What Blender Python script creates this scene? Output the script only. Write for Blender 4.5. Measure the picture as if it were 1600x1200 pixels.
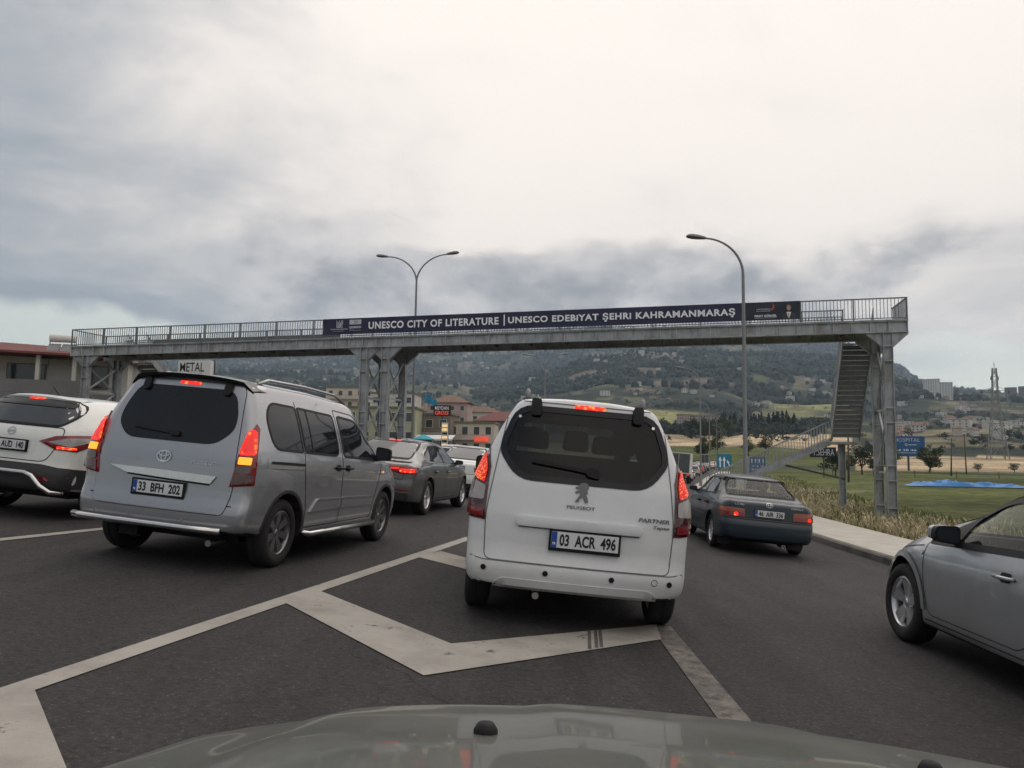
import bpy, bmesh, math, random
from mathutils import Vector, Matrix, noise
from mathutils.bvhtree import BVHTree
from mathutils.geometry import delaunay_2d_cdt

for _o in list(bpy.data.objects):
    bpy.data.objects.remove(_o)
SC = bpy.context.scene
COL = SC.collection
R = math.radians
BANK = 0.081                 # the carriageway is banked, falling to the right
CAM_H = 1.35

# ------------------------------------------------------------------ camera
cam_d = bpy.data.cameras.new('camera')
cam = bpy.data.objects.new('camera', cam_d)
COL.objects.link(cam)
cam_d.sensor_fit = 'HORIZONTAL'
cam_d.sensor_width = 36.0
cam_d.lens = 1180.0 / 1600.0 * 36.0
cam_d.clip_start = 0.05
cam_d.clip_end = 40000
PITCH = math.atan(108.0 / 1180.0)
cam.matrix_world = (Matrix.Translation((0, 0, CAM_H)) @ Matrix.Rotation(R(90) + PITCH, 4, 'X')
                    @ Matrix.Rotation(R(0.85), 4, 'Z'))
SC.camera = cam

# ------------------------------------------------------------------ sky
SUN_EL, SUN_AZ = R(55), R(22)
world = bpy.data.worlds.new('World')
SC.world = world
world.use_nodes = True
def build_sky():
    nt = world.node_tree
    nt.nodes.clear()
    N = nt.nodes.new
    def ln(a, b): nt.links.new(a, b)
    def math_(op, a, b=None, clamp=False):
        n = N('ShaderNodeMath'); n.operation = op; n.use_clamp = clamp
        for i, v in enumerate((a, b)):
            if v is None: continue
            if isinstance(v, (int, float)): n.inputs[i].default_value = v
            else: ln(v, n.inputs[i])
        return n.outputs[0]
    def ramp(v, a, b, c=0.0, d=1.0, smooth=True):
        n = N('ShaderNodeMapRange'); n.interpolation_type = 'SMOOTHSTEP' if smooth else 'LINEAR'
        ln(v, n.inputs['Value'])
        for k, x in zip(('From Min', 'From Max', 'To Min', 'To Max'), (a, b, c, d)): n.inputs[k].default_value = x
        return n.outputs[0]
    def mixc(f, a, b):
        n = N('ShaderNodeMix'); n.data_type = 'RGBA'; n.clamp_factor = True
        if isinstance(f, (int, float)): n.inputs[0].default_value = f
        else: ln(f, n.inputs[0])
        for i, v in ((6, a), (7, b)):
            if isinstance(v, tuple): n.inputs[i].default_value = (*v, 1)
            else: ln(v, n.inputs[i])
        return n.outputs[2]
    def noise_(vec, scale, detail=6, rough=0.55, dist=0.0):
        n = N('ShaderNodeTexNoise'); ln(vec, n.inputs['Vector'])
        n.inputs['Scale'].default_value = scale; n.inputs['Detail'].default_value = detail
        n.inputs['Roughness'].default_value = rough; n.inputs['Distortion'].default_value = dist
        return n.outputs['Fac']
    sky = N('ShaderNodeTexSky'); sky.sky_type = 'NISHITA'; sky.sun_disc = False
    sky.sun_elevation = SUN_EL; sky.sun_rotation = SUN_AZ
    sky.air_density = 1.0; sky.dust_density = 2.0
    tc = N('ShaderNodeTexCoord')
    sep = N('ShaderNodeSeparateXYZ'); ln(tc.outputs['Generated'], sep.inputs[0])
    x, y, z = sep.outputs
    zc = math_('ADD', math_('MAXIMUM', z, 0.0), 0.16)
    comb = N('ShaderNodeCombineXYZ')
    ln(math_('DIVIDE', x, zc), comb.inputs[0]); ln(math_('DIVIDE', y, zc), comb.inputs[1])
    deck = comb.outputs[0]
    az = math_('ARCTAN2', x, y)
    # high cloud deck: broad bright and dull sheets
    n1 = noise_(deck, 0.55, 7, 0.56, 0.6)
    n2 = noise_(deck, 1.7, 9, 0.62, 0.5)
    side = math_('ADD', ramp(x, -0.66, 0.05, -0.13, 0.16), ramp(y, -0.9, 0.5, -0.16, 0.0))
    hi = ramp(z, 0.10, 0.42, -0.02, 0.13)
    v = math_('ADD', math_('MULTIPLY', n1, 0.80), math_('MULTIPLY', n2, 0.46))
    v = math_('ADD', math_('ADD', v, side), hi)
    f = ramp(v, 0.42, 0.93)
    cloud = mixc(f, (0.345, 0.388, 0.44), (1.16, 1.06, 0.975))
    # low cumulus bank sitting over the mountain
    mp = N('ShaderNodeMapping'); mp.inputs['Scale'].default_value = (2.6, 2.6, 4.4)
    ln(tc.outputs['Generated'], mp.inputs['Vector'])
    c1 = noise_(mp.outputs[0], 1.5, 7, 0.52, 0.05)
    band = math_('MULTIPLY', ramp(z, 0.07, 0.17), ramp(z, 0.34, 0.22))
    azb = math_('MULTIPLY', ramp(az, R(-27), R(-8)), ramp(az, R(34), R(4)))
    azb = math_('ADD', math_('MULTIPLY', azb, 0.75), 0.25)
    lowf = ramp(math_('ADD', c1, math_('MULTIPLY', math_('MULTIPLY', band, azb), 0.34)), 0.63, 0.75)
    c2 = noise_(mp.outputs[0], 3.6, 7, 0.55, 0.1)
    lowcol = mixc(ramp(c2, 0.32, 0.68), (0.265, 0.285, 0.33), (0.76, 0.735, 0.725))
    cloud = mixc(math_('MULTIPLY', math_('MULTIPLY', lowf, band), 0.88), cloud, lowcol)
    # breaks in the cloud close to the horizon show the clear sky behind
    skyc = N('ShaderNodeVectorMath'); skyc.operation = 'SCALE'; ln(sky.outputs[0], skyc.inputs[0]); skyc.inputs['Scale'].default_value = 0.10
    n3 = noise_(mp.outputs[0], 1.2, 5, 0.5, 0.3)
    gap = math_('MULTIPLY', ramp(math_('ADD', n3, ramp(z, 0.09, 0.22, 0.22, -0.30)), 0.485, 0.60), ramp(math_('ABSOLUTE', math_('ADD', az, R(-4))), R(19), R(29)))
    clear = mixc(0.70, skyc.outputs[0], (1.16, 1.16, 0.98))
    col = mixc(math_('MULTIPLY', gap, 0.85), cloud, clear)
    # an overcast sky grows brighter towards the zenith
    zen = N('ShaderNodeVectorMath'); zen.operation = 'SCALE'; ln(col, zen.inputs[0]); ln(math_('MULTIPLY', ramp(z, 0.35, 1.0, 1.0, 1.08), ramp(z, 0.0, 0.25, 1.25, 1.0)), zen.inputs['Scale'])
    bg = N('ShaderNodeBackground'); ln(zen.outputs[0], bg.inputs['Color']); bg.inputs['Strength'].default_value = 1.0
    out = N('ShaderNodeOutputWorld'); ln(bg.outputs[0], out.inputs['Surface'])
build_sky()

# ------------------------------------------------------------------ sun (veiled by cloud) and exposure
sun_d = bpy.data.lights.new('sun', 'SUN')
sun_d.energy = 0.5
sun_d.angle = R(50)
sun_d.color = (1.0, 0.955, 0.90)
sun = bpy.data.objects.new('sun', sun_d)
COL.objects.link(sun)
_sd = Vector((math.sin(SUN_AZ) * math.cos(SUN_EL), math.cos(SUN_AZ) * math.cos(SUN_EL), math.sin(SUN_EL)))
sun.rotation_euler = _sd.to_track_quat('Z', 'Y').to_euler()
sun.location = (0, 0, 50)
SC.view_settings.view_transform = 'Standard'
SC.view_settings.look = 'None'
SC.view_settings.exposure = 0.0
SC.view_settings.gamma = 1.0
SC.view_settings.use_curve_mapping = False
SC.render.engine = 'CYCLES'
SC.cycles.use_denoising = True
SC.cycles.max_bounces = 8
SC.cycles.transparent_max_bounces = 12
SC.cycles.volume_bounces = 0
SC.cycles.sample_clamp_indirect = 4.0

# ------------------------------------------------------------------ materials
MATS = {}
def pbr(name, col, rough=0.6, metal=0.0, spec=0.5, coat=0.0, var=0.0, vscale=6.0, bump=0.0, bscale=40.0,
        dirt=None, dirt_amt=0.0, dirt_scale=2.0, emit=None, estr=0.0, objcol=False, grime=0.0, grime_col=(0.20, 0.18, 0.155), trans=0.0, coord='Object', alpha=1.0):
    m = bpy.data.materials.new(name); m.use_nodes = True
    nt = m.node_tree; b = nt.nodes['Principled BSDF']; N = nt.nodes.new
    b.inputs['Base Color'].default_value = (*col, 1)
    b.inputs['Roughness'].default_value = rough; b.inputs['Metallic'].default_value = metal
    b.inputs['Specular IOR Level'].default_value = spec
    b.inputs['Coat Weight'].default_value = coat; b.inputs['Coat Roughness'].default_value = 0.04
    if trans: b.inputs['Transmission Weight'].default_value = trans
    if emit: b.inputs['Emission Color'].default_value = (*emit, 1); b.inputs['Emission Strength'].default_value = estr
    src = None
    if objcol:
        oi = N('ShaderNodeObjectInfo'); src = oi.outputs['Color']
    tc = N('ShaderNodeTexCoord')
    def nz(scale, detail=5, rgh=0.6):
        n = N('ShaderNodeTexNoise'); n.inputs['Scale'].default_value = scale; n.inputs['Detail'].default_value = detail
        n.inputs['Roughness'].default_value = rgh
        nt.links.new(tc.outputs[coord], n.inputs['Vector']); return n.outputs['Fac']
    def mix(fac, a, c, blend='MIX'):
        n = N('ShaderNodeMix'); n.data_type = 'RGBA'; n.blend_type = blend
        if isinstance(fac, float): n.inputs[0].default_value = fac
        else: nt.links.new(fac, n.inputs[0])
        for i, v in ((6, a), (7, c)):
            if isinstance(v, tuple): n.inputs[i].default_value = (*v, 1)
            else: nt.links.new(v, n.inputs[i])
        return n.outputs[2]
    def rng(v, a, c, lo, hi):
        n = N('ShaderNodeMapRange'); nt.links.new(v, n.inputs[0])
        for i, q in enumerate((a, c, lo, hi)): n.inputs[1 + i].default_value = q
        return n.outputs[0]
    if var:
        f = rng(nz(vscale), 0.3, 0.7, 1 - var, 1 + var)
        hs = N('ShaderNodeHueSaturation')
        if src is None: hs.inputs['Color'].default_value = (*col, 1)
        else: nt.links.new(src, hs.inputs['Color'])
        nt.links.new(f, hs.inputs['Value']); src = hs.outputs[0]
    if dirt:
        f = rng(nz(dirt_scale, 7, 0.65), 0.45, 0.68, 0.0, dirt_amt)
        src = mix(f, src if src is not None else col, dirt)
    if grime:                      # road film thrown up from below, thickest along the sills and bumpers
        sp = N('ShaderNodeSeparateXYZ'); nt.links.new(tc.outputs['Object'], sp.inputs[0])
        n1 = nz(3.0, 8, 0.7)
        ad = N('ShaderNodeMath'); ad.operation = 'MULTIPLY_ADD'; nt.links.new(n1, ad.inputs[0]); ad.inputs[1].default_value = -0.7; nt.links.new(sp.outputs[2], ad.inputs[2])
        f = rng(ad.outputs[0], 0.55, -0.25, 0.0, grime)
        gm = mix(f, src if src is not None else col, grime_col); src = gm
        rr = N('ShaderNodeMapRange'); nt.links.new(f, rr.inputs[0]); rr.inputs[3].default_value = rough; rr.inputs[4].default_value = 0.75
        nt.links.new(rr.outputs[0], b.inputs['Roughness'])
        cw = N('ShaderNodeMapRange'); nt.links.new(f, cw.inputs[0]); cw.inputs[3].default_value = coat; cw.inputs[4].default_value = coat * .1
        nt.links.new(cw.outputs[0], b.inputs['Coat Weight'])
    if src is not None: nt.links.new(src, b.inputs['Base Color'])
    if bump:
        bn = N('ShaderNodeBump'); bn.inputs['Strength'].default_value = bump; bn.inputs['Distance'].default_value = 0.02
        nt.links.new(nz(bscale), bn.inputs['Height']); nt.links.new(bn.outputs[0], b.inputs['Normal'])
    MATS[name] = m
    return m
M = MATS
def glass_tint(name, tint, mixf):
    """thin car glass: part see-through tint, part mirror-like surface"""
    m = bpy.data.materials.new(name); m.use_nodes = True
    nt = m.node_tree; nt.nodes.clear(); N = nt.nodes.new
    tr = N('ShaderNodeBsdfTransparent'); tr.inputs[0].default_value = (*tint, 1)
    pb = N('ShaderNodeBsdfPrincipled'); pb.inputs['Base Color'].default_value = (0.012, 0.014, 0.016, 1); pb.inputs['Roughness'].default_value = 0.03
    gl = N('ShaderNodeBsdfGlossy'); gl.inputs['Roughness'].default_value = 0.02
    lw = N('ShaderNodeFresnel'); lw.inputs['IOR'].default_value = 1.36
    m1 = N('ShaderNodeMixShader'); m1.inputs[0].default_value = mixf
    nt.links.new(tr.outputs[0], m1.inputs[1]); nt.links.new(pb.outputs[0], m1.inputs[2])
    ge = N('ShaderNodeNewGeometry'); inv = N('ShaderNodeMath'); inv.operation = 'SUBTRACT'; inv.inputs[0].default_value = 1.0; nt.links.new(ge.outputs['Backfacing'], inv.inputs[1])
    fm = N('ShaderNodeMath'); fm.operation = 'MULTIPLY'; nt.links.new(lw.outputs[0], fm.inputs[0]); nt.links.new(inv.outputs[0], fm.inputs[1])
    m2 = N('ShaderNodeMixShader'); nt.links.new(fm.outputs[0], m2.inputs[0])
    nt.links.new(m1.outputs[0], m2.inputs[1]); nt.links.new(gl.outputs[0], m2.inputs[2])
    o = N('ShaderNodeOutputMaterial'); nt.links.new(m2.outputs[0], o.inputs['Surface'])
    MATS[name] = m

pbr('paint_line', (0.36, 0.335, 0.30), 0.75, var=0.10, vscale=3, bump=0.3, bscale=80, dirt=(0.20, 0.18, 0.16), dirt_amt=0.6, dirt_scale=2.2)
pbr('paint_worn', (0.17, 0.150, 0.132), 0.8, var=0.35, vscale=14, bump=0.4, bscale=80, dirt=(0.065, 0.058, 0.055), dirt_amt=0.95, dirt_scale=7)
pbr('rubber_mark', (0.10, 0.09, 0.085), 0.85, var=0.3, vscale=9)
pbr('concrete', (0.49, 0.46, 0.405), 0.9, var=0.12, vscale=2, bump=0.3, bscale=30, dirt=(0.40, 0.365, 0.31), dirt_amt=0.6, dirt_scale=1.2)
pbr('kerbstone', (0.17, 0.155, 0.14), 0.9, var=0.2, vscale=2, bump=0.3, bscale=30, dirt=(0.08, 0.072, 0.066), dirt_amt=0.7, dirt_scale=1.5)
pbr('galv', (0.38, 0.40, 0.42), 0.55, metal=0.25, var=0.2, vscale=2.5, dirt=(0.17, 0.155, 0.14), dirt_amt=0.65, dirt_scale=1.1)
pbr('galv_light', (0.52, 0.535, 0.54), 0.5, metal=0.2, var=0.14, vscale=3, dirt=(0.22, 0.21, 0.19), dirt_amt=0.5, dirt_scale=1.1)
pbr('rail_steel', (0.17, 0.178, 0.185), 0.55, metal=0.2, var=0.14, vscale=3)
pbr('steel_dark', (0.085, 0.088, 0.09), 0.7, var=0.2, vscale=2)
pbr('lamp_steel', (0.22, 0.225, 0.23), 0.5, metal=0.3, var=0.1, vscale=2)
pbr('lamp_head', (0.16, 0.16, 0.165), 0.5, metal=0.2)
pbr('banner', (0.022, 0.022, 0.062), 0.55, var=0.12, vscale=1.2, bump=0.25, bscale=1.5)
pbr('banner_dark', (0.016, 0.022, 0.04), 0.55, var=0.15, vscale=1.2)
pbr('white_print', (0.86, 0.87, 0.92), 0.6)
pbr('grey_print', (0.55, 0.56, 0.64), 0.6)
pbr('red_print', (0.42, 0.06, 0.06), 0.6)
pbr('skin_print', (0.42, 0.27, 0.22), 0.7)
pbr('hair_print', (0.11, 0.10, 0.10), 0.7)
pbr('suit_print', (0.05, 0.05, 0.06), 0.7)

# car finishes
pbr('paint_silver', (0.345, 0.35, 0.375), 0.27, metal=0.6, coat=1.0, var=0.03, vscale=2, dirt=(0.36, 0.35, 0.34), dirt_amt=0.3, dirt_scale=1.2, grime=0.0)
pbr('paint_silver_b', (0.38, 0.40, 0.42), 0.30, metal=0.55, coat=0.8, var=0.03, vscale=2, dirt=(0.25, 0.25, 0.25), dirt_amt=0.25, dirt_scale=1.5, grime=0.32)
pbr('paint_white', (0.70, 0.71, 0.72), 0.34, coat=0.6, var=0.02, vscale=2, dirt=(0.55, 0.54, 0.52), dirt_amt=0.4, dirt_scale=1.6, grime=0.32)
pbr('paint_white_warm', (0.77, 0.775, 0.74), 0.3, coat=0.8, var=0.02, vscale=2, dirt=(0.58, 0.56, 0.5), dirt_amt=0.25, dirt_scale=1.6, grime=0.32)
pbr('paint_grey', (0.115, 0.11, 0.114), 0.28, metal=0.5, coat=1.0, var=0.03, vscale=2, grime=0.4, grime_col=(0.09, 0.085, 0.08))
pbr('paint_navy', (0.005, 0.017, 0.030), 0.32, coat=0.35, var=0.05, vscale=2, dirt=(0.014, 0.022, 0.030), dirt_amt=0.4, dirt_scale=1.6, grime=0.4, grime_col=(0.016, 0.022, 0.028))
pbr('paint_any', (0.5, 0.5, 0.5), 0.3, coat=0.8, objcol=True, var=0.02)
pbr('own_paint', (0.075, 0.083, 0.070), 0.42, metal=0.2, coat=0.45, var=0.12, vscale=1.2, dirt=(0.15, 0.15, 0.13), dirt_amt=0.6, dirt_scale=1.3)
pbr('car_glass', (0.008, 0.010, 0.014), 0.035, spec=0.32)
pbr('car_glass_soft', (0.022, 0.026, 0.034), 0.06, spec=0.75)
glass_tint('tint_dark', (0.22, 0.27, 0.29), 0.12)
glass_tint('tint_light', (0.80, 0.84, 0.82), 0.02)
pbr('black_trim', (0.010, 0.010, 0.011), 0.55, spec=0.25)
pbr('black_gloss', (0.008, 0.008, 0.010), 0.15, spec=0.4, coat=0.15)
pbr('plastic_dark', (0.028, 0.027, 0.028), 0.6, var=0.1, vscale=5)
pbr('cabin', (0.022, 0.022, 0.024), 0.85)
pbr('cabin_grey', (0.24, 0.24, 0.235), 0.8)
pbr('under', (0.010, 0.010, 0.010), 0.9)
pbr('gap', (0.006, 0.006, 0.006), 0.9)
pbr('gap_soft', (0.05, 0.05, 0.05), 0.9)
pbr('gap_white', (0.14, 0.14, 0.14), 0.9)
pbr('chrome', (0.62, 0.61, 0.60), 0.16, metal=1.0)
pbr('chrome_dull', (0.42, 0.42, 0.42), 0.3, metal=1.0)
pbr('alloy', (0.62, 0.62, 0.63), 0.3, metal=0.85, var=0.05)
pbr('alloy_dark', (0.22, 0.22, 0.225), 0.3, metal=0.8, var=0.05)
pbr('tyre', (0.016, 0.015, 0.015), 0.85, var=0.2, vscale=8, bump=0.2, bscale=60)
pbr('plate_white', (0.66, 0.67, 0.68), 0.4)
pbr('plate_ink', (0.008, 0.008, 0.009), 0.5)
pbr('plate_blue', (0.02, 0.07, 0.30), 0.4)
pbr('lens_red', (0.20, 0.006, 0.010), 0.12, coat=0.8)
pbr('lens_dark', (0.06, 0.006, 0.010), 0.12, coat=0.8)
pbr('lens_clear', (0.36, 0.33, 0.32), 0.12, coat=0.8, var=0.1, vscale=30)
pbr('lens_smoke', (0.07, 0.055, 0.05), 0.12, coat=0.8)
pbr('lens_orange', (0.30, 0.06, 0.02), 0.15, coat=0.6)
pbr('glow_red', (0.5, 0.01, 0.01), 0.2, emit=(1.0, 0.022, 0.015), estr=0.9)
pbr('glow_orange', (0.6, 0.2, 0.02), 0.2, emit=(1.0, 0.40, 0.03), estr=1.25)
pbr('glow_red_low', (0.4, 0.01, 0.01), 0.25, emit=(1.0, 0.04, 0.03), estr=0.55)

def asphalt_mat():
    m = bpy.data.materials.new('asphalt'); m.use_nodes = True
    nt = m.node_tree; b = nt.nodes['Principled BSDF']; N = nt.nodes.new; L = nt.links.new
    tc = N('ShaderNodeTexCoord')
    def nz(scale, detail, lo, hi, a, c, vec=None):
        n = N('ShaderNodeTexNoise'); n.inputs['Scale'].default_value = scale; n.inputs['Detail'].default_value = detail; n.inputs['Roughness'].default_value = 0.7
        L(vec or tc.outputs['Object'], n.inputs['Vector'])
        r = N('ShaderNodeMapRange'); L(n.outputs['Fac'], r.inputs[0])
        for i, q in enumerate((lo, hi, a, c)): r.inputs[1 + i].default_value = q
        return r.outputs[0]
    def mul(a, c):
        n = N('ShaderNodeMath'); n.operation = 'MULTIPLY'; L(a, n.inputs[0]); L(c, n.inputs[1]); return n.outputs[0]
    mp = N('ShaderNodeMapping'); mp.inputs['Rotation'].default_value = (0, 0, R(12)); mp.inputs['Scale'].default_value = (1.6, 0.10, 1.0); L(tc.outputs['Object'], mp.inputs[0])
    v = mul(nz(0.35, 4, .3, .7, .82, 1.20), nz(24, 5, .3, .7, .55, 1.50))
    v = mul(v, nz(1.0, 3, .35, .65, .80, 1.20, mp.outputs[0]))          # worn wheel tracks run with the road
    v = mul(v, nz(48, 2, .62, .74, 1.0, 2.6))                            # pale stone chips
    v = mul(v, nz(3.2, 6, .58, .70, 1.0, .62))                           # oil and tar spots
    wv = N('ShaderNodeTexNoise'); wv.inputs['Scale'].default_value = 0.8; L(tc.outputs['Object'], wv.inputs['Vector'])
    va = N('ShaderNodeVectorMath'); va.operation = 'MULTIPLY_ADD'; L(wv.outputs['Color'], va.inputs[0]); va.inputs[1].default_value = (1.6, 1.6, 0); L(tc.outputs['Object'], va.inputs[2])
    vo = N('ShaderNodeTexVoronoi'); vo.feature = 'DISTANCE_TO_EDGE'; vo.inputs['Scale'].default_value = 0.16; L(va.outputs[0], vo.inputs['Vector'])
    cr = N('ShaderNodeMapRange'); L(vo.outputs['Distance'], cr.inputs[0])
    for i, q in enumerate((0.0, 0.0022, 0.50, 1.0)): cr.inputs[1 + i].default_value = q
    v = mul(v, cr.outputs[0])                                            # sealed cracks
    hs = N('ShaderNodeHueSaturation'); hs.inputs['Color'].default_value = (0.0385, 0.0348, 0.0352, 1); L(v, hs.inputs['Value'])
    L(hs.outputs[0], b.inputs['Base Color']); b.inputs['Roughness'].default_value = 0.78; b.inputs['Specular IOR Level'].default_value = 0.35
    bn = N('ShaderNodeBump'); bn.inputs['Strength'].default_value = 0.6; bn.inputs['Distance'].default_value = 0.02
    L(nz(45, 4, .3, .7, 0, 1), bn.inputs['Height']); L(bn.outputs[0], b.inputs['Normal'])
    MATS['asphalt'] = m
asphalt_mat()
def worn(name, under, scale, lo, hi):
    """let the surface below show through where the paint has chipped away"""
    m = MATS[name]; nt = m.node_tree; b = nt.nodes['Principled BSDF']; N = nt.nodes.new; L = nt.links.new
    src = b.inputs['Base Color'].links[0].from_socket
    tc = N('ShaderNodeTexCoord'); n = N('ShaderNodeTexNoise'); n.inputs['Scale'].default_value = scale; n.inputs['Detail'].default_value = 9; n.inputs['Roughness'].default_value = 0.75
    L(tc.outputs['Object'], n.inputs['Vector'])
    r = N('ShaderNodeMapRange'); L(n.outputs['Fac'], r.inputs[0])
    for i, q in enumerate((lo, hi, 0.0, 0.9)): r.inputs[1 + i].default_value = q
    x = N('ShaderNodeMix'); x.data_type = 'RGBA'; L(r.outputs[0], x.inputs[0]); L(src, x.inputs[6]); x.inputs[7].default_value = (*under, 1)
    L(x.outputs[2], b.inputs['Base Color'])
def streaks(name, col, amt):
    """rust and rain runs down steelwork"""
    m = MATS[name]; nt = m.node_tree; b = nt.nodes['Principled BSDF']; N = nt.nodes.new; L = nt.links.new
    src = b.inputs['Base Color'].links[0].from_socket
    tc = N('ShaderNodeTexCoord'); mp = N('ShaderNodeMapping'); mp.inputs['Scale'].default_value = (7.0, 7.0, 0.7); L(tc.outputs['Object'], mp.inputs[0])
    n = N('ShaderNodeTexNoise'); n.inputs['Scale'].default_value = 1.0; n.inputs['Detail'].default_value = 7; n.inputs['Roughness'].default_value = 0.7; L(mp.outputs[0], n.inputs['Vector'])
    r = N('ShaderNodeMapRange'); L(n.outputs['Fac'], r.inputs[0])
    for i, q in enumerate((0.52, 0.72, 0.0, amt)): r.inputs[1 + i].default_value = q
    x = N('ShaderNodeMix'); x.data_type = 'RGBA'; L(r.outputs[0], x.inputs[0]); L(src, x.inputs[6]); x.inputs[7].default_value = (*col, 1)
    L(x.outputs[2], b.inputs['Base Color'])
streaks('galv', (0.15, 0.10, 0.07), 0.75)
streaks('galv_light', (0.16, 0.12, 0.09), 0.6)
worn('paint_line', (0.05, 0.045, 0.044), 6.0, 0.60, 0.66)
worn('paint_worn', (0.045, 0.041, 0.040), 11.0, 0.48, 0.60)
def led_mat(name='glow_led', cell=60, patch=9, lo=(0.30, 0.006, 0.006), hi=(1.0, 0.24, 0.035), p0=0.08, p1=0.5, strength=1.5):
    """brake lamp with a fine grid of cells, hot in the middle"""
    m = bpy.data.materials.new(name); m.use_nodes = True
    nt = m.node_tree; b = nt.nodes['Principled BSDF']; N = nt.nodes.new
    tc = N('ShaderNodeTexCoord'); v = N('ShaderNodeTexVoronoi'); v.inputs['Scale'].default_value = cell
    nt.links.new(tc.outputs['Object'], v.inputs['Vector'])
    n = N('ShaderNodeTexNoise'); n.inputs['Scale'].default_value = patch; nt.links.new(tc.outputs['Object'], n.inputs['Vector'])
    mr = N('ShaderNodeMapRange'); nt.links.new(v.outputs['Distance'], mr.inputs[0]); mr.inputs[1].default_value = 0.05; mr.inputs[2].default_value = 0.55; mr.inputs[3].default_value = 1.0; mr.inputs[4].default_value = 0.0
    mu = N('ShaderNodeMath'); mu.operation = 'MULTIPLY'; nt.links.new(mr.outputs[0], mu.inputs[0]); nt.links.new(n.outputs['Fac'], mu.inputs[1])
    cr = N('ShaderNodeValToRGB'); nt.links.new(mu.outputs[0], cr.inputs[0])
    cr.color_ramp.elements[0].color = (*lo, 1); cr.color_ramp.elements[1].color = (*hi, 1)
    cr.color_ramp.elements[0].position = p0; cr.color_ramp.elements[1].position = p1
    b.inputs['Base Color'].default_value = (0.4, 0.01, 0.01, 1); b.inputs['Roughness'].default_value = 0.2
    nt.links.new(cr.outputs[0], b.inputs['Emission Color']); b.inputs['Emission Strength'].default_value = strength
    MATS[name] = m
led_mat()
led_mat('glow_red_hot', 22, 13, (0.75, 0.016, 0.010), (1.0, 0.26, 0.05), 0.10, 0.42, 1.35)

# ------------------------------------------------------------------ object helpers
def link(o, parent=None):
    COL.objects.link(o)
    if parent is not None: o.parent = parent
    return o
def meshobj(name, verts, faces, mat, parent=None, smooth=False, sharp=None):
    me = bpy.data.meshes.new(name)
    me.from_pydata([tuple(v) for v in verts], [], faces)
    me.update()
    if isinstance(mat, (list, tuple)):
        for k in mat: me.materials.append(M[k])
    elif mat: me.materials.append(M[mat])
    if smooth:
        me.polygons.foreach_set('use_smooth', [True] * len(me.polygons))
        if sharp: me.set_sharp_from_angle(angle=R(sharp))
    return link(bpy.data.objects.new(name, me), parent)
def bmobj(name, bm, mat, parent=None, smooth=False, sharp=None):
    me = bpy.data.meshes.new(name)
    bm.to_mesh(me); bm.free()
    if isinstance(mat, (list, tuple)):
        for k in mat: me.materials.append(M[k])
    elif mat: me.materials.append(M[mat])
    if smooth:
        me.polygons.foreach_set('use_smooth', [True] * len(me.polygons))
        if sharp: me.set_sharp_from_angle(angle=R(sharp))
    return link(bpy.data.objects.new(name, me), parent)
def tag(o, label=None, cat=None, group=None, kind=None):
    if label: o['label'] = label
    if cat: o['category'] = cat
    if group: o['group'] = group
    if kind: o['kind'] = kind
    return o
def thing(name, label, cat, loc=(0, 0, 0), rotz=0.0, group=None):
    o = bpy.data.objects.new(name, None); COL.objects.link(o)
    o.empty_display_size = 0.2
    o.location = loc; o.rotation_euler = (0, 0, rotz)
    return tag(o, label, cat, group)
def copy_tree(o, parent=None):
    c = o.copy(); COL.objects.link(c)
    if parent is not None: c.parent = parent
    for ch in o.children: copy_tree(ch, c)
    return c

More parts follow.
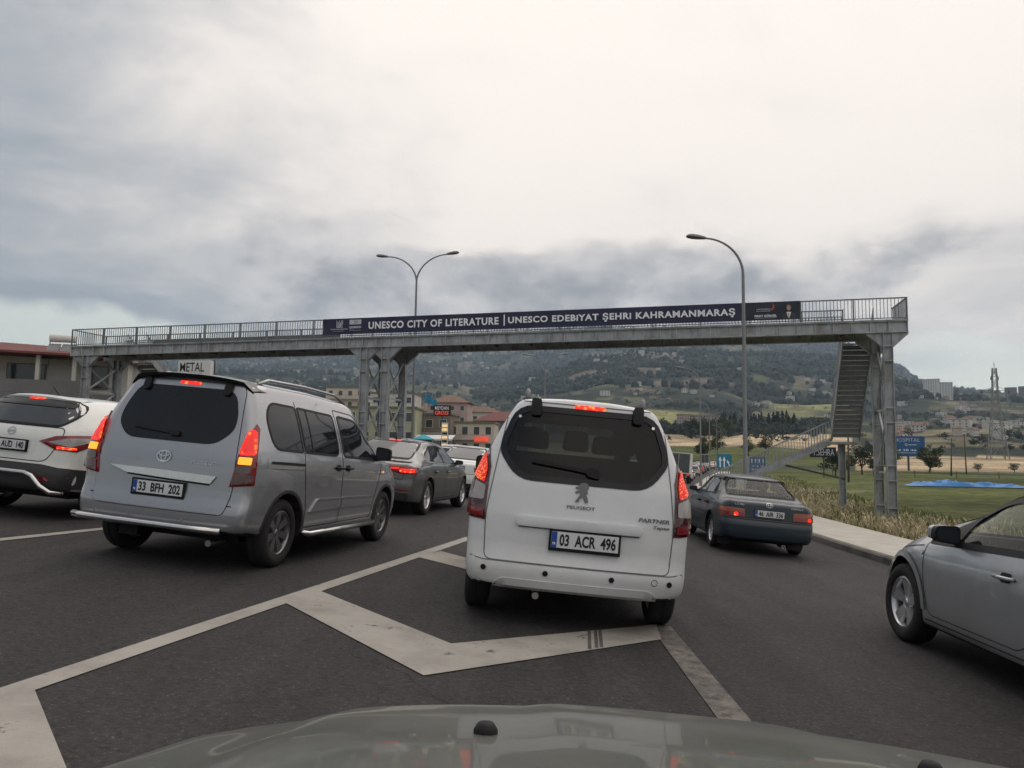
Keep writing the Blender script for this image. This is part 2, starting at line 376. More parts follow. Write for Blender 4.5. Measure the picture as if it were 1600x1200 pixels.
class MB:
    """collects plain shapes into one mesh"""
    def __init__(s): s.v, s.f = [], []
    def add(s, verts, faces):
        n = len(s.v); s.v += [tuple(p) for p in verts]; s.f += [tuple(i + n for i in f) for f in faces]; return s
    def box(s, x0, x1, y0, y1, z0, z1):
        return s.add([(x0,y0,z0),(x1,y0,z0),(x1,y1,z0),(x0,y1,z0),(x0,y0,z1),(x1,y0,z1),(x1,y1,z1),(x0,y1,z1)],
                     [(0,3,2,1),(4,5,6,7),(0,1,5,4),(1,2,6,5),(2,3,7,6),(3,0,4,7)])
    def bar(s, p, q, w, h=None, up=(0, 0, 1)):
        """rectangular bar from p to q, w across, h along up"""
        p, q = Vector(p), Vector(q); h = w if h is None else h
        d = (q - p).normalized(); u = Vector(up)
        if abs(d.dot(u)) > 0.98: u = Vector((1, 0, 0))
        a = d.cross(u).normalized() * (w / 2); b = a.cross(d).normalized() * (h / 2)
        vs = [c + i * a + j * b for c in (p, q) for i, j in ((-1, -1), (1, -1), (1, 1), (-1, 1))]
        return s.add(vs, [(0,1,2,3),(7,6,5,4),(0,4,5,1),(1,5,6,2),(2,6,7,3),(3,7,4,0)])
    def tube(s, pts, r, n=8, r1=None, cap=True):
        pts = [Vector(p) for p in pts]; m = len(pts)
        rings = []
        ref = None
        for i, p in enumerate(pts):
            d = (pts[min(i + 1, m - 1)] - pts[max(i - 1, 0)]).normalized()
            if ref is None:
                ref = d.orthogonal().normalized()
            ref = (ref - d * ref.dot(d)).normalized()
            o = d.cross(ref)
            rr = r if r1 is None else r + (r1 - r) * i / (m - 1)
            rings.append([p + (ref * math.cos(2*math.pi*k/n) + o * math.sin(2*math.pi*k/n)) * rr for k in range(n)])
        vs = [v for rg in rings for v in rg]
        fs = [(i*n+k, i*n+(k+1) % n, (i+1)*n+(k+1) % n, (i+1)*n+k) for i in range(m-1) for k in range(n)]
        if cap: fs += [tuple(reversed(range(n))), tuple((m-1)*n+k for k in range(n))]
        return s.add(vs, fs)
    def lathe(s, prof, axis='y', n=32, c=(0, 0, 0), closed=False):
        """profile of (radius, along axis)"""
        vs, fs = [], []
        m = len(prof)
        for r_, t in prof:
            for k in range(n):
                a = 2 * math.pi * k / n
                if axis == 'y': p = (r_*math.cos(a), t, r_*math.sin(a))
                elif axis == 'z': p = (r_*math.cos(a), r_*math.sin(a), t)
                else: p = (t, r_*math.cos(a), r_*math.sin(a))
                vs.append((p[0]+c[0], p[1]+c[1], p[2]+c[2]))
        for i in range(m if closed else m - 1):
            j = (i + 1) % m
            for k in range(n):
                fs.append((i*n+k, i*n+(k+1) % n, j*n+(k+1) % n, j*n+k))
        return s.add(vs, fs)
    def prism(s, poly, d):
        """planar polygon of 3D points swept along d"""
        n = len(poly); d = Vector(d)
        vs = [Vector(p) for p in poly] + [Vector(p) + d for p in poly]
        return s.add(vs, [tuple(reversed(range(n))), tuple(range(n, 2*n))] + [(i, (i+1) % n, n+(i+1) % n, n+i) for i in range(n)])
    def obj(s, name, mat, parent=None, smooth=False, sharp=None):
        return meshobj(name, s.v, s.f, mat, parent, smooth, sharp)

def fixnormals(o):
    bm = bmesh.new(); bm.from_mesh(o.data); bmesh.ops.recalc_face_normals(bm, faces=bm.faces); bm.to_mesh(o.data); bm.free()
    return o

def text_mesh(body, size=1.0, bold=0.0, extrude=0.0, align='CENTER', squeeze=1.0, spacing=1.0):
    cu = bpy.data.curves.new('lettering', 'FONT'); cu.body = body; cu.size = size
    cu.offset = bold; cu.extrude = extrude; cu.align_x = align; cu.align_y = 'CENTER'; cu.space_character = spacing
    cu.resolution_u = 3
    ob = bpy.data.objects.new('lettering', cu)
    me = bpy.data.meshes.new_from_object(ob)
    bpy.data.objects.remove(ob); bpy.data.curves.remove(cu)
    for v in me.vertices: v.co.x *= squeeze
    return me
def fit_text(me, w=None, h=None):
    xs = [v.co.x for v in me.vertices]; ys = [v.co.y for v in me.vertices]
    cx, cy = (min(xs)+max(xs))/2, (min(ys)+max(ys))/2
    sx = w/(max(xs)-min(xs)) if w else None; sy = h/(max(ys)-min(ys)) if h else None
    sx = sx or sy; sy = sy or sx
    for v in me.vertices: v.co = ((v.co.x-cx)*sx, (v.co.y-cy)*sy, v.co.z)
    return me
def text_on(body, name, parent, mat, origin, ax, ay, w=None, h=None, bold=0.0, spacing=1.0):
    """flat lettering centred at origin, reading along ax with ay up"""
    me = fit_text(text_mesh(body, 1.0, bold, spacing=spacing), w, h)
    ax, ay, o = Vector(ax).normalized(), Vector(ay).normalized(), Vector(origin)
    for v in me.vertices: v.co = o + ax * v.co.x + ay * v.co.y
    me.materials.append(M[mat])
    return link(bpy.data.objects.new(name, me), parent)

def smoothstep(a, b, x):
    t = max(0.0, min(1.0, (x - a) / (b - a))); return t * t * (3 - 2 * t)
def interp(pts, x, smooth=False):
    if x <= pts[0][0]: return pts[0][1]
    for (a, p), (b, q) in zip(pts, pts[1:]):
        if x <= b:
            t = (x - a) / (b - a)
            if smooth: t = t * t * (3 - 2 * t)
            return p + (q - p) * t
    return pts[-1][1]
def softinterp(pts, x, w=0.06):
    """linear interpolation with softened corners"""
    return sum(interp(pts, x + w * k) for k in (-1, -0.5, 0, 0.5, 1)) / 5.0

# ------------------------------------------------------------------ lie of the land
def softclamp(x, a, b, s=2.5):
    def soft(t): return s * math.log1p(math.exp(max(-40, min(40, t / s)))) if t < 40 * s else t
    return a + soft(x - a) - soft(x - b)
def zroad(x): return -BANK * softclamp(x, -30.0, 19.0, 1.0)
DIRX, DIRY = math.sin(R(12)), math.cos(R(12))      # heading of the main road

# ------------------------------------------------------------------ terrain
KERB = [(-40, 4.0), (-12, 5.4), (2, 6.1), (13.9, 6.8), (18.8, 7.1), (25, 7.75), (33, 8.8), (45, 10.6), (70, 15.4), (900, 191.9)]
def bend(y):                       # the road swings further to the right beyond the bridge
    t = (y - 55) / 12.0
    return 0.085 * 12.0 * (math.log1p(math.exp(t)) if t < 30 else t)
def xkerb(y): return softinterp(KERB, y, 1.5) + bend(y)
def xleft(y): return -24.5 + (y - 40) * 0.2126 + bend(y)
U_ = lambda u: (u - 800) / 1180.0
def lay(pts): return [(U_(u), (708 + 0.0148 * (u - 800) - v) / 1180.0) for u, v in pts]
LAYERS = [
    (340, lay([(-300, 655), (300, 668), (560, 680), (800, 692), (1000, 697), (1200, 700), (1310, 707), (1400, 717), (1700, 719)])),
    (900, lay([(-300, 640), (300, 640), (500, 640), (800, 656), (1000, 662), (1130, 668), (1200, 664), (1300, 660), (1400, 668), (1500, 658), (1700, 660)])),
    (1500, lay([(-300, 622), (350, 612), (500, 622), (760, 632), (850, 616), (950, 602), (1100, 606), (1200, 627), (1310, 628), (1400, 624), (1450, 622), (1500, 630), (1700, 640)])),
    (2300, lay([(-300, 606), (300, 592), (500, 592), (700, 602), (770, 612), (850, 586), (930, 563), (1000, 552), (1080, 549), (1200, 556), (1310, 566), (1400, 588), (1450, 606), (1520, 618), (1700, 626)])),
    (2900, lay([(-300, 606), (300, 588), (500, 590), (700, 600), (770, 606), (850, 592), (930, 572), (1000, 560), (1080, 558), (1200, 562), (1310, 566), (1400, 588), (1450, 606), (1520, 618), (1700, 626)])),
    (5200, lay([(-300, 612), (0, 604), (150, 588), (268, 562), (350, 553), (500, 541), (700, 525), (900, 513), (1100, 512), (1250, 521), (1310, 531), (1360, 549), (1400, 570), (1450, 599), (1520, 613), (1600, 621), (1700, 626)])),
]
def fbm(x, y, s, o=4, seed=0.0):
    return noise.fractal(Vector((x / s + seed, y / s - seed, seed)), 1.0, 2.0, o)
def land(x, y):
    """height of the ground"""
    az = math.atan2(x, y); r = math.hypot(x, y)
    azc = max(-0.80, min(0.80, az))
    a = math.tan(azc); Y = r * math.cos(azc)
    z0 = zroad(x)
    if Y < 140: return z0
    prevY, prevz = 180.0, z0
    z = z0
    if Y > 180:
        zk = [(180.0, z0)] + [(L, CAM_H + interp(p, a, True) * L) for L, p in LAYERS] + [(7000.0, 420.0)]
        for (ya, za), (yb, zb_) in zip(zk, zk[1:]):
            if Y <= yb:
                t = (Y - ya) / (yb - ya); z = za + (zb_ - za) * t; break
        else: z = zk[-1][1]
        back = smoothstep(0.95, 1.6, abs(az))
        z = z * (1 - back) + (z0 + (z - z0) * 0.35) * back
        z += fbm(x, y, 420, 5, 3.1) * min(26.0, (Y - 180) * 0.011) + fbm(x, y, 90, 3, 7.7) * min(5.0, (Y - 180) * 0.003)
    return z
def ground_z(x, y):
    """the ground sheet: just below the paved surfaces, level with the verge beside them"""
    z = land(x, y)
    if -45 < y < 880 and math.hypot(x, y) < 900:
        k = xkerb(y); l = xleft(y)
        inside = smoothstep(k + 2.95, k + 2.2, x) * smoothstep(l - 1.2, l - 0.2, x)
        z += 0.06 - 0.22 * inside
    return z
def ground_col(x, y):
    az = math.atan2(x, y); r = math.hypot(x, y)
    azc = max(-0.80, min(0.80, az)); a = math.tan(azc); Y = r * math.cos(azc)
    u = 800 + 1180 * a
    grass = Vector((0.094, 0.108, 0.035)); dry = Vector((0.30, 0.25, 0.15)); tan = Vector((0.46, 0.36, 0.235))
    forest = Vector((0.016, 0.025, 0.021)); scrub = Vector((0.052, 0.062, 0.046)); field = Vector((0.26, 0.255, 0.11)); earth = Vector((0.22, 0.18, 0.13))
    n = fbm(x, y, 60, 4, 1.3); n2 = fbm(x, y, 260, 5, 9.2)
    if Y < 60 and y > -60:
        c = grass.lerp(dry, max(0, min(1, 0.10 + n * 0.6)))
        if x < 0: c = c.lerp(earth, 0.7)
        d = x - xkerb(y)
        return c.lerp(dry, smoothstep(6.5, 3, d) * 0.75)
    if Y < 330:
        c = grass.lerp(scrub, max(0, min(1, n * 1.5)))
        if u > 1335 and Y > 170: c = c.lerp(tan, smoothstep(170, 195, Y + n * 10) * smoothstep(330, 300, Y))
        if x < 30: c = c.lerp(earth, 0.5)
        return c
    if u > 980:
        if 335 < Y < 500 and u < 1330: return tan.lerp(scrub, max(0, min(1, n2 * 1.5)))
        if Y < 352 and u > 1330: return tan.lerp(earth, max(0, n2))
        if 900 < Y < 1040 and u < 1135: return field
        if 1240 < Y < 1440 and 1205 < u < 1330: return field.lerp(grass, max(0, min(1, n * 1.2)))
        if 1020 < Y < 1240 and 1190 < u < 1340: return scrub.lerp(field, 0.5 + 0.4 * n)
        if 560 < Y < 640 and u > 1390: return earth.lerp(field, 0.4)
    f = 0.5 + n2 * 1.1 + n * 0.35
    if 1500 < Y < 2700 and 740 < u < 1320: f -= 0.30
    if Y > 2900: f -= 0.30
    f = max(0, min(1, f))
    c = forest.lerp(scrub, f)
    if f > 0.80 and n > 0.18: c = c.lerp(field, 0.35)
    if fbm(x, y, 130, 3, 4.4) > 0.42: c = c.lerp(earth, 0.6)
    return c

def terrain_mat(name, bump=0.0):
    m = bpy.data.materials.new(name); m.use_nodes = True
    nt = m.node_tree; b = nt.nodes['Principled BSDF']; N = nt.nodes.new
    at = N('ShaderNodeAttribute'); at.attribute_name = 'gcol'
    tc = N('ShaderNodeTexCoord')
    def nz(s, d):
        n = N('ShaderNodeTexNoise'); n.inputs['Scale'].default_value = s; n.inputs['Detail'].default_value = d; n.inputs['Roughness'].default_value = 0.65
        nt.links.new(tc.outputs['Object'], n.inputs['Vector'])
        r = N('ShaderNodeMapRange'); nt.links.new(n.outputs['Fac'], r.inputs[0])
        for i, q in enumerate((0.32, 0.68, 0.45, 1.5)): r.inputs[1 + i].default_value = q
        return r.outputs[0]
    mu = N('ShaderNodeMath'); mu.operation = 'MULTIPLY'; nt.links.new(nz(0.035, 6), mu.inputs[0]); nt.links.new(nz(0.9, 6), mu.inputs[1])
    hs = N('ShaderNodeHueSaturation'); nt.links.new(at.outputs['Color'], hs.inputs['Color']); nt.links.new(mu.outputs[0], hs.inputs['Value'])
    nt.links.new(hs.outputs[0], b.inputs['Base Color']); b.inputs['Roughness'].default_value = 0.95; b.inputs['Specular IOR Level'].default_value = 0.1
    MATS[name] = m
terrain_mat('terrain')

def build_ground():
    cols = []
    n_f = 460
    for i in range(n_f): cols.append(R(-40) + R(80) * i / n_f)
    for i in range(90): cols.append(R(40) + R(280) * i / 90)
    nc = len(cols)
    rows = [0.8 * (1.085 ** i) for i in range(62)]            # to about 120 m
    r = rows[-1]
    while r < 6300: r *= 1.034; rows.append(r)
    rows += [6900]
    vs = [(0, 0, ground_z(0, 0))]; cs = [ground_col(0, 0.1)]
    for r in rows:
        for t in cols:
            x, y = r * math.sin(t), r * math.cos(t)
            vs.append((x, y, ground_z(x, y)))
            cs.append(ground_col(x, y))
    fs = [(0, 1 + (j + 1) % nc, 1 + j) for j in range(nc)]
    for i in range(len(rows) - 1):
        b0, b1 = 1 + i * nc, 1 + (i + 1) * nc
        for j in range(nc):
            k = (j + 1) % nc
            fs.append((b0 + j, b0 + k, b1 + k, b1 + j))
    o = meshobj('ground', vs, fs, 'terrain', smooth=True)
    at = o.data.color_attributes.new('gcol', 'FLOAT_COLOR', 'POINT')
    buf = []
    for c in cs: buf += [c[0], c[1], c[2], 1.0]
    at.data.foreach_set('color', buf)
    tag(o, kind='structure')
build_ground()

# ------------------------------------------------------------------ road, pavement, markings
def sheet(name, mat, rows_y, xa, xb, n, dz, kind='structure', parent=None):
    vs, fs = [], []
    for y in rows_y:
        a, b = xa(y), xb(y)
        for i in range(n + 1):
            x = a + (b - a) * i / n
            vs.append((x, y, zroad(x) + dz))
    m = n + 1
    for j in range(len(rows_y) - 1):
        for i in range(n): fs.append((j*m+i, j*m+i+1, (j+1)*m+i+1, (j+1)*m+i))
    o = meshobj(name, vs, fs, mat, parent, smooth=True)
    if kind: tag(o, kind=kind)
    return o
ROWS = [-40 + 2 * i for i in range(70)] + [100 + 10 * i for i in range(26)]
sheet('road', 'asphalt', ROWS, xleft, xkerb, 40, 0.0)
def onroad(name, poly, mat, dz, parent=None):
    """flat painted shape on the carriageway, cut finely enough to follow it"""
    res = delaunay_2d_cdt([Vector(p) for p in poly], [], [list(range(len(poly)))], 1, 1e-5)
    vs = [(p.x, p.y, zroad(p.x) + dz) for p in res[0]]
    fs = [tuple(f) for f in res[2]]
    fs = [f if (Vector(vs[f[1]]) - Vector(vs[f[0]])).cross(Vector(vs[f[2]]) - Vector(vs[f[0]])).z > 0 else tuple(reversed(f)) for f in fs]
    o = meshobj(name, vs, fs, mat, parent)
    if parent is None: tag(o, kind='structure')
    return o
def linepoly(p, q, w):
    p, q = Vector(p), Vector(q); d = (q - p).normalized(); s = Vector((d.y, -d.x)) * w / 2
    return [tuple(p - s), tuple(p + s), tuple(q + s), tuple(q - s)]
onroad('lane_line', linepoly((-6.4, -15), (-0.37, 12.8), 0.15), 'paint_line', 0.006)
onroad('lane_line', linepoly((-0.37, 12.8), (1.35, 20.8), 0.15), 'paint_line', 0.006)
onroad('lane_line_worn', linepoly((1.05, -8), (1.295, 6.63), 0.19), 'paint_worn', 0.006)
onroad('lane_line_worn', linepoly((1.31, 8.2), (1.42, 20.5), 0.15), 'paint_worn', 0.006)
CHEV = [(-1.80, 6.14), (-1.675, 6.72), (-0.392, 5.343), (1.27, 6.64), (1.205, 6.10), (-0.492, 4.561)]
onroad('chevron_marking', CHEV, 'paint_line', 0.007)
CH2 = [(-1.13, 9.23), (-0.885, 9.9), (0.16, 8.78), (1.33, 9.55), (1.27, 9.0), (0.14, 8.05)]
onroad('chevron_marking', CH2, 'paint_line', 0.007)
CH3 = [(-2.47, 3.43), (-2.29, 3.77), (-1.30, 2.52), (1.15, 3.6), (1.10, 3.1), (-1.35, 1.72)]
onroad('chevron_marking', CH3, 'paint_line', 0.007)
onroad('chevron_marking', [(-3.2, 0.1), (-3.05, 0.6), (-1.9, -0.4), (1.1, 1.0), (1.08, 0.5), (-1.9, -1.2)], 'paint_line', 0.007)
for dx in (0.0, 0.055, 0.095):
    onroad('tyre_mark', linepoly((0.585 + dx, 5.56 + dx * 0.9), (0.64 + dx, 6.13 + dx * 0.9), 0.026), 'rubber_mark', 0.010)
for k in range(-3, 22):                                     # dashed line between the two left lanes
    s = 9.3 + k * 10.0
    p = Vector((-4.75 + (s - 9.3) * 0.2126 + bend(s), s)); q = p - Vector((0.2126 + bend(s) - bend(s - 1), 1.0)) * 3.4
    onroad('lane_dash', linepoly(q, p, 0.13), 'paint_line', 0.006)
for k in range(-1, 20):
    s = 9.3 + k * 10.0
    p = Vector((-8.3 + (s - 9.3) * 0.2126 + bend(s), s)); q = p - Vector((0.2126 + bend(s) - bend(s - 1), 1.0)) * 3.4
    onroad('lane_dash', linepoly(q, p, 0.13), 'paint_line', 0.006)
for k in range(2, 18):
    s = 9.3 + k * 10.0
    p = Vector((-1.1 + (s - 9.3) * 0.2126 + bend(s), s)); q = p - Vector((0.2126 + bend(s) - bend(s - 1), 1.0)) * 3.4
    onroad('lane_dash', linepoly(q, p, 0.13), 'paint_line', 0.006)

# pavement on the right: slab with separate kerb stones
def build_pavement():
    ys = [-40 + 2.0 * i for i in range(90)]
    pv = sheet('pavement', 'concrete', ys, lambda y: xkerb(y) + 0.16, lambda y: xkerb(y) + 2.95, 4, 0.135)
    vs, fs = [], []                                         # back edge, down into the verge
    for y in ys:
        x = xkerb(y) + 2.95
        vs += [(x, y, zroad(x) + 0.135), (x, y, zroad(x) - 0.2)]
    for i in range(len(ys) - 1): fs.append((2*i, 2*i+1, 2*i+3, 2*i+2))
    meshobj('pavement_edge', vs, fs, 'concrete', pv)
    y = 2.0
    rnd = random.Random(4)
    while y < 52:
        y1 = y + 0.985
        m = MB(); x0, x1 = xkerb(y), xkerb(y1)
        j = rnd.uniform(-0.006, 0.006)
        a = [(x0 + j, y, zroad(x0) - 0.12), (x0 + 0.155 + j, y, zroad(x0) - 0.12), (x0 + 0.155 + j, y, zroad(x0) + 0.138), (x0 + 0.03 + j, y, zroad(x0) + 0.138), (x0 + j, y, zroad(x0) + 0.105)]
        b = [(x1 + j, y1, zroad(x1) - 0.12), (x1 + 0.155 + j, y1, zroad(x1) - 0.12), (x1 + 0.155 + j, y1, zroad(x1) + 0.138), (x1 + 0.03 + j, y1, zroad(x1) + 0.138), (x1 + j, y1, zroad(x1) + 0.105)]
        m.add(a + b, [(0, 1, 2, 3, 4), (9, 8, 7, 6, 5)] + [(i, i + 5, (i + 1) % 5 + 5, (i + 1) % 5) for i in range(5)])
        m.obj('kerb_stone', 'kerbstone', pv)
        y += 1.0
    vs, fs = [], []
    yy = [y + 4.0 * i for i in range(40)]
    for q in yy:
        x = xkerb(q); vs += [(x, q, zroad(x) - 0.1), (x, q, zroad(x) + 0.138), (x + 0.155, q, zroad(x) + 0.138)]
    for i in range(len(yy) - 1):
        fs += [(3*i, 3*i+1, 3*i+4, 3*i+3), (3*i+1, 3*i+2, 3*i+5, 3*i+4)]
    meshobj('kerb_run', vs, fs, 'kerbstone', pv)
build_pavement()

# median between the carriageways
def xmed(y): return -7.6 + (y - 36.5) * 0.2126 + bend(y)
def build_median():
    ys = [-30 + 4.0 * i for i in range(60)]
    md = sheet('median', 'concrete', ys, lambda y: xmed(y) - 0.9, lambda y: xmed(y) + 1.1, 2, 0.16)
    vs, fs = [], []
    for y in ys:
        for x in (xmed(y) - 0.9, xmed(y) + 1.1): vs += [(x, y, zroad(x) + 0.16), (x, y, zroad(x) - 0.1)]
    for i in range(len(ys) - 1): fs += [(4*i+1, 4*i, 4*i+4, 4*i+5), (4*i+2, 4*i+3, 4*i+7, 4*i+6)]
    meshobj('median_kerb', vs, fs, 'kerbstone', md)
build_median()

# ------------------------------------------------------------------ grass along the pavement
pbr('grass_dry', (0.44, 0.37, 0.235), 0.9, var=0.35, vscale=3)
pbr('grass_green', (0.135, 0.150, 0.05), 0.9, var=0.35, vscale=3)
def build_grass():
    rnd = random.Random(11)
    for name, mat, n, h0, h1, label in (('dry_grass', 'grass_dry', 8000, 0.15, 0.75, 'tall dry straw-coloured grass along the pavement edge'),
                                        ('green_grass', 'grass_green', 15000, 0.12, 0.42, 'green grass on the verge behind the dry stalks')):
        vs, fs = [], []
        k = 0
        while k < n:
            y = rnd.uniform(6, 62) if rnd.random() < 0.8 else rnd.uniform(60, 110)
            d = 3.0 + (rnd.random() ** 1.9) * (6.5 if mat == 'grass_dry' else 9.0) + rnd.gauss(0, 0.15)
            if d < 2.98: continue
            if mat == 'grass_green' and d < 4.2 and rnd.random() < 0.35: continue
            x = xkerb(y) + d
            if fbm(x, y, 2.6, 2, 2.0) < -0.16 + (0.05 if mat == 'grass_dry' else -0.2): continue
            z = ground_z(x, y) - 0.02
            h = rnd.uniform(h0, h1) * (0.60 + 1.0 * max(0, fbm(x, y, 3.5, 2, 5.0)))
            t = rnd.uniform(0, 6.28); w = rnd.uniform(0.008, 0.02) * (1 + y / 60)
            lx, ly = rnd.gauss(0, 0.24) * h, rnd.gauss(0, 0.24) * h
            cx, cy = math.cos(t) * w, math.sin(t) * w
            b = len(vs)
            if mat == 'grass_dry':        # stalk with a plume
                vs += [(x-cx*.6, y-cy*.6, z), (x+cx*.6, y+cy*.6, z), (x+lx*.6-cx*.5, y+ly*.6-cy*.5, z+h*.72), (x+lx*.6+cx*.5, y+ly*.6+cy*.5, z+h*.72),
                       (x+lx*.8-cx*1.5, y+ly*.8-cy*1.5, z+h*.85), (x+lx*.8+cx*1.5, y+ly*.8+cy*1.5, z+h*.85), (x+lx*1.2, y+ly*1.2, z+h)]
                fs += [(b, b+1, b+3, b+2), (b+2, b+3, b+5, b+4), (b+4, b+5, b+6)]
            else:
                vs += [(x-cx, y-cy, z), (x+cx, y+cy, z), (x+lx*.5+cx*.7, y+ly*.5+cy*.7, z+h*.6), (x+lx*.5-cx*.7, y+ly*.5-cy*.7, z+h*.6), (x+lx*1.4, y+ly*1.4, z+h)]
                fs += [(b, b+1, b+2, b+3), (b+3, b+2, b+4)]
            k += 1
        o = meshobj(name, vs, fs, mat)
        tag(o, label, 'grass', kind='stuff')
build_grass()

# ------------------------------------------------------------------ footbridge
BR_O = Vector((16.17, 30.5, 0.0)); BR_L = 41.3; BR_W = 2.5
_e = Vector((-40.03, 10.0, 0)).normalized(); BR_A = math.atan2(_e.y, _e.x)
def bz(s): return 6.52 - 0.30 * s / BR_L          # underside of the girders
def bw(s, t, z=0.0):
    """bridge position (s along, t across away from the road side nearest us) to the world"""
    return Vector((BR_O.x + _e.x * s + _e.y * t, BR_O.y + _e.y * s - _e.x * t, z))
def build_bridge():
    br = thing('footbridge', 'long grey galvanised steel footbridge spanning the road, with railings and stairs', 'footbridge', BR_O, BR_A)
    GH = 0.49
    def girder(t):
        m = MB(); w = 0.11
        a, b = (0, -t), (BR_L, -t)
        for z0, z1, hw in ((0.0, 0.035, w), (GH - 0.035, GH, w), (0.035, GH - 0.035, 0.012)):
            m.add([(0, -t - hw, bz(0) + z0), (BR_L, -t - hw, bz(BR_L) + z0), (BR_L, -t + hw, bz(BR_L) + z0), (0, -t + hw, bz(0) + z0),
                   (0, -t - hw, bz(0) + z1), (BR_L, -t - hw, bz(BR_L) + z1), (BR_L, -t + hw, bz(BR_L) + z1), (0, -t + hw, bz(0) + z1)],
                  [(0,3,2,1),(4,5,6,7),(0,1,5,4),(1,2,6,5),(2,3,7,6),(3,0,4,7)])
        return m.obj('girder', 'galv', br)
    g0 = girder(0.11); g1 = girder(BR_W - 0.11)
    st = MB().box(-0.008, 0.008, -0.09, 0.0, 0.037, GH - 0.037)
    stm = None
    n = int(BR_L / 0.705)
    for i in range(n + 1):
        s = 0.02 + i * (BR_L - 0.04) / n
        if stm is None:
            o = st.obj('stiffener', 'galv_light', g0); stm = o.data
        else:
            o = link(bpy.data.objects.new('stiffener', stm), g0)
        o.location = (s, -0.11 + 0.103, bz(s))
    # web panels between stiffeners, each a slightly different tone as on weathered galvanising
    # deck plate and cross beams
    m = MB()
    m.add([(0, 0.02, bz(0)+GH+.004), (BR_L, 0.02, bz(BR_L)+GH+.004), (BR_L, -BR_W-.02, bz(BR_L)+GH+.004), (0, -BR_W-.02, bz(0)+GH+.004),
           (0, 0.02, bz(0)+GH+.05), (BR_L, 0.02, bz(BR_L)+GH+.05), (BR_L, -BR_W-.02, bz(BR_L)+GH+.05), (0, -BR_W-.02, bz(0)+GH+.05)],
          [(0,3,2,1),(4,5,6,7),(0,1,5,4),(1,2,6,5),(2,3,7,6),(3,0,4,7)])
    fixnormals(m.obj('deck', 'galv', br))
    cb = None
    for i in range(24):
        s = 0.4 + i * (BR_L - 0.8) / 23
        if cb is None:
            o = MB().box(-0.05, 0.05, -BR_W + 0.24, -0.24, 0.18, 0.46).obj('cross_beam', 'steel_dark', br); cb = o.data
        else: o = link(bpy.data.objects.new('cross_beam', cb), br)
        o.location = (s, 0, bz(s))
    # railings: panels of balusters, all alike, with a post between
    PL = BR_L / 20; RH = 0.90
    slope = -0.30 / BR_L
    def railpanel(w, gap):
        m = MB()
        k = int(w / gap)
        for i in range(k):
            x = (i + 0.5) * w / k
            m.box(x - 0.011, x + 0.011, -0.011, 0.011, 0.085 + slope*x, RH - 0.03 + slope*x)
        for z0, z1 in ((0.05, 0.085), (RH - 0.03, RH + 0.02)):
            m.add([(0, -.022, z0), (w, -.022, z0 + slope*w), (w, .022, z0 + slope*w), (0, .022, z0), (0, -.022, z1), (w, -.022, z1 + slope*w), (w, .022, z1 + slope*w), (0, .022, z1)],
                  [(0,3,2,1),(4,5,6,7),(0,1,5,4),(1,2,6,5),(2,3,7,6),(3,0,4,7)])
        return m
    pm = None; po = None
    for side, y in (('n', -0.04), ('f', -BR_W + 0.04)):
        for i in range(20):
            s = i * PL
            if side == 'f' and i == 0: continue
            if pm is None:
                o = railpanel(PL, 0.137).obj('railing_panel', 'rail_steel', br); pm = o.data
            else: o = link(bpy.data.objects.new('railing_panel', pm), br)
            o.location = (s, y, bz(s) + GH + 0.05)
        for i in range(21):
            s = min(max(i * PL, 0.03), BR_L - 0.03)
            if side == 'f' and i in (0,): continue
            if po is None:
                o = MB().box(-0.025, 0.025, -0.025, 0.025, 0, RH - 0.03).obj('railing_post', 'rail_steel', br); po = o.data
            else: o = link(bpy.data.objects.new('railing_post', po), br)
            o.location = (s, y, bz(s) + GH + 0.05)
    for s in (0.03, BR_L - 0.03):                    # end railings
        m = MB()
        for i in range(int(BR_W / 0.137)):
            y = -0.08 - i * 0.137
            m.box(-0.011, 0.011, y - 0.011, y + 0.011, 0.085, RH - 0.03)
        m.box(-0.022, 0.022, -BR_W + 0.04, -0.04, 0.05, 0.085).box(-0.022, 0.022, -BR_W + 0.04, -0.04, RH - 0.03, RH + 0.02)
        o = m.obj('end_railing', 'rail_steel', br); o.location = (s, 0, bz(s) + GH + 0.05)
    # guard rail round the stair head, seen through the near railing
    for s0, s1 in ((2.15, 5.6), (34.5, 40.0)):
        m = MB(); k = int((s1 - s0) / 0.12)
        for i in range(k + 1):
            x = s0 + (s1 - s0) * i / k
            m.box(x - 0.01, x + 0.01, -BR_W + 0.09, -BR_W + 0.11, bz(x) + GH + 0.05, bz(x) + GH + 0.62)
        m.bar((s0, -BR_W + 0.1, bz(s0) + GH + 0.64), (s1, -BR_W + 0.1, bz(s1) + GH + 0.64), 0.04)
        m.obj('guard_rail', 'rail_steel', br)
    # columns
    CW = 0.36
    def column(s, t, name='column'):
        p = bw(s, t); zg = land(p.x, p.y) - 0.1
        if name == 'pier': zg += 0.2
        top = bz(s) - 0.004
        m = MB(); h = CW / 2
        m.box(s - h, s - h + 0.025, -t - 0.15, -t + 0.15, zg, top)
        m.box(s + h - 0.025, s + h, -t - 0.15, -t + 0.15, zg, top)
        m.box(s - h + 0.025, s + h - 0.025, -t - 0.010, -t + 0.010, zg, top)
        m.box(s - h - 0.12, s + h + 0.12, -t - 0.27, -t + 0.27, zg - 0.05, zg + 0.14)
        c = m.obj('column', 'galv', br)
        z = top - 0.62; k = 0
        steps = [0.0, 0.62, 2.55, 3.15, 4.9, 5.5, 6.6]
        for d in steps:
            zz = top - 0.55 - d
            if zz < zg + 0.4: break
            MB().box(s - h + 0.026, s + h - 0.026, -t - 0.145, -t + 0.145, zz - 0.012, zz + 0.012).obj('column_plate', 'galv_light', c)
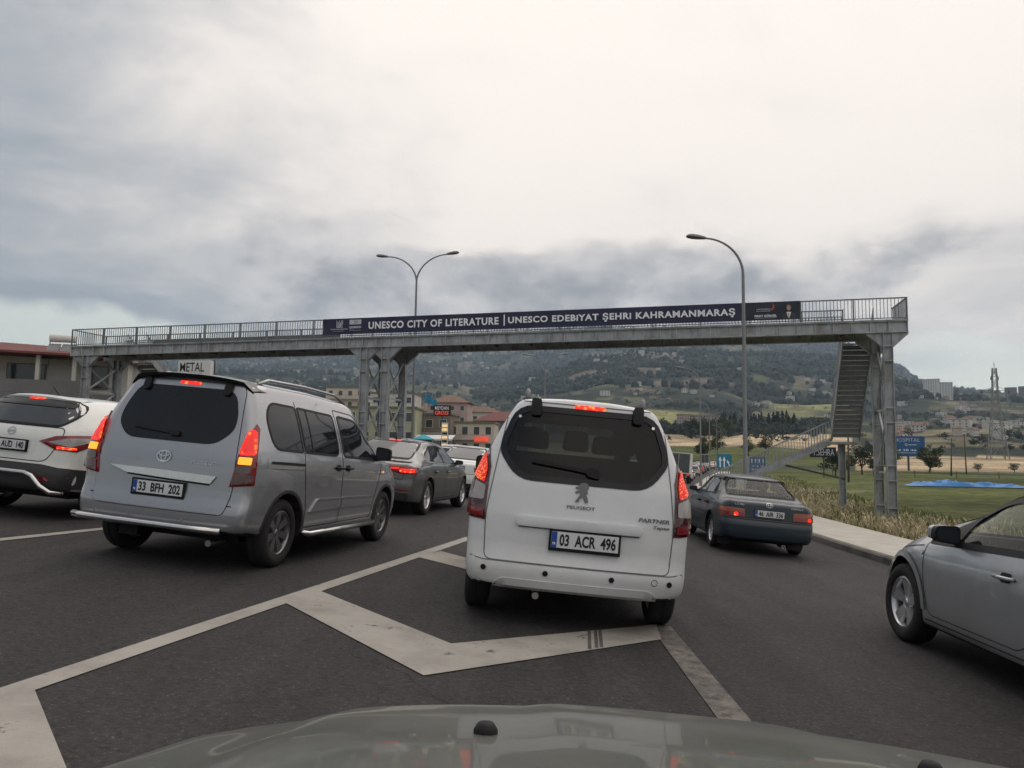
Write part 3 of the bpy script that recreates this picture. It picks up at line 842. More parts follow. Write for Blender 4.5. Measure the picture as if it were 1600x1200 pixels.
        for sg in (-1, 1):                           # haunches up to the girder
            q = MB()
            q.prism([(s + sg*h, -t - 0.012, top), (s + sg*(h + 0.62), -t - 0.012, top), (s + sg*(h + 0.62), -t - 0.012, top - 0.03), (s + sg*h, -t - 0.012, top - 0.60)], (0, 0.024, 0))
            q.bar((s + sg*(h + 0.62), -t, top - 0.03), (s + sg*(h + 0.01), -t, top - 0.60), 0.22, 0.02)
            fixnormals(q.obj('haunch', 'galv', c))
        return c
    for s in (0.78, 23.0, 24.1, 40.3):
        column(s, 0.14); column(s, BR_W - 0.14)
        top = bz(s); p = bw(s, 1.2); zg = land(p.x, p.y)
        ya, yb = -0.30, -BR_W + 0.30
        hh = (top - 0.5 - zg)
        cuts = [top - 0.5, top - 0.5 - hh * 0.36, top - 0.5 - hh * 0.72]
        for z1, z0 in zip(cuts, cuts[1:]):
            MB().bar((s - 0.05, ya, z0 + 0.1), (s - 0.05, yb, z1 - 0.05), 0.07, 0.07).obj('cross_brace', 'galv_light', br)
            MB().bar((s + 0.05, yb, z0 + 0.1), (s + 0.05, ya, z1 - 0.05), 0.07, 0.07).obj('cross_brace', 'galv', br)
            MB().bar((s, ya, z0), (s, yb, z0), 0.09, 0.09).obj('strut', 'galv_light', br)
    # stairs
    def flight(a, b, width, side, steps, nm):
        """a, b: top and bottom centre of the flight; side: unit vector across"""
        a, b, side = Vector(a), Vector(b), Vector(side)
        f = bpy.data.objects.new(nm, None); COL.objects.link(f); f.parent = br
        for sg in (-1, 1):
            off = side * (sg * width / 2)
            MB().bar(a + off, b + off, 0.05, 0.28).obj('stringer', 'galv', f)
            m = MB(); dn = Vector((0, 0, 1)); k = int((b - a).length / 0.15)
            for i in range(k + 1):
                p = a.lerp(b, i / k) + off
                m.box(p.x - 0.011, p.x + 0.011, p.y - 0.011, p.y + 0.011, p.z + 0.12, p.z + 1.0)
            m.bar(a + off + dn * 1.02, b + off + dn * 1.02, 0.045).bar(a + off + dn * 0.2, b + off + dn * 0.2, 0.03)
            m.obj('stair_railing', 'galv', f)
        d = (b - a); run = Vector((d.x, d.y, 0)).normalized()
        tread = None
        for i in range(steps):
            p = a + d * ((i + 0.5) / steps)
            w = side * (width / 2 - 0.03); r = run * 0.15
            v = [p - w - r, p + w - r, p + w + r, p - w + r]
            m = MB().add(v + [q + Vector((0, 0, 0.035)) for q in v], [(0,3,2,1),(4,5,6,7),(0,1,5,4),(1,2,6,5),(2,3,7,6),(3,0,4,7)])
            tr = fixnormals(m.obj('stair_tread', 'galv', f))
            if i > 2:
                rz = abs(d.z) / steps * .86; q = [p - w - r, p + w - r]
                MB().add(q + [t_ + Vector((0, 0, rz)) for t_ in q] + [t_ - run*.012 for t_ in q] + [t_ - run*.012 + Vector((0, 0, rz)) for t_ in q], [(0,1,3,2), (4,6,7,5), (2,3,7,6), (0,4,5,1)]).obj('stair_riser', 'rail_steel', tr)
        return f
    # right-hand stair: away from the road, then back down beside the pavement
    zt = bz(1.4) + GH
    flight((1.4, -BR_W - 0.05, zt), (1.4, -6.55, 2.25), 1.25, (1, 0, 0), 22, 'stair_flight')
    p = bw(1.4, 7.2)
    MB().box(0.7, 2.1, -7.85, -6.5, 2.02, 2.14).obj('landing', 'galv', br)
    zg = land(p.x, p.y)
    m = MB().box(1.3, 1.33, -7.35, -7.05, zg - 0.1, 2.02).box(1.57, 1.6, -7.35, -7.05, zg - 0.1, 2.02).box(1.33, 1.57, -7.21, -7.19, zg - 0.1, 2.02)
    for z in (0.1, 0.75, 1.6): m.box(1.331, 1.569, -7.34, -7.06, z, z + 0.02)
    m.obj('landing_post', 'galv', br)
    flight((2.1, -7.2, 2.1), (8.0, -7.2, -0.72), 1.2, (0, 1, 0), 17, 'stair_flight')
    m = MB(); m.bar((1.3, -7.2, 0.3), (4.3, -7.2, 0.98), 0.09); m.obj('stair_strut', 'steel_dark', br)
    m = MB()
    for i in range(9): m.box(0.72 + 0.0, 0.742, -6.6 - i*0.15, -6.58 - i*0.15, 2.14, 3.1)
    m.bar((0.73, -6.5, 3.12), (0.73, -7.85, 3.12), 0.04)
    m.obj('landing_railing', 'galv', br)
    # left-hand stair
    flight((39.3, -BR_W - 0.05, bz(39.3) + GH), (39.3, -8.2, 2.6), 1.25, (1, 0, 0), 18, 'stair_flight')
    return br
build_bridge()

def build_banners():
    def panel(name, label, s0, s1, mat):
        """cloth sheet hung on the near railing between s0 and s1 (s0 at the viewer's left)"""
        t = -0.055
        vs, fs = [], []; n = 40; z_b, z_t = 0.13, 0.915
        rnd = random.Random(3)
        for i in range(n + 1):
            s = s0 + (s1 - s0) * i / n
            for j in range(5):
                z = bz(s) + 0.54 + z_b + (z_t - z_b) * j / 4
                p = bw(s, t - 0.028 * math.sin(s * 2.3 + j * .7) * math.sin(j * math.pi / 4), z)
                vs.append(p)
        for i in range(n):
            for j in range(4): fs.append((i*5+j, (i+1)*5+j, (i+1)*5+j+1, i*5+j+1))
        m = MB().add(vs, fs)
        root = thing(name, label, 'banner', bw((s0+s1)/2, t, bz(s0) + 0.6))
        inv = -root.location
        m.v = [tuple(Vector(v) + inv) for v in m.v]
        m.obj('cloth', mat, root, smooth=True)
        return root
    def put(root, body, nm, mat, s_l, s_r, zc, h=None, bold=0.0, spacing=1.0):
        s = (s_l + s_r) / 2
        o = bw(s, -0.094, bz(s) + 0.54 + zc) - root.location
        up = Vector((0, 0, 1))
        ax = -_e + Vector((0, 0, 0.30 / BR_L))
        return text_on(body, nm, root, mat, o, ax, up, w=abs(s_l - s_r), h=h, bold=bold, spacing=spacing)
    def rect(root, nm, mat, s_l, s_r, z0, z1, t=-0.092):
        vs = [bw(s_l, t, bz(s_l)+.54+z0), bw(s_r, t, bz(s_r)+.54+z0), bw(s_r, t, bz(s_r)+.54+z1), bw(s_l, t, bz(s_l)+.54+z1)]
        return meshobj(nm, [v - root.location for v in vs], [(0, 1, 2, 3)], mat, root)
    a = panel('bridge_banner', 'long navy banner with large white capital letters across the footbridge railing', 26.3, 6.45, 'banner')
    put(a, 'UNESCO CITY OF LITERATURE', 'lettering', 'white_print', 23.85, 17.33, 0.52, 0.36, 0.034, 1.12)
    rect(a, 'divider', 'white_print', 17.09, 17.03, 0.28, 0.80)
    put(a, 'UNESCO EDEBiYAT ŞEHRi KAHRAMANMARAŞ', 'lettering', 'white_print', 16.88, 6.80, 0.50, 0.40, 0.034, 1.12)
    # the two small emblems at the left end
    for k, (x0, x1, y0, y1) in enumerate([(0, .1, 0, 1), (.2, .3, .0, .8), (.4, .48, 0, 1), (.55, .65, 0, .75), (.72, .8, .2, 1), (.9, 1, .55, 1), (.0, 1, 0, .08), (.0, 1, .18, .26), (.45, 1, .36, .44), (.55, 1, .54, .6)]):
        rect(a, 'emblem_bar', 'grey_print', 25.55 - 0.34*x0, 25.55 - 0.34*x1, 0.46 + 0.36*y0, 0.46 + 0.36*y1, -0.092 - 0.0006*k)
    put(a, 'KAHRAMANMARAŞ', 'small_lettering', 'grey_print', 25.86, 24.96, 0.38, 0.075, 0.02)
    put(a, 'BÜYÜKŞEHİR', 'small_lettering', 'grey_print', 25.72, 25.14, 0.29, 0.045, 0.01)
    rect(a, 'emblem_block', 'grey_print', 24.86, 24.24, 0.60, 0.83)
    for q in range(3): rect(a, 'emblem_stripe', 'banner', 24.62, 24.42, 0.65 + q*0.055, 0.668 + q*0.055, -0.096)
    put(a, 'unesco', 'small_lettering', 'grey_print', 24.86, 24.24, 0.46, 0.11, 0.03)
    rect(a, 'small_rule', 'grey_print', 24.86, 24.62, 0.365, 0.375); rect(a, 'small_rule', 'grey_print', 24.86, 24.26, 0.30, 0.312)
    b = panel('portrait_banner', 'short dark banner with a name and a printed portrait beside the long navy one', 6.40, 4.16, 'banner_dark')
    put(b, 'FIRAT GÖRGEL', 'lettering', 'white_print', 6.00, 5.10, 0.32, 0.115, 0.03)
    rect(b, 'small_rule', 'grey_print', 6.00, 5.12, 0.215, 0.228)
    put(b, 'KAHRAMANMARAŞ', 'small_lettering', 'grey_print', 5.92, 5.35, 0.60, 0.06, 0.02)
    put(b, 'BÜYÜKŞEHİR', 'small_lettering', 'grey_print', 5.92, 5.35, 0.52, 0.06, 0.02)
    def shape(nm, mat, pts, s_c, z_c, sc, t):
        vs = [bw(s_c - x*sc, t, bz(s_c) + .54 + z_c + y*sc) - b.location for x, y in pts]
        return meshobj(nm, vs, [tuple(range(len(vs)))], mat, b)
    shape('swirl_mark', 'red_print', [(-.2, -.5), (.1, -.4), (.35, 0), (.3, .5), (.05, .55), (.1, .1), (-.15, -.05)], 5.28, 0.66, 0.26, -0.092)
    ell = lambda rx, ry, cx=0, cy=0, n=20: [(cx + rx*math.cos(2*math.pi*i/n), cy + ry*math.sin(2*math.pi*i/n)) for i in range(n)]
    c = 4.62
    shape('portrait_suit', 'suit_print', [(-.30, 0), (.30, 0), (.28, .26), (.12, .36), (-.12, .36), (-.28, .26)], c, 0.135, 0.9, -0.092)
    shape('portrait_shirt', 'white_print', [(-.02, .06), (.02, .06), (.10, .35), (-.10, .35)], c, 0.135, 0.9, -0.094)
    shape('portrait_tie', 'hair_print', [(-.01, .06), (.01, .06), (.025, .30), (-.025, .30)], c, 0.135, 0.9, -0.096)
    shape('portrait_hair', 'hair_print', ell(.118, .15), c, 0.655, 0.9, -0.094)
    shape('portrait_face', 'skin_print', ell(.095, .13, 0, -.025), c, 0.645, 0.9, -0.096)
    # grey back of another sheet on the far railing
    t = BR_W + 0.06
    vs, fs = [], []
    for i in range(31):
        s = 38.2 - 11.5 * i / 30
        for j in range(3): vs.append(bw(s, t + 0.01*math.sin(s*2), bz(s) + 0.60 + 0.56 * j / 2))
    for i in range(30):
        for j in range(2): fs.append((i*3+j, (i+1)*3+j, (i+1)*3+j+1, i*3+j+1))
    pbr('sheet_back', (0.10, 0.105, 0.11), 0.8, var=0.2, vscale=1.5)
    o = meshobj('sheet_back', [v - Vector(vs[0]) for v in vs], fs, 'sheet_back', smooth=True); o.name = 'banner_sheet'
    o.location = vs[0]
    tag(o, 'plain dark grey back of a sheet hung on the far railing of the footbridge', 'banner')
build_banners()

# ------------------------------------------------------------------ street lamps
def lamp_head(m, p, d, sc=1.0):
    """luminaire: a flattened tapering shell pointing along d (horizontal unit) from p"""
    d = Vector(d).normalized(); s = d.cross(Vector((0, 0, 1))); up = Vector((0, 0, 1))
    prof = [(0, .05, .04), (.08, .09, .07), (.25, .13, .10), (.45, .14, .11), (.58, .10, .08), (.64, .03, .03)]
    rings = []
    for x, w, h in prof:
        c = Vector(p) + d * x * sc + up * (0.10 * x * sc)
        rings.append([c + s * (w * math.cos(a)) * sc + up * ((h if math.sin(a) > 0 else h * 0.45) * math.sin(a)) * sc for a in [2*math.pi*k/10 for k in range(10)]])
    vs = [v for r in rings for v in r]; n = 10
    fs = [(i*n+k, i*n+(k+1) % n, (i+1)*n+(k+1) % n, (i+1)*n+k) for i in range(len(prof)-1) for k in range(n)] + [tuple(range(n)), tuple((len(prof)-1)*n + k for k in range(n))]
    m.add(vs, fs)
def make_lamp(name, label, double, H, reach, drop, loc, rot, group=None):
    root = thing(name, label, 'street lamp', loc, rot, group)
    zj = H - drop
    MB().tube([(0, 0, -0.2), (0, 0, 0.02), (0, 0, zj)], 0.115, 12, 0.055).obj('pole', 'lamp_steel', root, smooth=True, sharp=40)
    MB().lathe([(0.0, 0.02), (0.19, 0.02), (0.19, 0.05), (0.13, 0.07), (0.13, 0.55), (0.115, 0.58)], 'z', 14).obj('base_sleeve', 'lamp_steel', root, smooth=True, sharp=40)
    for sg in ((-1, 1) if double else (-1,)):
        pts = []
        for i in range(13):
            t = i / 12 * math.pi / 2
            pts.append((sg * reach * (1 - math.cos(t)), 0, zj + drop * math.sin(t) * 0.94 + drop * 0.06 * i / 12))
        a = MB().tube(pts, 0.052, 8, 0.034).obj('arm', 'lamp_steel', root, smooth=True, sharp=60)
        h = MB(); lamp_head(h, (pts[-1][0] - sg*0.05, 0, pts[-1][2] - 0.01), (sg, 0, 0), 1.15)
        fixnormals(h.obj('luminaire', 'lamp_head', a, smooth=True, sharp=50))
    return root
def lampz(x, y, up): return (x, y, zroad(x) + up)
make_lamp('street_lamp', 'tall single-arm steel street lamp rising in front of the navy bridge banner', False, 9.85, 1.35, 1.35, lampz(8.35, 27.0, 0.13), R(-4))
make_lamp('street_lamp', 'tall double-arm street lamp on the median right behind the footbridge', True, 11.7, 1.75, 1.55, lampz(-5.42, 41.5, 0.16), R(-12))
make_lamp('street_lamp', 'distant double-arm street lamp on the median seen beneath the bridge deck', True, 11.7, 1.75, 1.55, lampz(xmed(78) + 0.1, 78, 0.16), R(-12))
for k, y in enumerate((63, 99, 136, 175, 220)):
    x = xkerb(y) + 0.6
    make_lamp('street_lamp', 'single-arm street lamp among the distant ones lining the right kerb', False, 9.85, 1.35, 1.35, lampz(x, y, 0.13), R(-12), 'distant street lamps along the right kerb')

# ------------------------------------------------------------------ vehicles: builder
def chaikin(p, n):
    for _ in range(n):
        q = [p[0]]
        for a, b in zip(p, p[1:]):
            q.append((a[0]*.75 + b[0]*.25, a[1]*.75 + b[1]*.25)); q.append((a[0]*.25 + b[0]*.75, a[1]*.25 + b[1]*.75))
        q.append(p[-1]); p = q
    return p
def rpoly(pts, r, n=4):
    """polygon with rounded corners; r one radius or one per corner"""
    out = []; m = len(pts)
    for i in range(m):
        p, a, b = Vector(pts[i]), Vector(pts[i-1]), Vector(pts[(i+1) % m])
        rr = r[i] if isinstance(r, (list, tuple)) else r
        da, db = (a - p), (b - p)
        rr = min(rr, da.length * 0.48, db.length * 0.48)
        if rr < 1e-4: out.append(tuple(p)); continue
        s, e = p + da.normalized() * rr, p + db.normalized() * rr
        for k in range(n + 1):
            t = k / n
            out.append(tuple(s * (1-t)**2 + p * 2*t*(1-t) + e * t*t))
    return out
def inpoly(p, poly):
    c = False; x, y = p
    for (x0, y0), (x1, y1) in zip(poly, poly[1:] + poly[:1]):
        if (y0 > y) != (y1 > y) and x < (x1 - x0) * (y - y0) / (y1 - y0) + x0: c = not c
    return c
def ribbon(pts, w, closed=False):
    """polygon of a line of given width"""
    pts = [Vector(p) for p in pts]; m = len(pts); L, Rr = [], []
    for i, p in enumerate(pts):
        if closed: d = (pts[(i+1) % m] - pts[i-1]).normalized()
        else: d = (pts[min(i+1, m-1)] - pts[max(i-1, 0)]).normalized()
        nrm = Vector((-d.y, d.x)) * w / 2
        L.append(tuple(p + nrm)); Rr.append(tuple(p - nrm))
    return L, Rr

class Car:
    def __init__(s, name, label, cat, sp, group=None):
        s.sp = sp; s.root = thing(name, label, cat, group=group)
        s.paint = sp['paint']
        v, f = s.loft(0.0)
        s.bvh = BVHTree.FromPolygons([Vector(p) for p in v], f)
        s.outer = (v, f)
        s.cuts = []
    # --- shape
    def section(s, x, ins):
        sp = s.sp; L = sp['L']
        hw = softinterp(sp['plan'], x, 0.10) - ins
        zt = softinterp(sp['top'], x, sp.get('soft', 0.07)) - ins
        zb = softinterp(sp['bot'], x, 0.05) + (0.16 if ins else 0)
        be = softinterp(sp['belt'], x, 0.1)
        be = min(be, zt - 0.03)
        rr, rf = sp.get('rr', 0.10), sp.get('rf', 0.12)
        e = 0.0
        xx = x; xf = L - x
        if ins: pass
        elif xx < rr: e = rr - math.sqrt(max(0, rr*rr - (rr - xx)**2))
        elif xf < rf: e = rf - math.sqrt(max(0, rf*rf - (rf - xf)**2))
        hw -= e; zt -= e * sp.get('etop', 0.5); zb += e * 0.35; be -= e * 0.2
        h = zt - be
        t = smoothstep(0.04, 0.36, h)
        wr = (hw * 0.84) * (1 - t) + (sp['roof'] - ins - e) * t
        wr = min(wr, hw * 0.95)
        zm = zb + (be - zb) * 0.55
        k = sp.get('tuck', 0.955)
        sh = hw * sp.get('shoulder', 0.965)
        P = [(0, zb), (hw*.80, zb), (hw*k, zb+.02), (hw*.99, zb+.14), (hw, zm), (hw*.998, be - .16*(0.4+.6*t)), (sh, be - 0.012), (sh - 0.012, be + h*0.04),
             (sh + (wr - sh)*.52, be + h*.50), (wr + .012*t, zt - h*.20), (wr - .03*t - .02, zt - h*.055), (wr*.70, zt - .008 - .010*t), (wr*.35, zt - .001), (0, zt)]
        return chaikin(P, 2)
    def deform(s, x, y, z):
        sp = s.sp; L = sp['L']
        hw = sp['plan'][len(sp['plan'])//2][1]
        wr = max(0.0, 1 - x / sp.get('rfall', 0.9)) ** 1.3
        wf = max(0.0, 1 - (L - x) / sp.get('ffall', 0.9)) ** 1.3
        q = min(1.0, abs(y) / hw)
        dx = wr * (softinterp(sp['rear'], z, 0.03) + sp.get('rcurve', 0.08) * q ** 2.4)
        dx -= wf * (softinterp(sp['front'], z, 0.03) + sp.get('fcurve', 0.22) * q ** 2.2)
        return (x + dx, y, z)
    def loft(s, ins, span=None):
        L = s.sp['L']; rr, rf = s.sp.get('rr', .10), s.sp.get('rf', .12)
        step = s.sp.get('step', 0.06)
        xs = [rr * (1 - math.cos(math.pi/2 * i / 5)) for i in range(5)]
        n = int((L - rr - rf) / step)
        xs += [rr + (L - rr - rf) * i / n for i in range(n + 1)]
        xs += [L - rf * (1 - math.cos(math.pi/2 * i / 5)) for i in range(4, -1, -1)]
        if span:
            k = int((span[1] - span[0]) / 0.08); xs = [span[0] + (span[1] - span[0]) * i / k for i in range(k + 1)]
        secs = [s.section(x, ins) for x in xs]
        m = len(secs[0]); vs, fs = [], []
        ring = 2 * m - 2
        def put(x, sec):
            for i in range(m): vs.append(s.deform(x, -sec[i][0], sec[i][1]))        # right side, bottom to top
            for i in range(m - 2, 0, -1): vs.append(s.deform(x, sec[i][0], sec[i][1]))
        for x, sec in zip(xs, secs): put(x, sec)
        for j in range(len(xs) - 1):
            for i in range(ring):
                k = (i + 1) % ring
                fs.append((j*ring+i, (j+1)*ring+i, (j+1)*ring+k, j*ring+k))
        NY = 14
        for j, x, flip in ((0, xs[0], False), (len(xs) - 1, xs[-1], True)):
            sec = secs[j]
            rows = []
            for i in range(m):
                if i in (0, m - 1): rows.append([j*ring + i] * (NY + 1)); continue
                row = [j*ring + i]
                for k in range(1, NY):
                    y = -sec[i][0] + 2 * sec[i][0] * k / NY
                    row.append(len(vs)); vs.append(s.deform(x, y, sec[i][1]))
                row.append(j*ring + ring - i); rows.append(row)
            # bottom and top rows collapse onto the centre line: use straight rows of their own neighbours
            for i in range(m - 1):
                a, b = rows[i], rows[i+1]
                for k in range(NY):
                    f = [a[k], a[k+1], b[k+1], b[k]]
                    g = []
                    for q in f:
                        if q not in g: g.append(q)
                    if len(g) < 3: continue
                    g = tuple(g)
                    fs.append(tuple(reversed(g)) if not flip else g)
        return vs, fs
    # --- projecting flat outlines on the body
    @staticmethod
    def frame(view):
        if view == 'B': return Vector((1, 0, 0)), Vector((0, 1, 0)), Vector((0, 0, 1))
        if view == 'F': return Vector((-1, 0, 0)), Vector((0, 1, 0)), Vector((0, 0, 1))
        if view == 'R': return Vector((0, 1, 0)), Vector((1, 0, 0)), Vector((0, 0, 1))
        if view == 'L': return Vector((0, -1, 0)), Vector((1, 0, 0)), Vector((0, 0, 1))
        if view == 'T': return Vector((0, 0, -1)), Vector((1, 0, 0)), Vector((0, 1, 0))
        a = R(view[1])                      # ('D', angle): from behind, turned by angle towards +y
        return Vector((math.cos(a), math.sin(a), 0)), Vector((-math.sin(a), math.cos(a), 0)), Vector((0, 0, 1))
    def hit(s, u, v, fr, far=None):
        d, a, b = fr
        o = a * u + b * v + d * (-6.0)
        loc, nrm, i, dist = s.bvh.ray_cast(o, d)
        if loc is None:
            q = a * u + b * v
            best = None
            loc, nrm, i, dist = s.bvh.find_nearest(q + d * (far or 0.0))
        if nrm.dot(d) > 0: nrm = -nrm
        return loc, nrm
    def patch(s, name, poly, view, mat, off=0.004, res=0.05, skirt=0.0, parent=None, bulge=0.0, far=None, smooth=True, label=None):
        fr = s.frame(view); d, a, b = fr
        poly = [tuple(p) for p in poly]
        # refine outline
        out = []
        for p, q in zip(poly, poly[1:] + poly[:1]):
            k = max(1, int(math.hypot(q[0]-p[0], q[1]-p[1]) / res))
            for i in range(k): out.append((p[0] + (q[0]-p[0])*i/k, p[1] + (q[1]-p[1])*i/k))
        pts = [Vector(p) for p in out]; nb = len(pts)
        x0, x1 = min(p[0] for p in out), max(p[0] for p in out); y0, y1 = min(p[1] for p in out), max(p[1] for p in out)
        gx = x0 + res / 2
        bd = [Vector(p) for p in out]
        while gx < x1:
            gy = y0 + res / 2
            while gy < y1:
                if inpoly((gx, gy), out):
                    q = Vector((gx, gy))
                    if all((q - w).length_squared > (res * .45) ** 2 for w in bd): pts.append(q)
                gy += res
            gx += res
        r = delaunay_2d_cdt(pts, [], [list(range(nb))], 1, 1e-6)
        co, faces = r[0], r[2]
        vs = []; dn = []
        cx, cy = (x0+x1)/2, (y0+y1)/2
        for p in co:
            loc, nrm = s.hit(p.x, p.y, fr, far)
            o_ = off
            if bulge:
                db = min((p - w).length for w in bd); o_ += bulge * min(1.0, db / 0.05) ** 0.6
            vs.append(loc + nrm * o_); dn.append(nrm)
        fs = []
        for f in faces:
            n = (vs[f[1]] - vs[f[0]]).cross(vs[f[2]] - vs[f[0]])
            fs.append(tuple(f) if n.dot(d) < 0 else tuple(reversed(f)))
        if skirt:
            from collections import Counter
            ec = Counter()
            for f in fs:
                for i, j in zip(f, f[1:] + f[:1]): ec[(i, j)] += 1
            base = len(vs); mp = {}
            for (i, j) in list(ec):
                if (j, i) not in ec:
                    for q in (i, j):
                        if q not in mp:
                            mp[q] = len(vs); vs.append(vs[q] - dn[q] * skirt)
                    fs.append((j, i, mp[i], mp[j]))
        o = meshobj(name, vs, fs, mat, parent or s.root, smooth=smooth, sharp=40)
        if label: o['label'] = label
        return o
    def seam(s, name, pts, view, w=0.010, mat='gap', off=0.0035, closed=False, parent=None):
        fr = s.frame(view)
        pp = []
        n = len(pts)
        for i in range(n if closed else n - 1):
            p, q = pts[i], pts[(i+1) % n]
            k = max(1, int(math.hypot(q[0]-p[0], q[1]-p[1]) / 0.05))
            for t in range(k): pp.append((p[0] + (q[0]-p[0])*t/k, p[1] + (q[1]-p[1])*t/k))
        if not closed: pp.append(pts[-1])
        Lp, Rp = ribbon(pp, w, closed)
        vs = []
        for p, q in zip(Lp, Rp):
            for c in (p, q):
                loc, nrm = s.hit(c[0], c[1], fr); vs.append(loc + nrm * off)
        m = len(pp); fs = []
        for i in range(m if closed else m - 1):
            j = (i + 1) % m
            f = (2*i, 2*i+1, 2*j+1, 2*j)
            nn = (vs[f[1]] - vs[f[0]]).cross(vs[f[3]] - vs[f[0]])
            fs.append(f if nn.dot(fr[0]) < 0 else tuple(reversed(f)))
        return meshobj(name, vs, fs, mat, parent or s.root)
    def text(s, body, name, c, view, w=None, h=None, mat='chrome_dull', bold=0.02, off=0.006, parent=None, slant=0.0):
        me = fit_text(text_mesh(body, 1.0, bold), w, h)
        fr = s.frame(view); flip = -1 if view in ('B', 'L') else 1     # letters read left to right for the onlooker
        for v in me.vertices:
            loc, nrm = s.hit(c[0] + flip * (v.co.x + slant * v.co.y), c[1] + v.co.y, fr); v.co = loc + nrm * off
        me.materials.append(M[mat])
        return link(bpy.data.objects.new(name, me), parent or s.root)
    def window(s, poly, view, glass, name='window', frit=0.03, see=False, frame_mat='black_trim', off=0.003, parent=None):
        o = s.patch(name, poly, view, glass, off=(-0.004 if see else off), res=0.06, parent=parent)
        if frit:
            k = s.seam('window_seal', poly, view, frit, frame_mat, off + 0.0025, closed=True, parent=o)
        if see: s.cuts.append((poly, view))
        return o
    def plate(s, c, view, chars, w=0.52, h=0.112, holder=0.016, tilt=0.0, blue=True):
        """number plate in its holder, at (y, z) on the rear"""
        loc, nrm = s.hit(c[0], c[1], s.frame(view))
        x = loc.x - 0.028
        y0 = c[0]; z0 = c[1]
        ho = MB().box(x, x + 0.03, y0 - w/2 - holder, y0 + w/2 + holder, z0 - h/2 - holder*1.5, z0 + h/2 + holder).obj('plate_holder', 'black_trim', s.root)
        pl = MB().box(x - 0.004, x, y0 - w/2, y0 + w/2, z0 - h/2, z0 + h/2).obj('number_plate', 'plate_white', ho)
        if blue: MB().box(x - 0.0055, x - 0.0041, y0 + w/2 - 0.045, y0 + w/2 - 0.001, z0 - h/2 + .001, z0 + h/2 - .001).obj('plate_band', 'plate_blue', ho)
        text_on(chars.replace(' ', '  '), 'plate_lettering', ho, 'plate_ink', (x - 0.0062, y0 - 0.022, z0), (0, -1, 0), (0, 0, 1), w=w - 0.085, h=h * 0.76, bold=0.03)
        if blue: text_on('TR', 'plate_lettering', ho, 'white_print', (x - 0.0062, y0 + w/2 - 0.023, z0 - h*0.25), (0, -1, 0), (0, 0, 1), w=0.028, h=0.02, bold=0.02)
        return ho
    # --- wheels
    def wheels(s, style='five', rim_mat='alloy', track=None, steer=0.0, tw=0.20):
        sp = s.sp; r = sp['wr']; track = track or sp['track']
        tyre, rim = wheel_meshes(r, sp.get('rimr', 0.66), tw, style, rim_mat)
        for x in sp['axles']:
            for sg in (-1, 1):
                o = link(bpy.data.objects.new('wheel', tyre), s.root)
                q = link(bpy.data.objects.new('rim', rim), o)
                o.location = (x, sg * track, r)
                o.rotation_euler = (0, 0, (math.pi if sg > 0 else 0) + (steer if x > 2 else 0))
                o['wheel_r'] = r
                del o['wheel_r']
    # --- shell with wheel wells and openings
    def finish(s, see=False):
        sp = s.sp
        v, f = s.outer
        body = meshobj('body', v, f, [s.paint, 'cabin', 'under'], s.root)
        body.parent = None
        cutters = []
        for x in sp['axles']:
            r = sp['wr'] + sp.get('arch', 0.055)
            for sg in (-1, 1):
                m = MB(); y0, y1 = sg * (sp['track'] - 0.17), sg * (sp['track'] + 0.5)
                n = 40
                pr = [(x + r*math.cos(2*math.pi*k/n), y0, sp['wr'] + 0.01 + r*math.sin(2*math.pi*k/n)) for k in range(n)]
                m.prism(pr, (0, y1 - y0, 0)); cutters.append(fixnormals(m.obj('cutter', None)))
        if see:
            iv, jf = s.loft(0.055, sp['cabin']); c = meshobj('cutter', iv, jf, None); fixnormals(c); cutters.append(c)
            for poly, view in s.cuts:
                d, a, b = s.frame(view)
                cx = sum(p[0] for p in poly)/len(poly); cy = sum(p[1] for p in poly)/len(poly)
                loc, nrm = s.hit(cx, cy, (d, a, b))
                dep = loc.dot(d)
                pr = [a * p[0] + b * p[1] + d * (dep - (1.1 if view in ('B', 'F') else 0.45)) for p in poly]
                cutters.append(fixnormals(MB().prism(pr, d * (1.75 if view in ('B', 'F') else 0.68)).obj('cutter', None)))
        fixnormals(body)
        for c in cutters:
            md = body.modifiers.new('cut', 'BOOLEAN'); md.operation = 'DIFFERENCE'; md.object = c; md.solver = 'EXACT'
        bpy.context.view_layer.update()
        me = bpy.data.meshes.new_from_object(body.evaluated_get(bpy.context.evaluated_depsgraph_get()))
        me.name = 'body'
        body.modifiers.clear(); old = body.data; body.data = me; bpy.data.meshes.remove(old)
        for c in cutters: bpy.data.objects.remove(c)
        if not me.materials:
            for k in (s.paint, 'cabin', 'under'): me.materials.append(M[k])
        lowz = sp['wr'] * 0.9
        idx = []
        for p in me.polygons:
            loc, n, i, dist = s.bvh.find_nearest(p.center)
            inner = dist > 0.006
            if inner: idx.append(1 if p.center.z > sp['wr'] + 0.25 else 2)
            elif p.normal.z < -0.75 and p.center.z < 0.5: idx.append(2)
            else: idx.append(0)
        me.polygons.foreach_set('material_index', idx)
        me.polygons.foreach_set('use_smooth', [True] * len(me.polygons))
        me.set_sharp_from_angle(angle=R(38))
        body.parent = s.root
        body.name = 'body'
        s.body = body
        # wheel well liners and floor
        return body
    def arch_lips(s, mat=None, w=0.035, off=0.010, a0=-12, a1=192):
        sp = s.sp
        for x in sp['axles']:
            r = sp['wr'] + sp.get('arch', 0.055)
            for view in ('R', 'L'):
                pts = [(x + (r + w/2) * math.cos(R(a)), sp['wr'] + 0.01 + (r + w/2) * math.sin(R(a))) for a in range(a0, a1 + 1, 8)]
                s.seam('arch_lip', pts, view, w, mat or s.paint, off, parent=s.body)
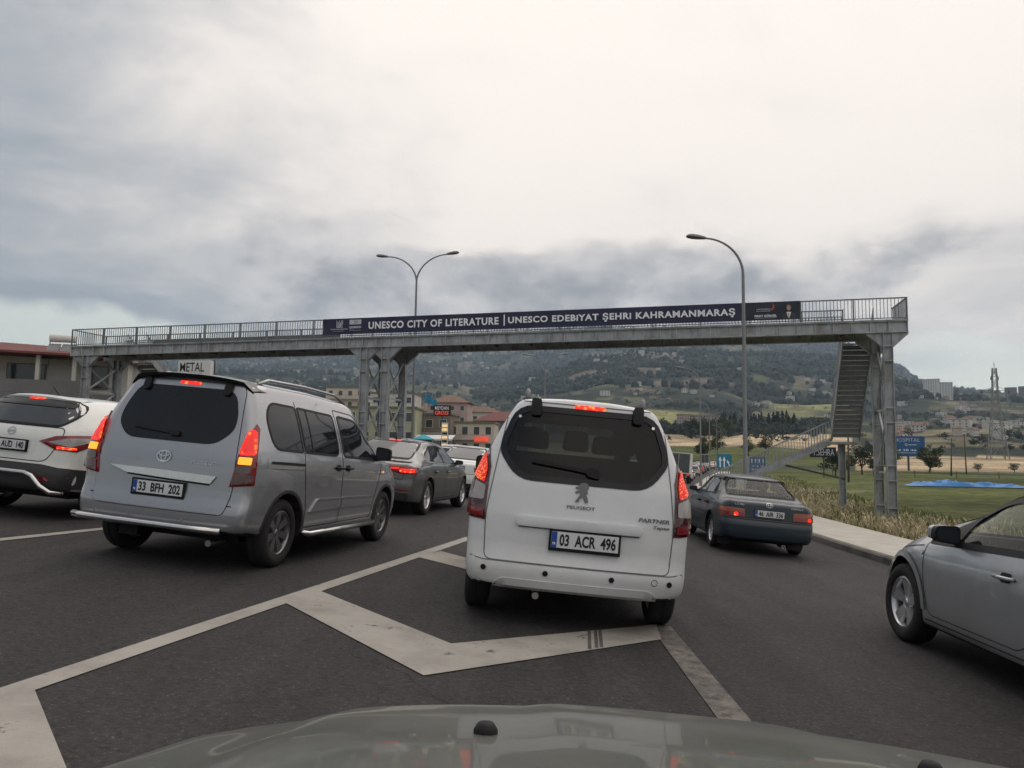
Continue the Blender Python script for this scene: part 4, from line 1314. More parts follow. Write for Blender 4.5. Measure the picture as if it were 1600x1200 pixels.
    def interior(s, seat_x=(1.55, 2.45), zf=0.35, wheel=True, dark='cabin', hr=True, seat_z=None):
        sp = s.sp; z0 = seat_z or zf + 0.25
        for k, x in enumerate(seat_x):
            front = k == len(seat_x) - 1
            ys = (-0.36, 0.36) if front else (-0.45, 0.0, 0.45)
            for y in ys:
                w = 0.24 if front else 0.21
                m = MB()
                sh = chaikin([(x, z0 - .12), (x + .5, z0 - .1), (x + .52, z0 + .03), (x + .08, z0 + .05), (x - .06, z0 + .62), (x - .16, z0 + .62), (x - .10, z0 - .05), (x, z0 - .12)], 1)
                m.prism([(p[0], y - w, p[1]) for p in sh], (0, 2*w, 0))
                o = fixnormals(m.obj('seat', dark, s.root))
                if hr:
                    hp = rpoly([(y - .13, z0 + .66), (y + .13, z0 + .66), (y + .11, z0 + .86), (y - .11, z0 + .86)], .05)
                    fixnormals(MB().prism([(x - .15, p[0], p[1]) for p in hp], (0.09, 0, 0)).obj('headrest', dark, o))
        xd = seat_x[-1] + 0.95
        m = MB(); m.prism([(xd, -sp['roof'] - .05, z0 + .42), (xd + .45, -sp['roof'] - .05, z0 + .46), (xd + .45, -sp['roof'] - .05, z0), (xd + .1, -sp['roof'] - .05, z0 + .1)], (0, 2*sp['roof'] + .1, 0))
        fixnormals(m.obj('dashboard', dark, s.root))
        if wheel:
            c = Vector((xd - 0.12, 0.36, z0 + .38)); m = MB()
            ax = Vector((0.9, 0, 0.42)).normalized(); u = Vector((0, 1, 0)); v = ax.cross(u)
            pts = [c + (u * math.cos(2*math.pi*k/20) + v * math.sin(2*math.pi*k/20)) * 0.18 for k in range(21)]
            m.tube(pts, 0.016, 6, cap=False)
            m.tube([c - u*.17, c + u*.17], .018, 6).tube([c, c - v*.17], .018, 6)
            m.obj('steering_wheel', dark, s.root)
    def mirrors(s, x, z, reach=0.12, mat_cap=None, size=(0.10, 0.20, 0.15), sides=('L', 'R')):
        """door mirror: tapered housing on a short stalk, with a glass facing back"""
        for v in sides:
            sg = 1 if v == 'L' else -1
            loc, nrm = s.hit(x, z, s.frame(v))
            y0 = loc.y
            dx, wy, hz = size
            ya = y0 + sg * reach * 0.45; yb = ya + sg * wy
            prof = rpoly([(ya, z - hz*.42), (yb, z - hz*.32), (yb, z + hz*.42), (ya, z + hz*.52)], 0.045)
            prof2 = rpoly([(ya + sg*.02, z - hz*.25), (yb - sg*.045, z - hz*.20), (yb - sg*.045, z + hz*.28), (ya + sg*.02, z + hz*.34)], 0.035)
            n = len(prof); m = MB()
            vs = [(x, p[0], p[1]) for p in prof] + [(x + dx*.55, p[0], p[1]) for p in prof] + [(x + dx*1.25, p[0], p[1]) for p in prof2]
            fs = [tuple(range(n)), tuple(range(3*n-1, 2*n-1, -1))] + [(j*n+i, j*n+(i+1) % n, (j+1)*n+(i+1) % n, (j+1)*n+i) for j in (0, 1) for i in range(n)]
            m.add(vs, fs)
            o = fixnormals(m.obj('mirror', mat_cap or 'black_trim', s.root, smooth=True, sharp=45))
            g = rpoly([(ya + sg*.018, z - hz*.33), (yb - sg*.018, z - hz*.24), (yb - sg*.018, z + hz*.33), (ya + sg*.018, z + hz*.42)], 0.035)
            meshobj('mirror_glass', [(x - 0.004, p[0], p[1]) for p in g], [tuple(range(len(g)))], 'car_glass_soft', o)
            MB().bar((x + dx*.5, y0 - sg*.04, z - hz*.30), (x + dx*.5, ya + sg*.03, z - hz*.24), 0.06, 0.05).obj('mirror_stalk', 'black_trim', o)
    def handle(s, c, view, mat, w=0.19, recess=True, parent=None):
        sg = 1 if view == 'L' else -1
        loc, nrm = s.hit(c[0], c[1], s.frame(view))
        if recess:
            s.patch('handle_recess', rpoly([(c[0]-.07, c[1]-.035), (c[0]+.06, c[1]-.035), (c[0]+.06, c[1]+.035), (c[0]-.07, c[1]+.035)], .03), view, 'black_trim', off=0.0045, res=.05, parent=parent)
        pts = [loc + Vector((dx, sg * dy, 0)) for dx, dy in ((-w/2, .004), (-w/2+.02, .035), (0, .042), (w/2-.02, .035), (w/2, .004))]
        return MB().tube(pts, .014, 7).obj('handle', mat, parent or s.root, smooth=True)
    def underbody(s, z0=0.20, z1=0.42):
        sp = s.sp; L = sp['L']
        t = sp['track'] - 0.17
        m = MB().box(0.45, L - 0.5, -t, t, z0, z1)
        return m.obj('underbody', 'under', s.root)
    def place(s, x, y, yaw):
        """stand the car on the banked road: rear centre at x, y, heading yaw degrees to the right of north"""
        place_on_road(s.root, x, y, yaw)
def place_on_road(root, x, y, yaw, dz=0.0):
    a = R(90 - yaw)
    sl = (zroad(x + 0.4) - zroad(x - 0.4)) / 0.8
    nrm = Vector((-sl, 0, 1)).normalized()
    fx = Vector((math.cos(a), math.sin(a), 0)); fx = (fx - nrm * fx.dot(nrm)).normalized(); fy = nrm.cross(fx)
    mw = Matrix.Identity(4)
    for i in range(3): mw[i][0], mw[i][1], mw[i][2] = fx[i], fy[i], nrm[i]
    mw.translation = Vector((x, y, zroad(x) + dz))
    root.matrix_world = mw

WHEELS = {}
def wheel_meshes(r, rimr, w, style, rim_mat):
    key = (r, rimr, w, style, rim_mat)
    if key in WHEELS: return WHEELS[key]
    h = w / 2; ri = r * rimr
    m = MB()
    m.lathe([(ri, -h*.78), (ri + .012, -h*.95), (ri + (r-ri)*.5, -h*1.04), (r - .03, -h*.96), (r - .008, -h*.80), (r, -h*.60), (r, -h*.1), (r - .008, -h*.08), (r - .008, h*.08), (r, h*.1), (r, h*.6),
             (r - .008, h*.80), (r - .03, h*.96), (ri + (r-ri)*.5, h*1.04), (ri + .012, h*.95), (ri, h*.78)], 'y', 44)
    o = m.obj('tyre_tmp', 'tyre', smooth=True, sharp=60); tyre = o.data; bpy.data.objects.remove(o)
    # rim: outer face towards -y
    m = MB()
    m.lathe([(ri + .004, -h*.80), (ri - .012, -h*.84), (ri - .022, -h*.70), (ri - .03, -h*.2), (ri - .03, h*.7), (ri + .004, h*.78)], 'y', 44)
    m.lathe([(0.001, -h*.60), (.028, -h*.60), (.034, -h*.52), (.07, -h*.46), (.075, -h*.30), (.001, -h*.28)], 'y', 20)
    n = {'five': 5, 'double': 5, 'ten': 10, 'turbine': 7}[style]
    for k in range(n):
        for off in ((-.16, .16) if style in ('double', 'turbine') else (0.0,)):
            a = 2*math.pi*k/n + math.pi/2
            b = a + off * (1.0 if style == 'double' else .6)
            wi = {'five': .045, 'double': .022, 'ten': .020, 'turbine': .02}[style]
            wo = wi * (1.2 if style != 'double' else 1.25)
            p0 = Vector((math.cos(a + off*.6), 0, math.sin(a + off*.6))) * .055; p1 = Vector((math.cos(b), 0, math.sin(b))) * (ri - .012)
            d = (p1 - p0).normalized(); t = Vector((-d.z, 0, d.x))
            y0, y1 = -h*.52, -h*.72
            vs = [p0 - t*wi + Vector((0, y0, 0)), p0 + t*wi + Vector((0, y0, 0)), p1 + t*wo + Vector((0, y1, 0)), p1 - t*wo + Vector((0, y1, 0))]
            vs += [q + Vector((0, .035, 0)) + (t * (.006 if i in (0, 3) else -.006)) * -1 for i, q in enumerate(vs)]
            m.add(vs, [(0,1,2,3),(7,6,5,4),(0,4,5,1),(1,5,6,2),(2,6,7,3),(3,7,4,0)])
    o = m.obj('rim_tmp', rim_mat, smooth=True, sharp=35); fixnormals(o); rim = o.data; bpy.data.objects.remove(o)
    # brake disc behind the spokes
    mm = MB(); mm.lathe([(.001, .0), (ri*.80, .0), (ri*.80, .02), (.001, .02)], 'y', 24)
    bm = bmesh.new(); bm.from_mesh(rim); n0 = len(bm.faces)
    vv = [bm.verts.new(v) for v in mm.v]
    for f in mm.f:
        try: fc = bm.faces.new([vv[i] for i in f]); fc.material_index = 1
        except ValueError: pass
    bm.to_mesh(rim); bm.free(); rim.materials.append(M['under'])
    tyre.name = 'wheel'; rim.name = 'rim'
    WHEELS[key] = (tyre, rim)
    return tyre, rim
def mir(poly): return [(-p[0], p[1]) for p in poly]

# ------------------------------------------------------------------ vehicles: the cars themselves
def dg(x, y, z, th):
    a = R(th); return (-x * math.sin(a) + y * math.cos(a), z)
def both(c, name, pts, th, mat, **k):
    """the same outline (x, y on the right side, z) on both rear corners, seen at an angle"""
    for sg in (1, -1):
        poly = [dg(x, y, z, th) for x, y, z in pts]
        if sg < 0: poly = [(-u, v) for u, v in poly]
        yield c.patch(name, poly, ('D', th * sg), mat, **k)
def spoiler(c, hw, x_in, x_out, drop, mat, n=16, th=0.032, lift=0.010):
    vs, fs = [], []
    rows = []
    for i in range(n + 1):
        y = -hw + 2*hw*i/n
        loc, nr = c.hit(x_in, y, c.frame('T'))
        z = loc.z + lift; e = (abs(y)/hw) ** 4 * 0.10
        rows.append([(x_in + e, y, z), (x_in*0.5 + x_out*0.5 + e, y, z + 0.006), (x_out + e, y, z - drop), (x_out + .012 + e, y, z - drop - th), (x_in + e, y, z - th)])
    for r in rows: vs += r
    for i in range(n):
        for j in range(5): k = (j+1) % 5; fs.append((i*5+j, (i+1)*5+j, (i+1)*5+k, i*5+k))
    fs += [(0, 1, 2, 3, 4), tuple(n*5 + j for j in (4, 3, 2, 1, 0))]
    return fixnormals(meshobj('spoiler', vs, fs, mat, c.root, smooth=True, sharp=40))
def blockat(c, name, y, z, w, h, d, mat, view='B', parent=None, rad=0.02):
    """small rounded block standing on the body"""
    poly = rpoly([(y-w/2, z-h/2), (y+w/2, z-h/2), (y+w/2, z+h/2), (y-w/2, z+h/2)], min(rad, w*.4, h*.4))
    return c.patch(name, poly, view, mat, off=d, res=0.05, skirt=d + 0.01, parent=parent)
def disc(cx, cy, r, n=14, ry=None): return [(cx + r*math.cos(2*math.pi*k/n), cy + (ry or r)*math.sin(2*math.pi*k/n)) for k in range(n)]
def ringseam(c, name, cx, cy, rx, ry, w, mat, view='B', off=0.010, parent=None):
    return c.seam(name, disc(cx, cy, rx, 24, ry), view, w, mat, off, closed=True, parent=parent)

# ---- silver van
def silver_van():
    sp = dict(L=4.40, paint='paint_silver', wr=0.335, track=0.795, axles=(0.76, 3.54), roof=0.66, step=0.06, rr=0.09, etop=0.35,
              plan=[(0, .90), (.3, .918), (1, .925), (3.2, .925), (3.9, .90), (4.4, .82)],
              top=[(0, 1.795), (.5, 1.825), (1.6, 1.83), (2.5, 1.80), (2.75, 1.765), (3.55, 1.20), (3.72, 1.13), (4.25, 1.0), (4.4, .92)],
              bot=[(0, .36), (.35, .31), (.55, .25), (3.8, .24), (4.1, .25), (4.4, .28)],
              belt=[(0, 1.14), (2.0, 1.11), (3.3, 1.05), (3.6, 1.03), (4.2, .90), (4.4, .80)],
              rear=[(.25, .07), (.36, .015), (.45, 0), (.60, .0), (.64, .035), (1.0, .05), (1.14, .085), (1.78, .30)], rcurve=.07,
              front=[(.2, .05), (.35, 0), (.6, 0), (.8, .05), (1.0, .12)], fcurve=.25, shoulder=.97)
    c = Car('silver_van', 'silver passenger van with black roof spoiler, number plate 33 BFH 202 and chrome rear bar', 'van', sp)
    body = c.finish()
    c.arch_lips('plastic_dark', 0.03, 0.006)
    c.underbody(.24, .5)
    c.wheels('turbine', 'alloy_dark')
    # tailgate and its glass
    tg = rpoly([(-.68, .53), (.68, .53), (.725, .80), (.70, 1.10), (.60, 1.745), (-.60, 1.745), (-.70, 1.10), (-.725, .80)], [.06, .06, .1, .2, .1, .1, .2, .1])
    t = c.patch('tailgate', tg, 'B', 'paint_silver', off=.006, skirt=.01)
    c.seam('panel_gap', tg, 'B', .012, 'gap', .002, closed=True, parent=t)
    rw = rpoly([(-.47, 1.155), (.47, 1.155), (.615, 1.30), (.61, 1.44), (.52, 1.685), (-.52, 1.685), (-.61, 1.44), (-.615, 1.30)], [.10, .10, .09, .2, .12, .12, .2, .09])
    w = c.patch('rear_window', rw, 'B', 'car_glass', off=.010, res=.06)
    spoiler(c, .66, .48, .22, .012, 'black_gloss')
    for y in (-.435, .435): blockat(c, 'hinge', y, 1.685, .075, .125, .035, 'black_trim', rad=.035)
    blockat(c, 'brake_light', -.02, 1.725, .22, .030, .016, 'glow_red_hot', rad=.014)
    a = c.seam('wiper', [(-.06, 1.225), (.10, 1.235), (.42, 1.262)], 'B', .022, 'black_trim', .03)
    c.patch('wiper_cap', rpoly([(-.10, 1.20), (0, 1.20), (0, 1.25), (-.10, 1.25)], .02), 'B', 'black_trim', off=.034, skirt=.03, parent=a)
    # lamps
    for o in both(c, 'tail_light', [(.055, -.705, .79), (.165, -.875, .82), (.185, -.87, 1.34), (.18, -.835, 1.385), (.125, -.775, 1.25), (.085, -.74, 1.08)], 38, 'lens_red', off=.014, skirt=.02, bulge=.012): pass
    tl = [o for o in c.root.children if o.name.startswith('tail_light')]
    for i, sg in enumerate((1, -1)):
        mk = lambda pts: [(u * sg, v) for u, v in (dg(x, y, z, 38) for x, y, z in pts)]
        vw = ('D', 38 * sg)
        lp = mk([(.10, -.755, 1.09), (.165, -.845, 1.10), (.17, -.83, 1.305), (.145, -.80, 1.305)])
        c.patch('brake_glow', rpoly(lp, .02), vw, 'glow_red_low', off=.031, parent=tl[i])
        c.seam('brake_loop', rpoly(lp, .02), vw, .024, 'glow_red_hot', .034, closed=True, parent=tl[i])
        c.patch('turn_signal', rpoly(mk([(.09, -.745, 1.0), (.15, -.83, 1.0), (.155, -.835, 1.065), (.095, -.75, 1.065)]), .012), vw, 'glow_orange', off=.032, parent=tl[i])
        c.patch('reverse_light', rpoly(mk([(.085, -.74, .925), (.145, -.825, .925), (.145, -.825, .985), (.085, -.74, .985)]), .012), vw, 'lens_smoke', off=.031, parent=tl[i])
        c.patch('lamp_base', mk([(.06, -.72, .81), (.155, -.865, .835), (.155, -.86, .91), (.075, -.735, .91)]), vw, 'lens_dark', off=.031, parent=tl[i])
    # chrome strip, badge, lettering, plate
    s_ = c.patch('trim_strip', rpoly([(-.51, .80), (.0, .815), (.36, .828), (.55, .885), (.0, .885), (-.56, .872)], .008), 'B', 'chrome', off=.026, skirt=.024)
    c.seam('trim_shadow', [(-.50, .792), (0, .806), (.36, .820)], 'B', .018, 'gap', .008)
    em = ringseam(c, 'emblem', 0, 1.01, .072, .049, .012, 'chrome', off=.016)
    ringseam(c, 'emblem_oval', 0, 1.012, .026, .045, .010, 'chrome', off=.018, parent=em)
    ringseam(c, 'emblem_oval', 0, 1.032, .052, .022, .010, 'chrome', off=.019, parent=em)
    c.text('PROACE CITY', 'badge_lettering', (-.42, .985), 'B', w=.26, h=.030, mat='chrome', off=.013)
    c.plate((0.0, .715), 'B', '33 BFH 202')
    # bumper line, sensors, chrome bar
    c.seam('bumper_gap', [(-.74, .615), (.74, .615)], 'B', .010, 'gap', .003)
    for y in (-.66, -.28, .28, .66): c.patch('parking_sensor', disc(y, .45, .014), 'B', 'paint_silver', off=.006, skirt=.006)
    MB().tube([(.02, .86, .395), (-.045, .72, .395), (-.065, .4, .395), (-.065, -.4, .395), (-.045, -.72, .395)], .030, 10).obj('rear_bar', 'chrome', c.root, smooth=True)
    for y in (-.5, .5): MB().bar((-.05, y, .39), (.15, y, .37), .03).obj('bar_bracket', 'plastic_dark', c.root)
    MB().box(.15, .35, .25, .45, .24, .34).obj('tow_bracket', 'under', c.root)
    MB().tube([(.02, -.58, .27), (.3, -.58, .27)], .03, 10).obj('exhaust', 'chrome_dull', c.root)
    # sides
    for v in ('R', 'L'):
        c.window(rpoly([(.47, 1.165), (1.06, 1.145), (1.06, 1.60), (.56, 1.61), (.42, 1.46)], [.12, .03, .03, .14, .16]), v, 'car_glass', frit=.022)
        f2 = c.window(rpoly([(1.12, 1.145), (1.97, 1.12), (1.98, 1.575), (1.12, 1.60)], [.02, .12, .05, .03]), v, 'car_glass', frit=.022)
        c.seam('window_bar', [(1.30, 1.14), (1.30, 1.59)], v, .018, 'black_trim', .008, parent=f2)
        c.window(rpoly([(2.10, 1.115), (3.25, 1.085), (3.16, 1.20), (2.66, 1.55), (2.12, 1.575)], [.05, .02, .04, .12, .06]), v, 'car_glass', frit=.03)
        fd = rpoly([(2.05, .36), (3.02, .36), (3.14, .70), (3.32, 1.03), (3.26, 1.12), (2.66, 1.62), (2.05, 1.645)], [.04, .06, .1, .04, .04, .1, .04])
        c.seam('door_gap', fd, v, .010, 'gap', .003, closed=True)
        c.seam('door_gap', [(1.09, 1.66), (1.09, .92), (1.17, .60), (1.20, .36), (2.05, .36)], v, .010, 'gap', .003)
        c.seam('slide_rail', [(.40, 1.035), (1.075, 1.015)], v, .026, 'gap', .005)
        c.seam('rail_cover', [(.33, 1.075), (.33, .98), (1.09, .96)], v, .005, 'gap_soft', .003)
        for pts in ([(1.26, .52), (1.42, .655), (2.035, .65), (2.035, .53)], [(2.065, .65), (2.98, .64), (3.02, .52), (2.065, .53)]):
            mo = c.patch('side_moulding', rpoly(pts, [.02, .05, .01, .01]), v, 'paint_silver', off=.018, skirt=.02)
            q = [(pts[1][0] + .02, pts[1][1] - .02), (pts[2][0], pts[2][1] - .02)] if pts[0][0] < 2 else [(pts[0][0], pts[0][1] - .02), (pts[1][0], pts[1][1] - .02)]
            c.seam('chrome_line', q, v, .018, 'chrome', .021, parent=mo)
        c.handle((1.93, .985), v, 'black_trim'); c.handle((2.20, .98), v, 'black_trim')
        sg = -1 if v == 'R' else 1
        MB().tube([(1.16, sg*.90, .32), (1.22, sg*.97, .30), (3.05, sg*.97, .29), (3.12, sg*.90, .31)], .030, 9).obj('side_step', 'chrome', c.root, smooth=True)
        MB().box(1.20, 3.08, min(sg*.86, sg*.955), max(sg*.86, sg*.955), .285, .315).obj('step_board', 'plastic_dark', c.root)
        z = 1.80
        MB().tube([(.55, sg*.57, 1.785), (.72, sg*.575, 1.838), (1.5, sg*.58, 1.852), (2.3, sg*.575, 1.835), (2.66, sg*.555, 1.755)], .018, 8).obj('roof_rail', 'chrome_dull', c.root, smooth=True)
        c.patch('side_repeater', disc(3.36, .93, .022, 10, .014), v, 'glow_orange', off=.008)
    c.mirrors(3.10, 1.16, .10, size=(.11, .20, .20))
    c.patch('windscreen', rpoly([(-.66, 1.17), (.66, 1.17), (.55, 1.72), (-.55, 1.72)], .06), 'F', 'car_glass', off=.004)
    c.place(-3.33, 7.05, 11.3)
    return c

# ---- white van
def white_van():
    sp = dict(L=4.38, paint='paint_white', wr=0.325, track=0.785, axles=(0.74, 3.47), roof=0.615, step=0.06, rr=0.09, etop=0.45,
              plan=[(0, .885), (.3, .90), (1, .905), (3.2, .905), (3.9, .88), (4.38, .80)],
              top=[(0, 1.835), (.45, 1.855), (1.6, 1.86), (2.4, 1.83), (2.65, 1.79), (3.40, 1.24), (3.6, 1.15), (4.2, 1.0), (4.38, .90)],
              bot=[(0, .29), (.35, .29), (.55, .25), (3.8, .24), (4.38, .28)],
              belt=[(0, 1.14), (2.0, 1.12), (3.3, 1.06), (3.6, 1.05), (4.2, .90), (4.38, .80)],
              rear=[(.22, .10), (.30, .03), (.40, .0), (.50, .0), (.545, .045), (.9, .055), (1.13, .085), (1.8, .26)], rcurve=.085,
              front=[(.2, .05), (.35, 0), (.6, 0), (.8, .05), (1.0, .12)], fcurve=.25, shoulder=.965)
    sp['cabin'] = (.07, 3.30)
    c = Car('white_van', 'white passenger van with black rear window, number plate 03 ACR 496 and body-coloured bumper', 'van', sp)
    rw = rpoly([(-.52, 1.165), (.52, 1.165), (.665, 1.36), (.655, 1.46), (.56, 1.735), (-.56, 1.735), (-.655, 1.46), (-.665, 1.36)], [.12, .12, .12, .2, .13, .13, .2, .12])
    c.window(rw, 'B', 'tint_dark', 'rear_window', frit=.05, see=True, frame_mat='car_glass')
    c.window(rpoly([(-.66, 1.24), (.66, 1.24), (.53, 1.74), (-.53, 1.74)], .06), 'F', 'tint_light', 'windscreen', frit=.05, see=True)
    for v in ('R', 'L'):
        c.window(rpoly([(.45, 1.19), (1.04, 1.17), (1.04, 1.62), (.56, 1.62)], .08), v, 'car_glass', frit=.025)
        c.window(rpoly([(1.12, 1.17), (1.92, 1.14), (1.92, 1.60), (1.12, 1.62)], .06), v, 'car_glass', frit=.025)
        c.window(rpoly([(2.04, 1.14), (3.10, 1.11), (3.0, 1.24), (2.56, 1.58), (2.04, 1.60)], .06), v, 'tint_light', frit=.035, see=True)
        c.seam('door_gap', [(1.08, 1.64), (1.08, .40), (1.98, .40), (1.98, 1.62)], v, .010, 'gap', .003)
        c.handle((1.85, 1.0), v, 'paint_white', recess=False)
        c.patch('side_moulding', rpoly([(1.2, .52), (3.0, .52), (3.0, .64), (1.2, .64)], .03), v, 'plastic_dark', off=.016, skirt=.02)
    body = c.finish(see=True)
    c.arch_lips('paint_white', 0.035, 0.008)
    c.underbody(.24, .42)
    c.wheels('five', 'alloy')
    c.interior((1.5, 2.35), .40, seat_z=.76)
    tg = rpoly([(-.735, .50), (.735, .50), (.755, .85), (.72, 1.15), (.63, 1.79), (-.63, 1.79), (-.72, 1.15), (-.755, .85)], [.06, .06, .1, .2, .1, .1, .2, .1])
    c.seam('tailgate_gap', tg, 'B', .008, 'gap_white', .003, closed=True)
    for y in (-.42, .42): blockat(c, 'hinge', y, 1.735, .085, .13, .035, 'black_trim', rad=.025)
    blockat(c, 'brake_light', -.02, 1.775, .255, .034, .016, 'glow_red_hot', rad=.016)
    for y in (-.55, .55): c.patch('washer_stud', disc(y, 1.655, .013, 10), 'B', 'chrome', off=.012, skirt=.01)
    a = c.seam('wiper', [(-.10, 1.235), (.08, 1.26), (.42, 1.295)], 'B', .026, 'black_trim', .03)
    c.patch('wiper_cap', rpoly([(-.13, 1.19), (-.02, 1.215), (-.02, 1.275), (-.13, 1.27)], .025), 'B', 'black_trim', off=.036, skirt=.03, parent=a)
    for o in both(c, 'tail_light', [(.055, -.785, .80), (.26, -.93, .82), (.26, -.92, 1.10), (.22, -.88, 1.30), (.165, -.815, 1.375), (.11, -.775, 1.22), (.07, -.785, 1.0)], 30, 'lens_dark', off=.012, skirt=.02, bulge=.012): pass
    tl = [o for o in c.root.children if o.name.startswith('tail_light')]
    for i, sg in enumerate((1, -1)):
        mk = lambda pts: [(u * sg, v) for u, v in (dg(x, y, z, 30) for x, y, z in pts)]
        vw = ('D', 30 * sg)
        c.patch('brake_glow', rpoly(mk([(.10, -.80, 1.09), (.21, -.895, 1.145), (.19, -.87, 1.27), (.155, -.825, 1.335), (.115, -.795, 1.22)]), .02), vw, 'glow_led', off=.029, parent=tl[i])
        c.patch('reverse_light', rpoly(mk([(.08, -.80, .955), (.21, -.905, .96), (.21, -.90, 1.125), (.085, -.80, 1.07)]), .02), vw, 'lens_clear', off=.028, parent=tl[i])
        c.patch('fog_light', rpoly(mk([(.065, -.80, .825), (.22, -.91, .84), (.22, -.91, .90), (.065, -.80, .89)]), .015), vw, 'lens_red', off=.028, parent=tl[i])
    c.patch('handle_strip', rpoly([(-.50, .785), (.50, .785), (.50, .865), (-.50, .865)], [.03, .03, .045, .045]), 'B', 'paint_white', off=.030, skirt=.03, bulge=.012)
    c.seam('strip_shadow', [(-.48, .778), (.48, .778)], 'B', .010, 'gap_white', .012)
    # rampant animal badge with the maker's lettering
    lion = [(-.02, .075), (.02, .085), (.045, .075), (.058, .045), (.045, .02), (.05, -.005), (.035, -.02), (.05, -.045), (.058, -.08), (.03, -.085), (.022, -.06), (.005, -.035), (-.015, -.055), (-.028, -.085), (-.055, -.08),
            (-.035, -.045), (-.012, -.015), (-.02, .0), (-.05, -.012), (-.06, .005), (-.025, .02), (-.02, .032), (-.055, .028), (-.06, .045), (-.03, .05)]
    sx = 1.0
    c.patch('emblem', [(-x*.92*sx, 1.085 + y*.92) for x, y in lion], 'B', 'lamp_head', off=.012, skirt=.008, res=.03)
    c.text('PEUGEOT', 'badge_lettering', (0, .965), 'B', w=.225, h=.026, mat='lamp_head', bold=.03, off=.008)
    c.text('PARTNER', 'badge_lettering', (-.595, .915), 'B', w=.255, h=.032, mat='lamp_head', bold=.035, off=.008, slant=.25)
    c.text('Tepee', 'badge_lettering', (-.65, .862), 'B', w=.135, h=.034, mat='lamp_head', bold=.03, off=.008, slant=.25)
    c.plate((-.05, .705), 'B', '03 ACR 496', w=.53, h=.125, holder=.018)
    # bumper: raised lower valance, sensors
    c.seam('bumper_gap', [(-.90, .525), (-.74, .495), (.74, .495), (.90, .525)], 'B', .007, 'gap_white', .004)
    c.patch('bumper_valance', rpoly([(-.66, .295), (.66, .295), (.60, .375), (-.60, .375)], [.03, .03, .05, .05]), 'B', 'paint_white', off=.012, skirt=.014)
    for y in (-.74, -.28, .24, .73): c.patch('parking_sensor', disc(y, .435, .022), 'B', 'black_trim', off=.006)
    c.seam('tow_cover', disc(-.62, .44, .024, 14), 'B', .004, 'gap_soft', .005, closed=True)
    for sg in (-1, 1):
        MB().tube([(.50, sg*.50, 1.83), (.60, sg*.505, 1.905), (1.4, sg*.51, 1.92), (2.2, sg*.505, 1.90), (2.45, sg*.495, 1.80)], .022, 8).obj('roof_rail', 'lamp_head', c.root, smooth=True)
    c.mirrors(2.98, 1.19, .10, size=(.11, .20, .22))
    MB().tube([(.25, .30, .26), (.05, .30, .25)], .028, 10).obj('exhaust', 'chrome_dull', c.root)
    c.place(.485, 6.02, 1.0)
    return c

def sedan_spec(L, W, H, roof, axles, paint, wr=.32, trunk=.95, tr_len=.55, rw_len=.75, ws0=2.75, hood0=3.45, hood_h=.93, nose=.72, bot=.20, **k):
    hw = W / 2
    sp = dict(L=L, paint=paint, wr=wr, track=hw - .13, axles=axles, roof=roof, step=.065, rr=.12, rf=.16, etop=.55,
              plan=[(0, hw - .06), (.4, hw - .015), (1.2, hw), (L - 1.2, hw), (L - .5, hw - .03), (L, hw - .14)],
              top=[(0, trunk - .03), (tr_len, trunk), (tr_len + rw_len, H - .045), (tr_len + rw_len + .55, H), (ws0 - .45, H - .01), (ws0, H - .06), (hood0, hood_h + .03), (hood0 + .12, hood_h), (L - .2, nose + .07), (L, nose)],
              bot=[(0, bot + .06), (.4, bot + .02), (.7, bot), (L - .8, bot), (L, bot + .04)],
              belt=[(0, trunk - .09), (tr_len, trunk - .05), (hood0 - .2, hood_h - .03), (hood0, hood_h - .05), (L - .2, nose - .02), (L, nose - .06)],
              rear=[(.15, .10), (.28, .03), (.42, 0), (.55, .0), (.60, .025), (.95, .06)], rcurve=.13,
              front=[(.15, .06), (.3, 0), (.55, 0), (.75, .08)], fcurve=.30, shoulder=.955)
    sp.update(k)
    return sp

